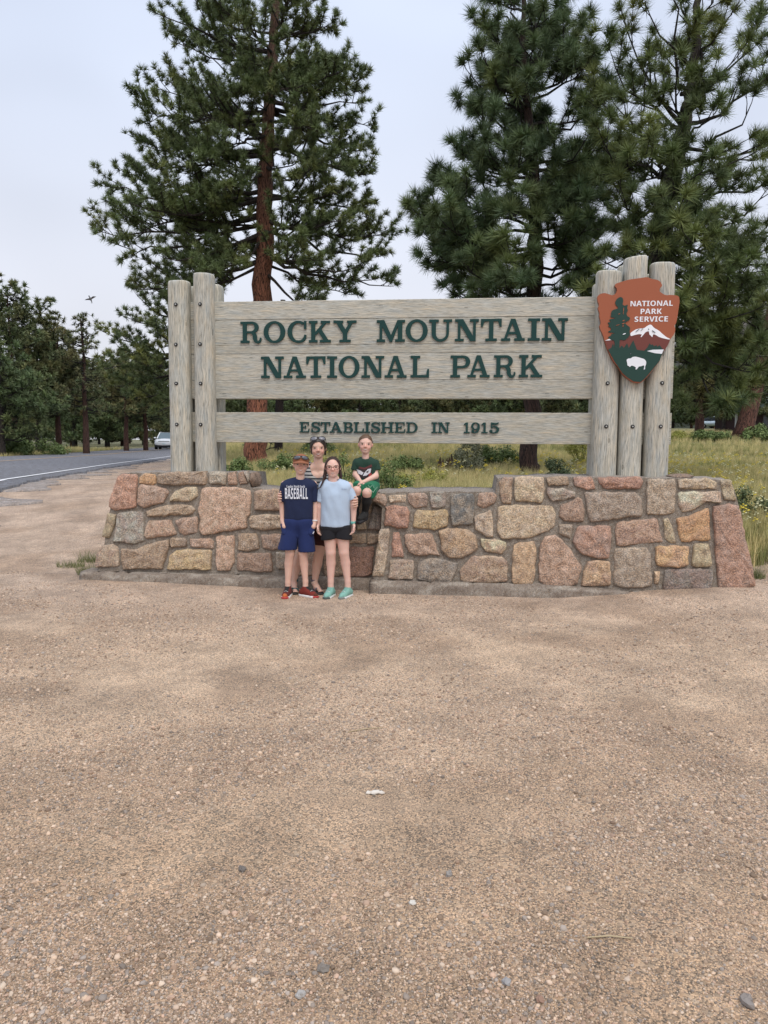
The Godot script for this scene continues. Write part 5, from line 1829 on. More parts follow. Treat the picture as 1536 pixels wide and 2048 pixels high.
func build_bushes() -> void:
	var g1 := Color(0.090, 0.140, 0.040)
	var g2 := Color(0.175, 0.225, 0.068)
	var y1 := Color(0.22, 0.24, 0.05)
	var y2 := Color(0.36, 0.35, 0.07)
	# [px, py, depth, width px, height px, kind, label]
	for q in [
		[780, 965, 12.6, 95, 95, 0, "green leafy shrub growing behind the seated boy's right side"],
		[690, 950, 14.5, 120, 75, 0, "green shrub growing between the woman and the seated boy"],
		[850, 955, 15.0, 105, 44, 1, "low yellow-green rabbitbrush in front of the broken tree stump"],
		[815, 935, 18.5, 60, 40, 0, "small dark green shrub left of the broken tree stump"],
		[940, 930, 19.0, 60, 70, 2, "grey-green upright sage bush just right of the tree stump"],
		[1000, 925, 21.0, 80, 50, 0, "low green shrub midway between the stump and the dense pine's trunk"],
		[1110, 945, 15.5, 62, 66, 3, "dark small-leaved bush right of the dense pine's trunk"],
		[995, 975, 11.8, 70, 34, 0, "low green shrub just above the wall left of the wall's step"],
		[1165, 930, 22.0, 70, 60, 1, "yellow-green shrub behind the dark bush, left of the right posts"],
		[1455, 950, 11.2, 75, 46, 1, "yellow-green shrub above the wall's right end, on the left of two"],
		[1497, 945, 11.6, 55, 45, 4, "yellow-flowered shrub touching the green one above the wall's right end"],
		[1490, 985, 10.2, 110, 70, 5, "dark green shrub leaning over the right end of the wall"],
		[1420, 875, 40.0, 70, 24, 0, "low green shrub beside the thin dark trunk on the right rise"],
		[1370, 872, 41.0, 60, 20, 1, "low yellowish shrub left of the thin dark trunk on the right rise"],
		[1520, 866, 39.0, 70, 30, 0, "green shrub at the foot of the leaning trunk"],
		[470, 945, 17.0, 60, 52, 0, "green shrub between the left posts and the big red trunk"],
		[560, 950, 19.0, 70, 40, 0, "green shrub at the foot of the thin dark trunk"],
		[760, 890, 40.0, 70, 26, 3, "dark bush far out in the meadow behind the seated boy"],
		[870, 888, 46.0, 80, 26, 3, "dark bush at the meadow's far edge behind the stump"],
		[640, 905, 28.0, 80, 40, 0, "green shrub in the meadow behind the woman"],
		[75, 912, 46.0, 110, 30, 0, "green undergrowth bush beyond the road at far left"],
		[20, 918, 45.0, 70, 34, 0, "green undergrowth bush at the left photo edge beyond the road"],
	]:
		var at := place(q[0], q[1], q[2])
		var w: float = q[3] * q[2] / FOCAL * 1.15
		var h: float = q[4] * q[2] / FOCAL * 1.25
		var k: int = q[5]
		var leaf := clampf(0.0017 * q[2], 0.022, 0.075)
		bush("bush", q[6], at, w, h, leaf * (1.35 if k == 2 else 1.0), 3600, [g1, y1, Color(0.15, 0.165, 0.10), Color(0.04, 0.062, 0.025), Color(0.16, 0.19, 0.05), Color(0.055, 0.085, 0.03)][k], [g2, y2, Color(0.23, 0.23, 0.14), Color(0.075, 0.10, 0.04), Color(0.52, 0.44, 0.05), Color(0.12, 0.14, 0.05)][k], 300 + int(q[0]), 0.5 if k in [1, 2, 4] else 1.0)
	for q in [[183, 1082, 9.6, 42, 26, "grass tuft against the upper left corner of the stone wall"], [175, 1142, 8.75, 30, 30, "grass tuft at the foot of the wall's left end beside the footing"], [140, 1105, 9.3, 40, 16, "flat grass tuft in the dirt left of the stone wall"], [1512, 1165, 8.15, 26, 24, "small green weed at the foot of the wall's right end"]]:
		var at := place(q[0], q[1], q[2])
		at.y = ground_h(at.x, at.z) - 0.01
		var root := thing("grass_tuft", q[5], "grass tuft", at)
		var s: float = q[3] * q[2] / FOCAL
		var mb := MB.new()
		var r := rng_of(int(q[0]))
		for k in 220:
			var a := r.randf() * TAU
			var f := Vector3(cos(a) * s * 0.7, 0, sin(a) * s * 0.4) * sqrt(r.randf())
			var h: float = q[4] * q[2] / FOCAL * r.randf_range(0.4, 1.2)
			var lean := Vector3(r.randf_range(-1, 1), 0, r.randf_range(-1, 1)) * h * 0.6
			var w := Vector3(r.randf_range(-1, 1), 0, r.randf_range(-1, 1)).normalized() * 0.003
			mb.face([f - w, f + w, f + lean + Vector3.UP * h], [Color(0.10, 0.13, 0.045), Color(0.24, 0.23, 0.10), Color(0.15, 0.17, 0.06)][k % 3] * r.randf_range(0.8, 1.2))
		tag(part("blades", mb.mesh(false), M.leaf, root), "", "", "", "stuff")


func build_stump() -> void:
	var at := place(897, 930, 20.0)
	at.y = ground_h(at.x, at.z)
	var root := thing("tree_stump", "splintered orange-brown tree stump standing in the meadow grass behind the wall", "stump", at)
	var r := rng_of(19)
	var mb := MB.new()
	for k in 15:
		var a := TAU * k / 15 + r.randf_range(-0.1, 0.1)
		var foot := Vector3(cos(a) * 0.28, -0.1, sin(a) * 0.22)
		var h := r.randf_range(0.18, 0.42) + (0.22 if k in [2, 3] else 0.0)
		var top := foot * 0.85 + Vector3(r.randf_range(-0.05, 0.05), h + 0.1, 0)
		tube(mb, [foot, foot.lerp(top, 0.6), top], [0.085, 0.065, 0.008], 5, Color(0.27, 0.12, 0.05).lerp(Color(0.40, 0.27, 0.15), r.randf()) * r.randf_range(0.6, 1.1), true, 0.2, Vector2(1, 1))
	part("splintered_trunk", mb.mesh(false), M.bark, root)
	mb = MB.new()
	tube(mb, [Vector3(-0.2, 0.02, 0.1), Vector3(-0.42, 0.09, 0.14), Vector3(-0.55, 0.17, 0.16)], [0.09, 0.07, 0.04], 8, Color(0.10, 0.075, 0.06), true, 0.2)
	part("broken_root", mb.mesh(), M.bark, root)


# ---------------------------------------------------------------- people

var pd := 8.0              # the depth of the person being built
var pb := Vector3.ZERO     # and the point between the feet


func at(x: float, y: float, dz := 0.0) -> Vector3:     # joints, read off an enlargement of the group
	return place(520.0 + x / 5.389, 840.0 + y / 5.389, pd - dz) - pb


func skin_field(mb: MB, prims: Array, cell: float, k: float, tone: Color) -> void:
	mb.join(field(prims, cell, k), tone)


func cloth(prims: Array, cell: float, k: float, tone: Color, cuts := [], less := [], wob := 0.010) -> MB:
	var out := MB.new()
	out.join(field(prims, cell, k, less, cuts, wob), tone)
	return out


func hand(mb: MB, wrist: Vector3, dir: Vector3, palm: Vector3, size: float, curl: float, mirror: float, tone: Color) -> void:
	var d := dir.normalized()
	var n := (palm - d * palm.dot(d)).normalized()
	var s := d.cross(n).normalized() * mirror
	var p := []
	for k in 4:
		var o := (k - 1.5) * 0.155 * size
		var root: Vector3 = wrist + d * size * (0.50 - 0.02 * absf(k - 1.3)) + s * o
		p.append([wrist + d * size * 0.06 + s * o * 0.55, root, 0.10 * size, 0.075 * size])
		var l: float = size * [0.36, 0.44, 0.47, 0.40][3 - k] * 1.05
		var d1 := (d * cos(curl * 0.6) + n * sin(curl * 0.6) + s * (k - 1.5) * 0.07).normalized()
		var d2 := (d * cos(curl * 1.5) + n * sin(curl * 1.5)).normalized()
		var d3 := (d * cos(curl * 2.1) + n * sin(curl * 2.1)).normalized()
		var a := root + d1 * l * 0.45
		var b := a + d2 * l * 0.32
		p.append([root, a, 0.066 * size, 0.060 * size])
		p.append([a, b, 0.060 * size, 0.056 * size])
		p.append([b, b + d3 * l * 0.23, 0.056 * size, 0.046 * size])
	var tr := wrist + d * size * 0.18 + s * size * 0.22
	var tm := tr + (d * 0.65 + s * 0.6 + n * 0.35).normalized() * size * 0.24
	p.append([wrist + d * size * 0.08 + s * 0.08 * size, tr, 0.10 * size, 0.085 * size])
	p.append([tr, tm, 0.08 * size, 0.066 * size])
	p.append([tm, tm + (d * 0.95 + s * 0.15 + n * 0.3).normalized() * size * 0.2, 0.066 * size, 0.052 * size])
	mb.join(field(p, 0.0038, 0.008), tone)


# the head, its features and the frame that hair and glasses hang from
func head(root: Node3D, mb: MB, c: Vector3, h: float, tone: Color, yaw: float, roll: float, smile := 1.0, brow := Color(0.06, 0.035, 0.022)) -> Transform3D:
	var f := (EYE - (c + pb)).normalized()
	var x := Vector3.UP.cross(f).normalized()
	var b := Basis(x, f.cross(x).normalized(), f) * Basis.from_euler(Vector3(0, yaw, roll))
	var t := Transform3D(b.scaled(Vector3.ONE * h), c)
	var e := func(px: float, py: float, pz: float) -> Vector3: return t * Vector3(px, py, pz)
	var p := [
		[e.call(0, 0.09, -0.04), Vector3(0.345, 0.41, 0.415) * h, b],
		[e.call(0, -0.13, 0.08), Vector3(0.295, 0.34, 0.30) * h, b],
		[e.call(0, -0.36, 0.17), Vector3(0.175, 0.135, 0.165) * h, b],
		[e.call(-0.15, -0.16, 0.245), Vector3(0.10, 0.09, 0.09) * h, b], [e.call(0.15, -0.16, 0.245), Vector3(0.10, 0.09, 0.09) * h, b],
		[e.call(0, 0.02, 0.355), e.call(0, -0.11, 0.43), 0.030 * h, 0.048 * h],
		[e.call(-0.045, -0.125, 0.385), e.call(0.045, -0.125, 0.385), 0.035 * h, 0.035 * h],
		[e.call(-0.352, -0.03, -0.02), Vector3(0.042, 0.10, 0.065) * h, b], [e.call(0.352, -0.03, -0.02), Vector3(0.042, 0.10, 0.065) * h, b],
		[e.call(-0.17, 0.095, 0.31), e.call(0.17, 0.095, 0.31), 0.05 * h, 0.05 * h],
	]
	var f0 := mb.v.size()
	mb.join(field(p, 0.0042, 0.05 * h), tone)
	for k in range(f0, mb.v.size()):                    # rosier cheeks, nose and ears
		var q := t.affine_inverse() * mb.v[k]
		var rosy := 0.0
		for g in [Vector3(0.2, -0.15, 0.33), Vector3(-0.2, -0.15, 0.33), Vector3(0, -0.1, 0.43), Vector3(0.36, -0.03, 0), Vector3(-0.36, -0.03, 0)]:
			rosy = maxf(rosy, 1.0 - q.distance_to(g) / 0.17)
		mb.c[k] = tone.lerp(tone * Color(1.04, 0.80, 0.78), clampf(rosy * 1.2, 0.0, 0.6))
	var eyes := func(s: float) -> void:
		var m := MB.new()
		ball(m, Vector3.ZERO, Vector3(0.056, 0.023, 0.03) * h, 6, 10, Color(0.55, 0.50, 0.47))
		ball(m, Vector3(0, 0.002 * h, 0.018 * h), Vector3(0.028, 0.028, 0.020) * h, 6, 10, Color(0.035, 0.022, 0.016))
		tube(m, [Vector3(-0.075 * h, 0.0, 0.012 * h), Vector3(0, 0.034 * h, 0.03 * h), Vector3(0.075 * h, 0.0, 0.012 * h)], [0.006 * h, 0.012 * h, 0.006 * h], 5, Color(0.03, 0.02, 0.016))
		var o := part("eye", m.mesh(), M.gloss, root)
		o.transform = Transform3D(b, e.call(0.148 * s, 0.005, 0.322))
		m = MB.new()
		tube(m, [Vector3(-0.085 * s, -0.008, 0.002) * h, Vector3(0.0, 0.010, 0.012) * h, Vector3(0.10 * s, -0.016, -0.03) * h], [0.011 * h, 0.013 * h, 0.006 * h], 6, brow)
		o = part("eyebrow", m.mesh(), M.hair, root)
		o.transform = Transform3D(b, e.call(0.15 * s, 0.105, 0.345))
	eyes.call(-1.0)
	eyes.call(1.0)
	var m := MB.new()
	var lip := Color(0.40, 0.12, 0.10)
	tube(m, [Vector3(-0.18, 0.040 * smile, -0.062) * h, Vector3(-0.075, 0.030, 0.0) * h, Vector3(0, 0.024, 0.016) * h, Vector3(0.075, 0.022, 0.0) * h, Vector3(0.18, 0.040 * smile, -0.062) * h], [0.006 * h, 0.013 * h, 0.014 * h, 0.013 * h, 0.006 * h], 8, lip)
	tube(m, [Vector3(-0.18, 0.040 * smile, -0.062) * h, Vector3(-0.08, -0.034 * smile, 0.0) * h, Vector3(0, -0.056 * smile, 0.014) * h, Vector3(0.08, -0.034 * smile, 0.0) * h, Vector3(0.18, 0.040 * smile, -0.062) * h], [0.006 * h, 0.015 * h, 0.019 * h, 0.015 * h, 0.006 * h], 8, lip)
	var o := part("lips", m.mesh(), M.skin, root)
	o.transform = Transform3D(b, e.call(0, -0.265, 0.328))
	m = MB.new()
	tube(m, [Vector3(-0.15, 0.030 * smile, -0.042) * h, Vector3(-0.07, 0.0, 0.0) * h, Vector3(0, -0.012 * smile, 0.010) * h, Vector3(0.07, 0.0, 0.0) * h, Vector3(0.15, 0.030 * smile, -0.042) * h], [0.006 * h, 0.021 * h, 0.026 * h, 0.021 * h, 0.006 * h], 8, Color(0.78, 0.74, 0.68))
	o = part("teeth", m.mesh(), M.gloss, root)
	o.transform = Transform3D(b, e.call(0, -0.265, 0.328))
	return t


func hair_cap(t: Transform3D, extra: float, face: Array, more := [], wob := 0.004) -> MB:
	var h := t.basis.x.length()
	var b := t.basis.orthonormalized()
	var p := [[t * Vector3(0, 0.09, -0.05), Vector3(0.345 + extra, 0.41 + extra, 0.415 + extra) * h, b], [t * Vector3(0, -0.12, -0.14), Vector3(0.30 + extra, 0.30, 0.26 + extra) * h, b]]
	for q in more:
		p.append([t * (q[0] as Vector3), t * (q[1] as Vector3), q[2] * h, q[3] * h])
	var less := [[t * (face[0] as Vector3), (face[1] as Vector3) * h, b]]
	return field(p, 0.005, 0.05 * h, less, [], wob, 22.0)


func shoe(root: Node3D, ankle: Vector3, dir: Vector3, l: float, upper: Color, mid: Color, toe: Color, sole: Color, sole_toe: Color) -> void:
	var d := Vector3(dir.x, 0, dir.z).normalized()
	var s := d.cross(Vector3.UP)
	var g := Vector3(ankle.x, -0.004, ankle.z)
	var heel := g - d * l * 0.22
	var tip := g + d * l * 0.72
	var up := Vector3.UP
	var m := MB.new()
	m.join(field([[heel + up * 0.045, g + d * l * 0.2 + up * 0.055, 0.034, 0.036], [g + d * l * 0.2 + up * 0.048, tip - d * 0.012 + up * 0.028, 0.038, 0.020], [heel + up * 0.05 + d * 0.02, ankle + Vector3(0, 0.0, 0) - up * (ankle.y - 0.085), 0.034, 0.036], [g + d * l * 0.46 + up * 0.030 - s * 0.014, g + d * l * 0.46 + up * 0.030 + s * 0.014, 0.027, 0.027]], 0.006, 0.02, [], [[g + up * 0.02, -up]]), upper)
	for k in m.v.size():
		var f := (m.v[k] - g).dot(d) / l
		var y := m.v[k].y
		var across := absf((m.v[k] - g).dot(s))
		if f > 0.60 and y < 0.055:
			m.c[k] = toe
		elif f > 0.02 and y > 0.062 and across < 0.022:
			m.c[k] = mid
	part("shoe", m.mesh(), M.cloth, root)
	m = MB.new()
	m.join(field([[heel + up * 0.016, g + d * l * 0.2 + up * 0.014, 0.037, 0.040], [g + d * l * 0.2 + up * 0.014, tip - d * 0.015 + up * 0.018, 0.041, 0.031], [g + d * l * 0.5 + up * 0.012 - s * 0.014, g + d * l * 0.5 + up * 0.012 + s * 0.014, 0.034, 0.034]], 0.006, 0.02, [], [[g + up * 0.024, up], [g, -up]]), sole)
	for k in m.v.size():
		if (m.v[k] - g).dot(d) / l > 0.60:
			m.c[k] = sole_toe
	part("shoe_sole", m.mesh(), M.plain, root)
	m = MB.new()      # laces
	for k in 4:
		var q := g + d * l * (0.10 + 0.10 * k) + up * (0.094 - 0.007 * k)
		tube(m, [q - s * 0.022 - up * 0.006, q + up * 0.003, q + s * 0.022 - up * 0.006], [0.003, 0.003, 0.003], 5, (sole as Color).lerp(upper, 0.3))
	part("laces", m.mesh(), M.plain, root)


func surface_z(p: Vector3, prims: Array, k: float) -> float:
	# how far forward (towards the camera, +z) the surface of these prims lies at p.x, p.y
	var z := p.z + 0.35
	for n in 40:
		var d := 0.2
		for q in prims:
			var e := one(Vector3(p.x, p.y, z), q)
			var h := maxf(k - absf(d - e), 0.0) / k
			d = minf(d, e) - h * h * k * 0.25
		if d < 0.0005:
			break
		z -= d * 0.9
	return z


func drape(mesh: ArrayMesh, prims: Array, k: float, lift: float) -> ArrayMesh:
	var a := mesh.surface_get_arrays(0)
	var v: PackedVector3Array = a[Mesh.ARRAY_VERTEX]
	for n in v.size():
		v[n].z = surface_z(v[n], prims, k) + lift + clampf(v[n].z, 0.0, 0.002)
	a[Mesh.ARRAY_VERTEX] = v
	var m := ArrayMesh.new()
	m.add_surface_from_arrays(Mesh.PRIMITIVE_TRIANGLES, a)
	return m


func patch(poly: Array, prims: Array, k: float, lift: float, col: Color) -> MB:
	# a flat print on cloth: a polygon (in joint-reading units) split finely and laid on the surface
	var p := PackedVector2Array()
	for n in range(0, poly.size(), 2):
		var a := at(poly[n], poly[n + 1])
		p.append(Vector2(a.x, a.y))
	p = ccw(p)
	var mb := MB.new()
	var idx := Geometry2D.triangulate_polygon(p)
	for n in range(0, idx.size(), 3):
		var t := [p[idx[n]], p[idx[n + 1]], p[idx[n + 2]]]
		if (t[1] - t[0]).cross(t[2] - t[0]) < 0.0:
			t.reverse()
		var m := 3
		for i in m:
			for j in m - i:
				var c := func(u: int, w: int) -> Vector3:
					var q: Vector2 = t[0] + (t[1] - t[0]) * float(u) / m + (t[2] - t[0]) * float(w) / m
					return Vector3(q.x, q.y, surface_z(Vector3(q.x, q.y, 0), prims, k) + lift)
				mb.face([c.call(i, j), c.call(i + 1, j), c.call(i, j + 1)], col)
				if i + j < m - 1:
					mb.face([c.call(i + 1, j), c.call(i + 1, j + 1), c.call(i, j + 1)], col)
	return mb


func start_person(label: String, depth: float, px: float) -> Node3D:
	pd = depth
	var foot := place(px, 1180.0, depth)
	pb = Vector3(foot.x, ground_h(foot.x, -depth), -depth)
	return thing("person", label, "person", pb, "family posing at the sign")


func build_cap_boy() -> void:
	var root := start_person("boy in tan cap, navy T-shirt and blue shorts standing with hands in his pockets", 7.74, 595)
	var skin := Color(0.676, 0.428, 0.336)
	var navy := Color(0.010, 0.017, 0.055)
	var blue := Color(0.009, 0.020, 0.095)
	var mb := MB.new()
	skin_field(mb, [
		[at(430, 700), at(435, 560), 0.046, 0.043],
		[at(350, 730), at(350, 1050), 0.065, 0.065], [at(490, 730), at(480, 1050), 0.065, 0.065],
		[at(262, 690), at(236, 890), 0.036, 0.030], [at(236, 890), at(240, 1085, 0.03), 0.031, 0.021], [at(240, 1085, 0.03), at(262, 1150, 0.05), 0.022, 0.026],
		[at(578, 690), at(598, 890), 0.036, 0.030], [at(598, 890), at(592, 1085, 0.03), 0.031, 0.021], [at(592, 1085, 0.03), at(575, 1150, 0.05), 0.022, 0.026],
		[at(345, 1120), at(322, 1440, 0.01), 0.075, 0.047], [at(322, 1440, 0.015), at(310, 1550, -0.008), 0.045, 0.044], [at(310, 1550, -0.008), at(301, 1750), 0.044, 0.028], [at(301, 1750), at(301, 1810), 0.028, 0.03],
		[at(480, 1120), at(462, 1430, 0.01), 0.075, 0.047], [at(462, 1430, 0.015), at(474, 1550, -0.008), 0.045, 0.044], [at(474, 1550, -0.008), at(490, 1740), 0.044, 0.028], [at(490, 1740), at(490, 1800), 0.028, 0.03],
	], 0.008, 0.012, skin)
	var t := head(root, mb, at(440, 482), 0.212, skin, 0.0, -0.03, 0.8, Color(0.16, 0.10, 0.06))
	part("body", mb.mesh(), M.skin, root)
	var h := hair_cap(t, 0.012, [Vector3(0, -0.22, 0.22), Vector3(0.40, 0.36, 0.36)])
	for k in h.c.size():
		h.c[k] = Color(0.14, 0.085, 0.05)
	part("hair", h.mesh(), M.hair, root)
	var torso := [[at(338, 730), at(345, 1040), 0.084, 0.086], [at(500, 730), at(490, 1040), 0.084, 0.084], [at(425, 665), at(290, 708), 0.052, 0.052], [at(430, 665), at(560, 705), 0.052, 0.052], [at(420, 800), at(420, 1040), 0.09, 0.088]]
	var s := cloth(torso, 0.009, 0.05, navy, [[at(420, 1078), Vector3.DOWN]], [[at(436, 610, 0.02), Vector3(0.055, 0.035, 0.07), Basis()]])
	var hold := 0.0
	s.join(cloth([[at(280, 705), at(240, 905), 0.052, 0.050]], 0.009, 0.02, navy, [[at(243, 880), (at(240, 905) - at(280, 705)).normalized()]]))
	s.join(cloth([[at(562, 705), at(598, 905), 0.052, 0.050]], 0.009, 0.02, navy, [[at(596, 880), (at(598, 905) - at(562, 705)).normalized()]]))
	part("t_shirt", s.mesh(), M.cloth, root)
	var pants := cloth([[at(350, 1100), at(480, 1100), 0.088, 0.088], [at(350, 1100), at(330, 1230), 0.09, 0.09], [at(480, 1100), at(490, 1230), 0.088, 0.085]], 0.009, 0.04, blue, [[at(420, 1060), Vector3.UP]])
	pants.join(cloth([[at(342, 1150), at(288, 1430), 0.088, 0.104]], 0.009, 0.02, blue, [[at(290, 1392), Vector3.DOWN]], [], 0.010))
	pants.join(cloth([[at(484, 1150), at(504, 1450), 0.084, 0.088]], 0.009, 0.02, blue, [[at(504, 1418), Vector3.DOWN]], [], 0.010))
	for q in [[566, 1125, 545, 1215], [250, 1125, 272, 1215]]:      # hands in the pockets
		pants.join(cloth([[at(q[0], q[1], 0.035), at(q[2], q[3], 0.045), 0.034, 0.038]], 0.008, 0.02, blue))
	part("shorts", pants.mesh(), M.cloth, root)
	# printed lettering across the chest
	var a := at(280, 845)
	var b := at(525, 728)
	var white := paint(lin(0.72, 0.74, 0.80), 0.8)
	part("shirt_print", drape(lettering("BASEBALL", a.x, b.x, a.y, b.y, 0.0), torso, 0.05, 0.010), white, root)
	a = at(298, 724)
	b = at(495, 698)
	part("shirt_print", drape(lettering("Lander North South", a.x, b.x, a.y, b.y, 0.0, "Droid Serif", 700), torso, 0.05, 0.010), white, root)
	var logo := MB.new()
	for k in 3:
		var c := at(566 + k * 8, 1218, 0.0)
		tube(logo, [Vector3(c.x, c.y, 0.072), Vector3(c.x + 0.008, c.y + 0.012 + 0.007 * k, 0.064)], [0.0028, 0.0028], 5, Color(0.7, 0.7, 0.75))
	part("shorts_emblem", logo.mesh(), M.plain, root)
	# cap and the mirrored glasses pushed up on it
	h = MB.new()
	h.join(field([[t * Vector3(0, 0.16, -0.03), Vector3(0.395, 0.375, 0.46) * 0.212, t.basis.orthonormalized()]], 0.005, 0.01, [], [[t * Vector3(0, 0.13, 0), -t.basis.y.normalized()]], 0.0), Color(0.27, 0.10, 0.045))
	part("cap", h.mesh(), M.cloth, root)
	h = MB.new()
	for side in [1.0, -1.0]:
		var first := h.v.size()
		for k in 17:
			var a2 := deg_to_rad(lerpf(-78.0, 78.0, k / 16.0))
			for j in 5:
				var f := j / 4.0
				var q := Vector3(sin(a2) * lerpf(0.385, 0.41, f), 0.185 - 0.09 * f - 0.07 * sin(a2) * sin(a2) + 0.012 * side, cos(a2) * lerpf(0.40, 0.72, f) - 0.02)
				h.add(t * q, Color(0.30, 0.115, 0.055))
		for k in 16:
			for j in 4:
				var a3 := first + k * 5 + j
				if side > 0.0:
					h.quad(a3, a3 + 1, a3 + 6, a3 + 5)
				else:
					h.quad(a3, a3 + 5, a3 + 6, a3 + 1)
	for k in 16:
		h.quad(k * 5 + 4, 85 + k * 5 + 4, 85 + k * 5 + 9, k * 5 + 9)
	part("cap_brim", h.mesh(), M.cloth, root)
	var gl := MB.new()
	for k in [-1.0, 1.0]:
		ball(gl, t * Vector3(0.175 * k, 0.33, 0.385), Vector3(0.036, 0.020, 0.014), 8, 14, Color(0.10, 0.11, 0.13), t.basis.orthonormalized() * Basis.from_euler(Vector3(-0.3, 0.45 * k, -0.2 * k)))
		tube(gl, [t * Vector3(0.33 * k, 0.33, 0.30), t * Vector3(0.41 * k, 0.26, 0.0)], [0.006, 0.005], 6, Color(0.02, 0.02, 0.02))
	tube(gl, [t * Vector3(-0.33, 0.39, 0.31), t * Vector3(0, 0.41, 0.43), t * Vector3(0.33, 0.39, 0.31)], [0.005, 0.006, 0.005], 6, Color(0.015, 0.015, 0.02))
	part("sunglasses", gl.mesh(), M.gloss, root)
	var br := MB.new()
	tube(br, [at(592, 1078, 0.03), at(591, 1092, 0.032)], [0.0265, 0.0265], 16, Color(0.75, 0.75, 0.75))
	part("wristband", br.mesh(), M.plain, root)
	shoe(root, at(301, 1775), Vector3(-0.12, 0, 1), 0.215, Color(0.10, 0.018, 0.012), Color(0.012, 0.012, 0.014), Color(0.46, 0.12, 0.035), Color(0.66, 0.64, 0.62), Color(0.42, 0.05, 0.045))
	shoe(root, at(490, 1760), Vector3(0.85, 0, 0.55), 0.215, Color(0.17, 0.020, 0.015), Color(0.012, 0.012, 0.014), Color(0.10, 0.03, 0.015), Color(0.70, 0.68, 0.66), Color(0.42, 0.05, 0.045))


func build_girl() -> void:
	var root := start_person("girl with glasses and long dark hair in light blue T-shirt and black shorts", 7.74, 678)
	var skin := Color(0.700, 0.445, 0.361)
	var shirt := Color(0.43, 0.53, 0.66)
	var black := Color(0.010, 0.010, 0.012)
	var mb := MB.new()
	skin_field(mb, [
		[at(785, 720), at(785, 590), 0.050, 0.046],
		[at(745, 750), at(750, 1080), 0.068, 0.068], [at(880, 750), at(880, 1080), 0.068, 0.068],
		[at(680, 710), at(640, 940), 0.040, 0.034], [at(640, 940), at(630, 1120), 0.033, 0.023],
		[at(960, 710), at(1008, 930), 0.042, 0.036], [at(1008, 930), at(1006, 1115, 0.02), 0.035, 0.024],
		[at(752, 1165), at(763, 1430, 0.01), 0.080, 0.052], [at(763, 1430, 0.015), at(765, 1540, -0.008), 0.050, 0.049], [at(765, 1540, -0.008), at(763, 1740), 0.049, 0.031], [at(763, 1740), at(763, 1800), 0.031, 0.033],
		[at(886, 1165), at(905, 1430, 0.01), 0.080, 0.052], [at(905, 1430, 0.015), at(922, 1540, -0.008), 0.050, 0.049], [at(922, 1540, -0.008), at(945, 1740), 0.049, 0.031], [at(945, 1740), at(946, 1800), 0.031, 0.033],
	], 0.008, 0.012, skin)
	hand(mb, at(1006, 1118, 0.02), Vector3(-0.02, -1, 0.15), Vector3(-0.7, 0, 0.3), 0.135, 0.55, -1.0, skin)
	hand(mb, at(630, 1125), Vector3(0.0, -1, 0.1), Vector3(0.7, 0, 0.2), 0.13, 0.5, 1.0, skin)
	var t := head(root, mb, at(784, 512), 0.213, skin, 0.0, 0.02, 0.7, Color(0.09, 0.05, 0.035))
	part("body", mb.mesh(), M.skin, root)
	var brown := Color(0.036, 0.018, 0.013)
	var h := hair_cap(t, 0.04, [Vector3(0, -0.11, 0.27), Vector3(0.35, 0.51, 0.37)], [
		[Vector3(-0.33, 0.05, -0.08), Vector3(-0.40, -0.45, -0.06), 0.08, 0.085], [Vector3(-0.40, -0.45, -0.06), Vector3(-0.44, -0.85, 0.12), 0.085, 0.05],
		[Vector3(0.33, 0.05, -0.08), Vector3(0.38, -0.40, -0.12), 0.08, 0.08], [Vector3(0.38, -0.40, -0.12), Vector3(0.36, -0.70, -0.22), 0.08, 0.06],
		[Vector3(0, -0.2, -0.32), Vector3(0, -0.7, -0.36), 0.2, 0.16]])
	for k in h.c.size():
		h.c[k] = brown
	part("hair", h.mesh(), M.hair, root)
	h = MB.new()
	tube(h, [t * Vector3(-0.42, -0.5, 0.05), t * Vector3(-0.50, -0.72, 0.32), t * Vector3(-0.62, -0.95, 0.36), t * Vector3(-0.78, -1.02, 0.30)], [0.014, 0.010, 0.006, 0.003], 6, brown)
	part("hair_strand", h.mesh(), M.hair, root)
	var torso := [[at(735, 745), at(735, 1120), 0.086, 0.086], [at(890, 745), at(888, 1120), 0.086, 0.086], [at(790, 680), at(692, 722), 0.055, 0.052], [at(795, 680), at(945, 720), 0.055, 0.052], [at(810, 820), at(812, 1130), 0.098, 0.098]]
	var s := cloth(torso, 0.009, 0.05, shirt, [[at(812, 1152), Vector3.DOWN]], [[at(788, 632, 0.02), Vector3(0.062, 0.040, 0.08), Basis()]], 0.013)
	s.join(cloth([[at(690, 722), at(642, 910), 0.052, 0.054]], 0.009, 0.02, shirt, [[at(644, 885), (at(642, 910) - at(690, 722)).normalized()]], [], 0.008))
	s.join(cloth([[at(948, 722), at(1012, 890), 0.052, 0.054]], 0.009, 0.02, shirt, [[at(1008, 855), (at(1012, 890) - at(948, 722)).normalized()]], [], 0.008))
	part("t_shirt", s.mesh(), M.cloth, root)
	var logo := MB.new()
	logo.join(patch([884, 737, 892, 732, 900, 738, 892, 743], torso, 0.05, 0.012, Color(0.20, 0.25, 0.36)))
	logo.join(patch([905, 736, 940, 738, 940, 744, 905, 742], torso, 0.05, 0.012, Color(0.26, 0.32, 0.44)))
	part("shirt_logo", logo.mesh(false), M.plain, root)
	var pants := cloth([[at(748, 1150), at(882, 1150), 0.096, 0.096]], 0.009, 0.04, black, [[at(812, 1142), Vector3.UP]])
	pants.join(cloth([[at(750, 1160), at(744, 1330), 0.092, 0.090]], 0.009, 0.02, black, [[at(744, 1284), Vector3(0.15, -1, 0).normalized()]]))
	pants.join(cloth([[at(885, 1160), at(902, 1330), 0.092, 0.092]], 0.009, 0.02, black, [[at(902, 1280), Vector3(-0.12, -1, 0).normalized()]]))
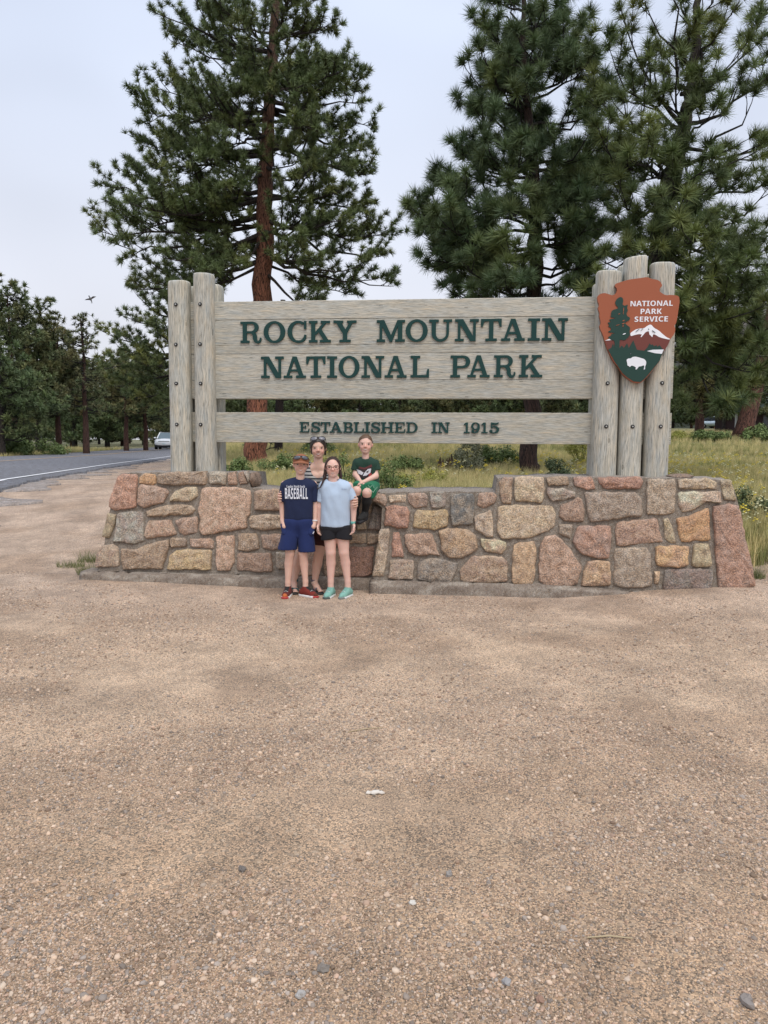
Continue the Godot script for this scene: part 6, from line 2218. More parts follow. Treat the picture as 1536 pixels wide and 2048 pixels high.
	part("shorts", pants.mesh(), M.cloth, root)
	var gl := MB.new()
	for k in [-1.0, 1.0]:
		var p := []
		var w := []
		for n in 17:
			var a := TAU * n / 16
			p.append(t * Vector3(0.165 * k + 0.128 * cos(a), -0.005 + 0.105 * sin(a) + 0.012 * k * cos(a), 0.40 - 0.05 * absf(0.165 * k + 0.128 * cos(a))))
			w.append(0.0023)
		tube(gl, p, w, 5, Color(0.13, 0.045, 0.04))
		tube(gl, [t * Vector3(0.293 * k, 0.02, 0.385), t * Vector3(0.37 * k, 0.02, 0.0)], [0.002, 0.002], 5, Color(0.13, 0.045, 0.04))
	tube(gl, [t * Vector3(-0.04, 0.01, 0.40), t * Vector3(0.0, 0.03, 0.42), t * Vector3(0.04, 0.01, 0.40)], [0.0022, 0.0022, 0.0022], 5, Color(0.13, 0.045, 0.04))
	part("glasses", gl.mesh(), M.gloss, root)
	var wa := MB.new()
	tube(wa, [at(1005, 1092, 0.02), at(1005, 1122, 0.02)], [0.028, 0.028], 14, Color(0.16, 0.42, 0.36))
	part("watch_strap", wa.mesh(), M.plain, root)
	wa = MB.new()
	box(wa, at(1030, 1122, 0.035), at(1046, 1092, 0.055), 0.002, Color(0.01, 0.01, 0.012))
	part("watch", wa.mesh(false), M.gloss, root)
	var mint := Color(0.20, 0.40, 0.34)
	shoe(root, at(763, 1765), Vector3(-0.30, 0, 1), 0.215, mint, mint * 0.8, mint, Color(0.68, 0.68, 0.66), Color(0.09, 0.11, 0.10))
	shoe(root, at(945, 1765), Vector3(-0.42, 0, 0.9), 0.225, mint, mint * 0.8, mint, Color(0.68, 0.68, 0.66), Color(0.20, 0.22, 0.21))


func build_woman() -> void:
	var root := start_person("smiling woman in navy and white striped tank top standing behind two children", 8.0, 618)
	var skin := Color(0.653, 0.412, 0.315)
	var mb := MB.new()
	skin_field(mb, [
		[at(625, 540, -0.01), at(628, 390), 0.052, 0.047],
		[at(590, 620, -0.02), at(590, 1000, -0.02), 0.09, 0.085], [at(680, 620, -0.02), at(680, 1000, -0.02), 0.09, 0.085],
		[at(615, 505, -0.02), at(515, 548, -0.02), 0.058, 0.056], [at(640, 505, -0.02), at(742, 552, -0.02), 0.058, 0.056],
		[at(512, 560, -0.02), at(330, 760, -0.02), 0.048, 0.036], [at(330, 760, -0.02), at(228, 840, 0.20), 0.035, 0.025],
		[at(748, 565, -0.02), at(950, 800, -0.02), 0.048, 0.036], [at(950, 800, -0.02), at(1030, 875, 0.18), 0.035, 0.025],
		[at(575, 1130), at(440, 1430, 0.02), 0.085, 0.052], [at(440, 1430, 0.02), at(398, 1550, -0.008), 0.050, 0.050], [at(398, 1550, -0.008), at(365, 1750), 0.050, 0.031],
		[at(680, 1130), at(640, 1420, 0.02), 0.09, 0.054], [at(640, 1420, 0.02), at(617, 1550, -0.008), 0.052, 0.052], [at(617, 1550, -0.008), at(588, 1750), 0.052, 0.031],
		[at(365, 1760), at(372, 1815, 0.06), 0.034, 0.032], [at(372, 1815, 0.06), at(385, 1850, 0.14), 0.034, 0.020],
		[at(588, 1755), at(610, 1800, 0.06), 0.034, 0.032], [at(610, 1800, 0.06), at(650, 1842, 0.13), 0.034, 0.020],
	], 0.009, 0.014, skin)
	for k in 5:      # toes
		var a := at(362 + k * 11, 1851, 0.165 + 0.01 * (2 - absi(k - 3)))
		ball(mb, a, Vector3(0.0075, 0.007, 0.011), 5, 8, skin)
		a = at(634 + k * 10, 1850 - k * 2, 0.165 - 0.004 * k)
		ball(mb, a, Vector3(0.0075, 0.007, 0.011), 5, 8, skin)
	hand(mb, at(236, 838, 0.24), Vector3(-0.35, 0.1, 1.0), Vector3(1, 0, 0.2), 0.15, 0.75, 1.0, skin)
	hand(mb, at(1036, 872, 0.22), Vector3(0.15, -0.15, 1.0), Vector3(-1, 0, 0.2), 0.15, 0.75, -1.0, skin)
	var t := head(root, mb, at(627, 305), 0.222, skin, 0.0, 0.02, 1.15, Color(0.03, 0.018, 0.013))
	part("body", mb.mesh(), M.skin, root)
	var dark := Color(0.020, 0.012, 0.010)
	var h := hair_cap(t, 0.05, [Vector3(0, -0.16, 0.30), Vector3(0.35, 0.47, 0.38)], [[Vector3(-0.33, 0.05, -0.10), Vector3(-0.31, -0.24, -0.22), 0.06, 0.04], [Vector3(0.33, 0.05, -0.10), Vector3(0.34, -0.30, -0.20), 0.06, 0.04], [Vector3(0, -0.05, -0.28), Vector3(0.04, -0.62, -0.36), 0.24, 0.14]])
	for k in h.c.size():
		h.c[k] = dark
	part("hair", h.mesh(), M.hair, root)
	var im := Image.create(4, 32, false, Image.FORMAT_RGB8)
	im.fill(Color(0.80, 0.79, 0.77))
	im.fill_rect(Rect2i(0, 0, 4, 12), Color(0.09, 0.10, 0.17))
	var stripes := paint(Color(0.85, 0.85, 0.85), 0.9)
	stripes.albedo_texture = ImageTexture.create_from_image(im)
	stripes.uv1_triplanar = true
	stripes.uv1_world_triplanar = true
	stripes.uv1_triplanar_sharpness = 8.0
	stripes.uv1_scale = Vector3(1, 27, 1)
	var top := [[at(580, 640, -0.02), at(585, 1010, -0.02), 0.103, 0.097], [at(690, 640, -0.02), at(685, 1010, -0.02), 0.103, 0.097], [at(540, 515, -0.02), at(556, 620, -0.02), 0.066, 0.09], [at(718, 515, -0.02), at(706, 620, -0.02), 0.066, 0.09]]
	part("tank_top", cloth(top, 0.008, 0.04, Color.WHITE, [[at(630, 1060), Vector3.DOWN]], [[at(628, 470, 0.05), Vector3(0.092, 0.155, 0.11), Basis()]], 0.003).mesh(), stripes, root)
	var pants := cloth([[at(600, 1060, -0.01), at(670, 1060, -0.01), 0.105, 0.105], [at(590, 1100), at(545, 1260, 0.005), 0.1, 0.085], [at(680, 1100), at(662, 1290, 0.005), 0.1, 0.09]], 0.010, 0.03, Color(0.05, 0.012, 0.014))
	part("shorts", pants.mesh(), M.cloth, root)
	var gl := MB.new()
	for k in [-1.0, 1.0]:
		ball(gl, t * Vector3(0.19 * k, 0.46, 0.22), Vector3(0.035, 0.022, 0.010), 8, 14, Color(0.16, 0.16, 0.18), t.basis.orthonormalized() * Basis.from_euler(Vector3(-0.55, 0.25 * k, -0.12 * k)))
		var p := []
		var w := []
		for n in 17:
			var a := TAU * n / 16
			p.append(t * Vector3(0.19 * k + 0.165 * cos(a), 0.455 + 0.105 * sin(a), 0.255 - 0.06 * sin(a) - 0.05 * absf(cos(a))))
			w.append(0.0032)
		tube(gl, p, w, 5, Color(0.015, 0.015, 0.017))
		tube(gl, [t * Vector3(0.35 * k, 0.44, 0.2), t * Vector3(0.41 * k, 0.2, -0.1)], [0.004, 0.003], 5, Color(0.015, 0.015, 0.017))
	part("sunglasses", gl.mesh(), M.gloss, root)
	for f in [[at(372, 1815, 0.06), Vector3(0.1, 0, 1), Color(0.03, 0.09, 0.095)], [at(612, 1800, 0.06), Vector3(0.42, 0, 0.9), Color(0.16, 0.12, 0.14)]]:
		var d: Vector3 = (f[1] as Vector3).normalized()
		var g := Vector3(f[0].x, 0.0, f[0].z)
		var m := MB.new()
		m.join(field([[g - d * 0.08 + Vector3.UP * 0.01, g + d * 0.11 + Vector3.UP * 0.01, 0.040, 0.042]], 0.006, 0.01, [], [[g + Vector3.UP * 0.018, Vector3.UP], [g - Vector3.UP * 0.004, Vector3.DOWN]]), Color(0.03, 0.028, 0.028))
		part("sandal_sole", m.mesh(), M.plain, root)
		m = MB.new()
		var s := d.cross(Vector3.UP)
		for q in [[0.06, 0.052], [0.005, 0.066]]:
			tube(m, [g + d * q[0] - s * 0.040 + Vector3.UP * 0.015, g + d * q[0] - s * 0.026 + Vector3.UP * q[1], g + d * (q[0] - 0.015) + s * 0.026 + Vector3.UP * q[1], g + d * (q[0] - 0.02) + s * 0.040 + Vector3.UP * 0.015], [0.009, 0.009, 0.009, 0.009], 6, f[2])
		part("sandal_strap", m.mesh(), M.plain, root)
		m = MB.new()
		tube(m, [g - d * 0.075 + Vector3.UP * 0.11, g - d * 0.07 + Vector3.UP * 0.135], [0.040, 0.039], 14, f[2], false)
		part("ankle_strap", m.mesh(), M.plain, root)


func build_seated_boy() -> void:
	var root := start_person("small boy in dark green T-shirt and bright green shorts sitting on the stone wall", 8.19, 735)
	var skin := Color(0.716, 0.457, 0.365)
	var green := Color(0.013, 0.045, 0.030)
	var bright := Color(0.012, 0.155, 0.075)
	var mb := MB.new()
	skin_field(mb, [
		[at(1138, 470), at(1138, 340), 0.041, 0.038],
		[at(1100, 490), at(1120, 660), 0.06, 0.065], [at(1190, 490), at(1205, 660), 0.06, 0.065],
		[at(1050, 468), at(1030, 590, 0.03), 0.033, 0.031], [at(1030, 590, 0.03), at(1082, 668, 0.20), 0.031, 0.022],
		[at(1240, 470), at(1245, 605, 0.04), 0.033, 0.031], [at(1245, 605, 0.04), at(1112, 672, 0.22), 0.031, 0.022],
		[at(1130, 705), at(1040, 762, 0.27), 0.065, 0.045], [at(1205, 705), at(1152, 785, 0.29), 0.065, 0.045],
		[at(1040, 762, 0.27), at(1032, 850, 0.25), 0.045, 0.042], [at(1152, 785, 0.29), at(1150, 870, 0.26), 0.045, 0.042],
	], 0.009, 0.02, skin)
	hand(mb, at(1078, 665, 0.22), Vector3(0.25, -1, 0.35), Vector3(0.6, 0, -0.4), 0.115, 0.6, 1.0, skin)
	hand(mb, at(1112, 668, 0.235), Vector3(-0.35, -1, 0.35), Vector3(-0.6, 0, -0.4), 0.115, 0.6, -1.0, skin)
	var t := head(root, mb, at(1137, 262), 0.212, skin, 0.0, -0.03, 0.7, Color(0.18, 0.11, 0.07))
	part("body", mb.mesh(), M.skin, root)
	var h := hair_cap(t, 0.022, [Vector3(0, -0.18, 0.20), Vector3(0.42, 0.50, 0.42)], [], 0.003)
	for k in h.c.size():
		h.c[k] = Color(0.115, 0.066, 0.038)
	part("hair", h.mesh(), M.hair, root)
	var torso := [[at(1092, 490), at(1108, 690), 0.072, 0.080], [at(1195, 490), at(1215, 690), 0.074, 0.082], [at(1130, 440), at(1050, 470), 0.050, 0.050], [at(1145, 440), at(1238, 472), 0.050, 0.052]]
	var s := cloth(torso, 0.008, 0.045, green, [], [[at(1138, 385, 0.02), Vector3(0.052, 0.042, 0.07), Basis()]], 0.010)
	s.join(cloth([[at(1045, 465), at(1020, 570, 0.01), 0.052, 0.056]], 0.008, 0.02, green, [[at(1022, 545), (at(1020, 570, 0.01) - at(1045, 465)).normalized()]]))
	s.join(cloth([[at(1242, 468), at(1258, 570, 0.01), 0.054, 0.060]], 0.008, 0.02, green, [[at(1256, 545), (at(1258, 570, 0.01) - at(1242, 468)).normalized()]]))
	part("t_shirt", s.mesh(), M.cloth, root)
	# a worn transfer on the chest: dark blotch, two pale slanted swooshes, a red corner
	var pr := MB.new()
	pr.join(patch([1062, 510, 1130, 520, 1205, 485, 1205, 600, 1150, 628, 1085, 620, 1062, 580], torso, 0.045, 0.009, Color(0.035, 0.022, 0.022)))
	pr.join(patch([1070, 500, 1130, 512, 1205, 475, 1212, 500, 1130, 532, 1068, 520], torso, 0.045, 0.011, Color(0.12, 0.035, 0.035)))
	pr.join(patch([1045, 530, 1080, 540, 1120, 565, 1100, 590, 1060, 575], torso, 0.045, 0.013, Color(0.62, 0.63, 0.66)))
	pr.join(patch([1128, 565, 1165, 525, 1200, 520, 1192, 565, 1150, 595, 1110, 600], torso, 0.045, 0.013, Color(0.62, 0.63, 0.66)))
	pr.join(patch([1140, 560, 1175, 540, 1165, 565], torso, 0.045, 0.015, Color(0.03, 0.03, 0.035)))
	pr.join(patch([1175, 575, 1205, 570, 1200, 605, 1172, 610], torso, 0.045, 0.013, Color(0.36, 0.05, 0.045)))
	part("shirt_print", pr.mesh(false), M.plain, root)
	var pants := cloth([[at(1130, 705), at(1210, 705), 0.085, 0.085], [at(1130, 710), at(1065, 735, 0.18), 0.08, 0.078], [at(1208, 710), at(1175, 755, 0.19), 0.082, 0.082]], 0.009, 0.03, bright)
	pants.join(cloth([[at(1075, 732, 0.13), at(1036, 765, 0.31), 0.076, 0.078]], 0.009, 0.02, bright, [[at(1045, 758, 0.262), (at(1036, 765, 0.31) - at(1075, 732, 0.13)).normalized()]]))
	pants.join(cloth([[at(1180, 748, 0.13), at(1158, 785, 0.33), 0.082, 0.088]], 0.009, 0.02, bright, [[at(1163, 776, 0.27), (at(1158, 785, 0.33) - at(1180, 748, 0.13)).normalized()]]))
	part("shorts", pants.mesh(), M.cloth, root)
	var pale := MB.new()
	for q in [[1170, 690, 1190, 715], [1190, 715, 1215, 690], [1215, 690, 1235, 725], [1200, 740, 1225, 765], [1225, 765, 1245, 735], [1245, 735, 1265, 720], [1180, 745, 1200, 770], [1150, 705, 1165, 725]]:
		var a := at(q[0], q[1], 0.1)
		var b := at(q[2], q[3], 0.1)
		var all := [[at(1130, 705), at(1210, 705), 0.085, 0.085], [at(1208, 710), at(1158, 785, 0.30), 0.082, 0.088]]
		a.z = surface_z(a, all, 0.03) + 0.002
		b.z = surface_z(b, all, 0.03) + 0.002
		tube(pale, [a, b], [0.0022, 0.0022], 4, Color(0.35, 0.52, 0.40))
	part("shorts_pattern", pale.mesh(), M.plain, root)
	var black := Color(0.009, 0.009, 0.011)
	for q in [[at(1150, 815, 0.28), at(1150, 880, 0.25), at(1133, 985, 0.20)], [at(1038, 800, 0.26), at(1035, 870, 0.24), at(1030, 980, 0.19)]]:
		part("sock", cloth([[q[0], q[1], 0.047, 0.048], [q[1], q[2], 0.048, 0.034]], 0.008, 0.02, black, [[q[0], (q[0] - q[1]).normalized()]], [], 0.002).mesh(), M.cloth, root)
		var d := Vector3(-0.45, -0.12, 0.85).normalized()
		var m := cloth([[q[2] + Vector3(0, -0.03, -0.03), q[2] + Vector3(0, -0.045, 0) + d * 0.05, 0.036, 0.036], [q[2] + Vector3(0, -0.045, 0) + d * 0.05, q[2] + Vector3(0, -0.055, 0) + d * 0.13, 0.036, 0.026], [q[2] + Vector3(0, 0.01, 0), q[2] + Vector3(0, -0.03, 0), 0.037, 0.037]], 0.006, 0.02, Color(0.016, 0.016, 0.018), [], [], 0.0)
		part("shoe", m.mesh(), M.cloth, root)
		m = MB.new()
		m.join(field([[q[2] + Vector3(0, -0.075, -0.035), q[2] + Vector3(0, -0.085, 0) + d * 0.13, 0.034, 0.030]], 0.006, 0.01, [], [[q[2] + Vector3(0, -0.074, 0), Vector3(0.05, 1, 0.13).normalized()]]), Color(0.03, 0.03, 0.033))
		part("shoe_sole", m.mesh(), M.plain, root)
		m = MB.new()
		for k in 3:
			var c: Vector3 = q[2] + d * (0.045 + 0.018 * k) + Vector3(0, 0.0 - 0.008 * k, 0)
			tube(m, [c + Vector3(0.016, -0.006, 0.008), c + Vector3(-0.016, -0.006, -0.008)], [0.003, 0.003], 5, Color(0.20, 0.20, 0.21))
		part("laces", m.mesh(), M.plain, root)


# ---------------------------------------------------------------- far things

func build_car(called: String, label: String, at_: Vector3, turn: float, tone: Color) -> void:
	var root := thing(called, label, "car", at_)
	root.rotation.y = turn
	# sections along z (front at +z): z, half width, bottom, belt
	var lower := MB.new()
	var secs := [[2.28, 0.70, 0.42, 0.78], [2.20, 0.86, 0.30, 0.92], [1.9, 0.92, 0.26, 1.02], [1.1, 0.945, 0.25, 1.08], [-0.5, 0.95, 0.25, 1.10], [-1.8, 0.94, 0.28, 1.12], [-2.2, 0.88, 0.34, 1.10], [-2.28, 0.80, 0.45, 1.0]]
	var ring := 12
	for k in secs.size():
		var q: Array = secs[k]
		for j in ring:
			var a := TAU * j / ring + TAU / 24
			var p := Vector2(cos(a), sin(a))
			var l := pow(pow(absf(p.x), 4.0) + pow(absf(p.y), 4.0), -0.25)
			p *= l
			lower.add(Vector3(p.x * q[1], lerpf(q[2], q[3], p.y * 0.5 + 0.5), q[0]), tone)
	for k in secs.size() - 1:
		for j in ring:
			var a := k * ring + j
			var b := k * ring + (j + 1) % ring
			lower.quad(a, a + ring, b + ring, b)
	for e in [0, secs.size() - 1]:
		var c := lower.add(Vector3(0, 0.62, secs[e][0]), tone)
		for j in ring:
			var a: int = e * ring + j
			var b: int = e * ring + (j + 1) % ring
			if e == 0:
				lower.tri(c, a, b)
			else:
				lower.tri(c, b, a)
	part("body", lower.mesh(), M.gloss, root)
	var roof := MB.new()
	roof.face([Vector3(-0.60, 1.66, 0.25), Vector3(0.60, 1.66, 0.25), Vector3(0.60, 1.70, -0.6), Vector3(-0.60, 1.70, -0.6)], tone)
	roof.face([Vector3(-0.60, 1.70, -0.6), Vector3(0.60, 1.70, -0.6), Vector3(0.58, 1.62, -1.9), Vector3(-0.58, 1.62, -1.9)], tone)
	for s in [-1.0, 1.0]:
		tube(roof, [Vector3(0.80 * s, 1.06, 0.98), Vector3(0.61 * s, 1.65, 0.24), Vector3(0.61 * s, 1.69, -0.6), Vector3(0.59 * s, 1.61, -1.9), Vector3(0.80 * s, 1.08, -2.15)], [0.05, 0.05, 0.05, 0.05, 0.05], 6, tone)
	part("roof", roof.mesh(false), M.gloss, root)
	var g := MB.new()
	g.face([Vector3(-0.78, 1.07, 0.97), Vector3(0.78, 1.07, 0.97), Vector3(0.59, 1.64, 0.24), Vector3(-0.59, 1.64, 0.24)], Color(0.10, 0.14, 0.16))
	part("windshield", g.mesh(false), M.gloss, root)
	for s in [-1.0, 1.0]:
		g = MB.new()
		var f := [Vector3(0.82 * s, 1.07, 0.92), Vector3(0.82 * s, 1.09, -2.05), Vector3(0.60 * s, 1.60, -1.85), Vector3(0.615 * s, 1.64, 0.2)]
		if s < 0:
			f.reverse()
		g.face(f, Color(0.03, 0.035, 0.04))
		part("side_window", g.mesh(false), M.gloss, root)
		g = MB.new()
		ball(g, Vector3(0.70 * s, 0.86, 2.12), Vector3(0.19, 0.075, 0.12), 6, 10, Color(0.75, 0.78, 0.80))
		part("headlight", g.mesh(), M.gloss, root)
		g = MB.new()
		ball(g, Vector3(1.02 * s, 1.13, 0.75), Vector3(0.12, 0.08, 0.06), 6, 10, tone)
		part("mirror", g.mesh(), M.gloss, root)
		for z in [1.4, -1.4]:
			g = MB.new()
			tube(g, [Vector3(0.70 * s, 0.36, z), Vector3(0.74 * s, 0.36, z), Vector3(0.92 * s, 0.36, z), Vector3(0.95 * s, 0.36, z)], [0.32, 0.36, 0.36, 0.31], 20, Color(0.012, 0.012, 0.012))
			var w := part("wheel", g.mesh(), M.plain, root)
			g = MB.new()
			tube(g, [Vector3(0.94 * s, 0.36, z), Vector3(0.962 * s, 0.36, z)], [0.22, 0.2], 14, Color(0.35, 0.35, 0.36))
			part("rim", g.mesh(), M.gloss, w)
	g = MB.new()
	box(g, Vector3(-0.52, 0.74, 2.1), Vector3(0.52, 0.84, 2.285), 0.02, Color(0.25, 0.26, 0.27))
	part("grille", g.mesh(false), M.gloss, root)
	g = MB.new()
	box(g, Vector3(-0.78, 0.24, 1.95), Vector3(0.78, 0.46, 2.27), 0.04, Color(0.015, 0.015, 0.016))
	part("bumper", g.mesh(false), M.plain, root)
	g = MB.new()
	box(g, Vector3(-0.17, 0.50, 2.2), Vector3(0.17, 0.62, 2.30), 0.005, Color(0.55, 0.65, 0.68))
	part("number_plate", g.mesh(false), M.plain, root)


func build_far() -> void:
	var p := place(328, 902, 74.0)
	build_car("parked_car", "white car driving towards the camera on the road beside the sign's left posts", Vector3(p.x + 0.3, ground_h(p.x, p.z) + 0.14, p.z), 0.16, Color(0.72, 0.74, 0.76))
	p = place(1432, 848, 112.0)
	build_car("parked_car", "pale blue car parked on the rise left of the cabin", Vector3(p.x, ground_h(p.x, p.z) + 0.1, p.z), 0.5, Color(0.55, 0.66, 0.74))
	# a timber barrier in front of it
	p = place(1444, 846, 100.0)
	var mb := MB.new()
	tube(mb, [Vector3(-0.95, 0.2, 0), Vector3(0.95, 0.22, 0.1)], [0.13, 0.12], 8, Color(0.36, 0.13, 0.06))
	tag(part("log_barrier", mb.mesh(), M.plain), "orange-brown log lying in front of the pale blue car", "log").position = Vector3(p.x, ground_h(p.x, p.z), p.z)
	# the cabin at the right edge
	p = place(1520, 850, 66.0)
	var root := thing("cabin", "dark red cabin with green roof behind the leaning trunk at the right edge", "cabin", Vector3(p.x, ground_h(p.x, p.z), p.z))
	mb = MB.new()
	box(mb, Vector3(-2.2, -0.6, -4), Vector3(6.5, 2.1, 0), 0.0, Color(0.045, 0.022, 0.02))
	part("wall", mb.mesh(false), M.plain, root)
	mb = MB.new()
	mb.face([Vector3(-2.7, 2.0, 0.6), Vector3(7, 2.0, 0.6), Vector3(7, 3.5, -2), Vector3(-2.7, 3.5, -2)], Color(0.07, 0.10, 0.075))
	mb.face([Vector3(-2.7, 3.5, -2), Vector3(7, 3.5, -2), Vector3(7, 2.0, -4.6), Vector3(-2.7, 2.0, -4.6)], Color(0.07, 0.10, 0.075))
	mb.face([Vector3(-2.7, 2.0, 0.6), Vector3(-2.7, 3.5, -2), Vector3(-2.7, 2.0, -4.6)], Color(0.05, 0.03, 0.025))
	mb.face([Vector3(7, 2.0, 0.6), Vector3(7, 2.0, -4.6), Vector3(7, 3.5, -2)], Color(0.05, 0.03, 0.025))
	part("roof", mb.mesh(false), M.plain, root)
	for k in 4:
		var x := -1.7 + k * 1.9
		mb = MB.new()
		box(mb, Vector3(x, 0.7, -0.02), Vector3(x + 1.3, 1.75, 0.06), 0.0, Color(0.16, 0.14, 0.13))
		var w := part("window", mb.mesh(false), M.plain, root)
		for j in 3:
			mb = MB.new()
			box(mb, Vector3(x + 0.06 + j * 0.41, 0.76, 0.03), Vector3(x + 0.42 + j * 0.41, 1.69, 0.075), 0.0, Color(0.035, 0.04, 0.045))
			part("pane", mb.mesh(false), M.gloss, w)
	mb = MB.new()
	box(mb, Vector3(-2.35, -0.5, 0.3), Vector3(-2.2, 2.0, 0.45), 0.0, Color(0.5, 0.5, 0.48))
	part("porch_post", mb.mesh(false), M.plain, root)
	# an overhead cable
	mb = MB.new()
	var pts := []
	var rad := []
	for k in 13:
		pts.append(place(lerpf(1472, 1640, k / 12.0), lerpf(714, 690, k / 12.0) + 6.0 * sin(PI * k / 12.0), 38.0))
		rad.append(0.018)
	tube(mb, pts, rad, 5, Color(0.45, 0.45, 0.45))
	tag(part("overhead_cable", mb.mesh(), M.plain), "thin pale cable strung between the pines at the right edge", "cable")
	# the rocky hill far beyond the right-hand pines
	mb = MB.new()
	var n := 46
	for j in n:
		for k in n:
			var x := lerpf(70.0, 330.0, float(k) / (n - 1))
			var z := lerpf(-250.0, -460.0, float(j) / (n - 1))
			var e := maxf(0.0, 1.0 - Vector2((x - 168.0) / 95.0, (z + 345.0) / 95.0).length())
			var y := ground_h(x, z) - 3.0 + 60.0 * pow(e, 0.75) * (1.0 + 0.25 * n_low.get_noise_2d(x * 3.0, z * 3.0)) + 5.0 * n_low.get_noise_2d(x * 9.0, z * 9.0) * minf(e * 6.0, 1.0)
			var rock := smoothstep(0.0, 0.35, n_low.get_noise_2d(x * 6.0, z * 6.0 + 90.0) + (e - 0.4))
			mb.add(Vector3(x, y, z), Color(0.05, 0.06, 0.035).lerp(Color(0.25, 0.22, 0.20), rock))
	for j in n - 1:
		for k in n - 1:
			var a := j * n + k
			mb.quad(a, a + 1, a + n + 1, a + n)
	tag(part("hill", mb.mesh(), M.asphalt), "", "", "", "structure")
	# a swallow-like bird
	root = thing("bird", "small bird in flight against the sky above the road", "bird", place(181, 598, 30.0))
	mb = MB.new()
	ball(mb, Vector3.ZERO, Vector3(0.035, 0.11, 0.035), 8, 8, Color(0.11, 0.11, 0.11), Basis.from_euler(Vector3(0, 0, 0.45)))
	ball(mb, Vector3(-0.055, 0.11, 0.0), Vector3(0.026, 0.03, 0.026), 6, 8, Color(0.10, 0.10, 0.10))
	mb.face([Vector3(0.03, -0.08, 0), Vector3(0.10, -0.19, 0), Vector3(0.065, -0.10, 0.01)], Color(0.1, 0.1, 0.1))
	mb.face([Vector3(0.03, -0.08, 0), Vector3(0.02, -0.20, 0.01), Vector3(0.06, -0.10, 0.0)], Color(0.1, 0.1, 0.1))
	part("body", mb.mesh(), M.plain, root)
	for s in [-1.0, 1.0]:
		mb = MB.new()
		mb.face([Vector3(0.0, 0.04, 0), Vector3(0.12 * s, 0.05 + 0.05 * s, 0.05), Vector3(0.24 * s, 0.02 + 0.07 * s, 0.02), Vector3(0.10 * s, -0.01 + 0.03 * s, 0.0), Vector3(0.0, -0.05, 0)], Color(0.15, 0.14, 0.13))
		part("wing", mb.mesh(false), M.plain, root)


func build_litter() -> void:
	# the pale scrap and the few stones and twigs that stand out on the lot
	var q := 0
	var mb := MB.new()
	for g in [[0.0, 0.0, 0.026, 0.014, 0.2], [0.028, 0.004, 0.015, 0.008, -0.3], [-0.03, 0.004, 0.014, 0.009, 0.1]]:
		var b := MB.new()
		ball(b, Vector3.ZERO, Vector3(g[2], 0.008, g[3]), 6, 10, Color(0.62, 0.57, 0.50))
		for k in b.v.size():
			b.v[k] = Basis.from_euler(Vector3(0, g[4], 0.1)) * (b.v[k] * (1.0 + 0.5 * n_rock.get_noise_3d(b.v[k].x * 900.0, b.v[k].y * 900.0, b.v[k].z * 900.0))) + Vector3(g[0], 0.007, g[1])
		mb.join(b)
	var p := place(751, 1591, 3.26)
	p.y = ground_h(p.x, p.z)
	tag(part("paper_scrap", mb.mesh(), M.plain), "crumpled off-white scrap lying on the bare gravel in front of everyone", "litter").position = p
	for t in [[728, 1456, 0.10, 0.5, "thin straw-coloured twig on the gravel above the white scrap"], [1215, 1872, 0.07, 0.2, "thin pale twig on the gravel towards the lower right corner"]]:
		mb = MB.new()
		tube(mb, [Vector3(-t[2], 0.004, 0), Vector3(0, 0.008, 0.01), Vector3(t[2], 0.004, 0.03)], [0.0025, 0.003, 0.002], 5, Color(0.42, 0.33, 0.2))
		p = on_ground(t[0], t[1])
		var o := tag(part("twig", mb.mesh(), M.plain), t[4], "twig") as Node3D
		o.position = p
		o.rotation.y = t[3]
	for t in [[646, 1940, 0.021, Color(0.19, 0.165, 0.145), "dark grey square-edged stone near the bottom of the lot, right of the pale grey one"], [601, 1992, 0.018, Color(0.36, 0.34, 0.31), "pale grey stone near the bottom edge left of centre"], [484, 1738, 0.018, Color(0.14, 0.12, 0.105), "small blackish stone on the gravel left of centre"], [898, 1750, 0.018, Color(0.27, 0.245, 0.22), "flat grey stone on the gravel right of the middle"], [1012, 1966, 0.017, Color(0.30, 0.29, 0.28), "light grey stone near the bottom edge right of centre"], [1495, 2006, 0.026, Color(0.24, 0.21, 0.185), "large dark stone in the lower right corner"], [1117, 1577, 0.014, Color(0.50, 0.40, 0.31), "round tan pebble on the gravel right of the white scrap"], [825, 1806, 0.015, Color(0.55, 0.52, 0.46), "whitish angular pebble below the white scrap"], [1080, 2000, 0.015, Color(0.28, 0.17, 0.12), "flat red-brown stone near the bottom edge right of the light grey one"]]:
		q += 1
		var r := rng_of(900 + q)
		mb = MB.new()
		ball(mb, Vector3.ZERO, Vector3(t[2], t[2] * 0.6, t[2] * 0.75), 6, 9, t[3])
		for k in mb.v.size():
			mb.v[k] *= 1.0 + 0.6 * n_rock.get_noise_3d(mb.v[k].x * 1500.0 + q * 90.0, mb.v[k].y * 1500.0, mb.v[k].z * 1500.0)
		p = on_ground(t[0], t[1])
		var o := tag(part("pebble", mb.mesh(false), M.pebble), t[4], "stone", "stones that stand out on the gravel lot") as Node3D
		o.position = p + Vector3.UP * t[2] * 0.2
		o.rotation.y = r.randf() * TAU


func on_ground(px: float, py: float) -> Vector3:
	var d := (place(px, py, 1.0) - EYE)
	var p := EYE + d * (-EYE.y / d.y)
	p.y = ground_h(p.x, p.z)
	return p


# ---------------------------------------------------------------- scene

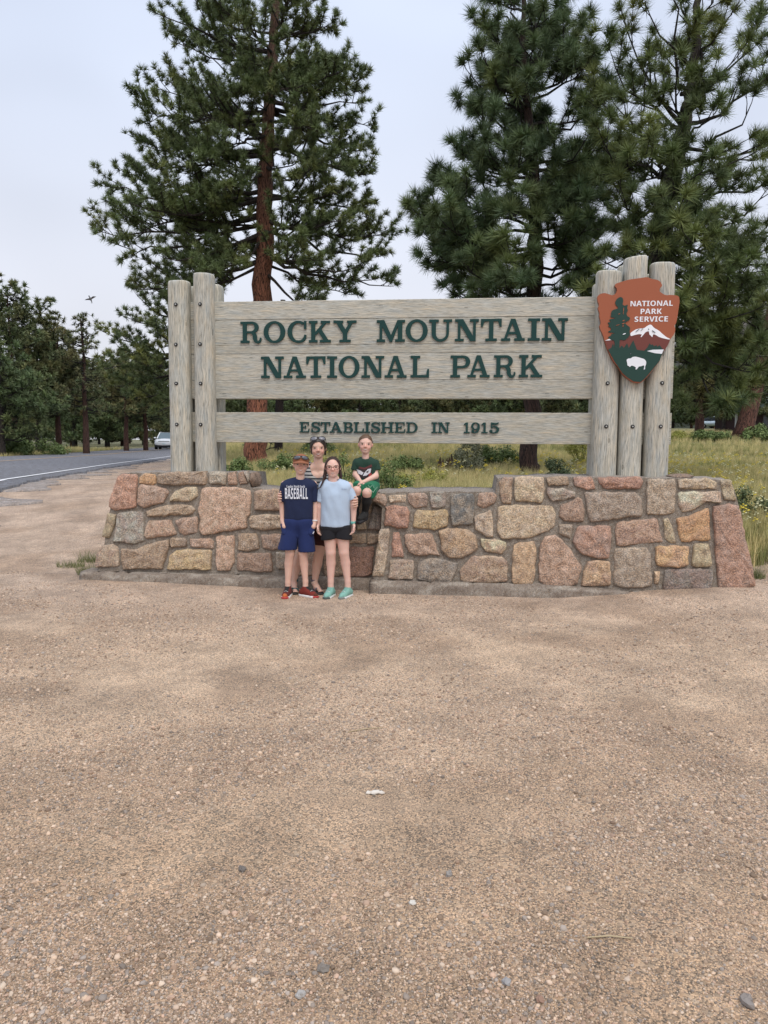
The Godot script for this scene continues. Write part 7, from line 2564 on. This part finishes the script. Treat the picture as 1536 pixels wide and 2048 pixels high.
func _ready() -> void:
	view = Basis.from_euler(Vector3(deg_to_rad(-4.92), 0, 0)) * Basis(Vector3.BACK, deg_to_rad(0.38))
	wall_frame = Transform3D(Basis(Vector3.UP, deg_to_rad(WALL_TURN)), WALL_AT)
	var cam := Camera3D.new()
	cam.name = "camera"
	cam.fov = rad_to_deg(2.0 * atan(1024.0 / FOCAL))
	cam.near = 0.1
	cam.far = 2000.0
	cam.transform = Transform3D(view, EYE)
	add_child(cam)
	cam.current = true
	# an even overcast: a little brighter overhead, faint soft mottling, one dull colour below the horizon
	var cl := FastNoiseLite.new()
	cl.seed = 8
	cl.frequency = 0.9
	cl.fractal_octaves = 3
	var air := Image.create(512, 256, false, Image.FORMAT_RGBF)
	for y in 256:
		var up := PI * (0.5 - (y + 0.5) / 256.0)
		for x in 512:
			var a := TAU * (x + 0.5) / 512.0
			var d := Vector3(cos(up) * sin(a), sin(up), -cos(up) * cos(a))
			var l := 0.56 + 0.075 * cl.get_noise_3d(d.x * 2.2, d.y * 4.5, d.z * 2.2) + 0.16 * smoothstep(0.45, 1.0, d.y)
			var c := Color(l * 0.90, l, l * 1.22)
			c = c.lerp(Color(l * 1.05, l * 1.07, l * 1.16), 1.0 - smoothstep(0.02, 0.5, d.y))
			air.set_pixel(x, y, c if up > 0.0 else Color(0.20, 0.165, 0.13))
	var sky_mat := PanoramaSkyMaterial.new()
	sky_mat.panorama = ImageTexture.create_from_image(air)
	var sky := Sky.new()
	sky.sky_material = sky_mat
	var env := Environment.new()
	env.background_mode = Environment.BG_SKY
	env.sky = sky
	env.tonemap_mode = Environment.TONE_MAPPER_LINEAR
	env.tonemap_exposure = 1.42
	env.background_energy_multiplier = 1.0
	env.sdfgi_enabled = true
	env.ssao_enabled = true
	env.ssil_enabled = true
	var we := WorldEnvironment.new()
	we.name = "environment"
	we.environment = env
	add_child(we)
	var sun := DirectionalLight3D.new()
	sun.name = "overcast_sun"
	sun.light_energy = 0.5
	sun.light_angular_distance = 40.0
	sun.light_color = Color(1.0, 0.97, 0.93)
	sun.rotation_degrees = Vector3(-58, 22, 0)
	sun.shadow_enabled = true
	add_child(sun)

	n_low.seed = 1
	n_low.frequency = 0.02
	n_low.fractal_octaves = 3
	n_mid.seed = 2
	n_mid.frequency = 0.1
	n_mid.fractal_octaves = 2
	n_rock.seed = 3
	n_rock.frequency = 0.1
	n_rock.fractal_octaves = 2
	var t0 := Time.get_ticks_msec()
	make_materials()
	build_ground()
	build_road()
	build_wall()
	build_sign()
	build_shield()
	build_big_pines()
	build_forest()
	build_far()
	build_stump()
	build_bushes()
	build_woman()
	build_cap_boy()
	build_girl()
	build_seated_boy()
	build_litter()
	build_gravel()
	build_grass()
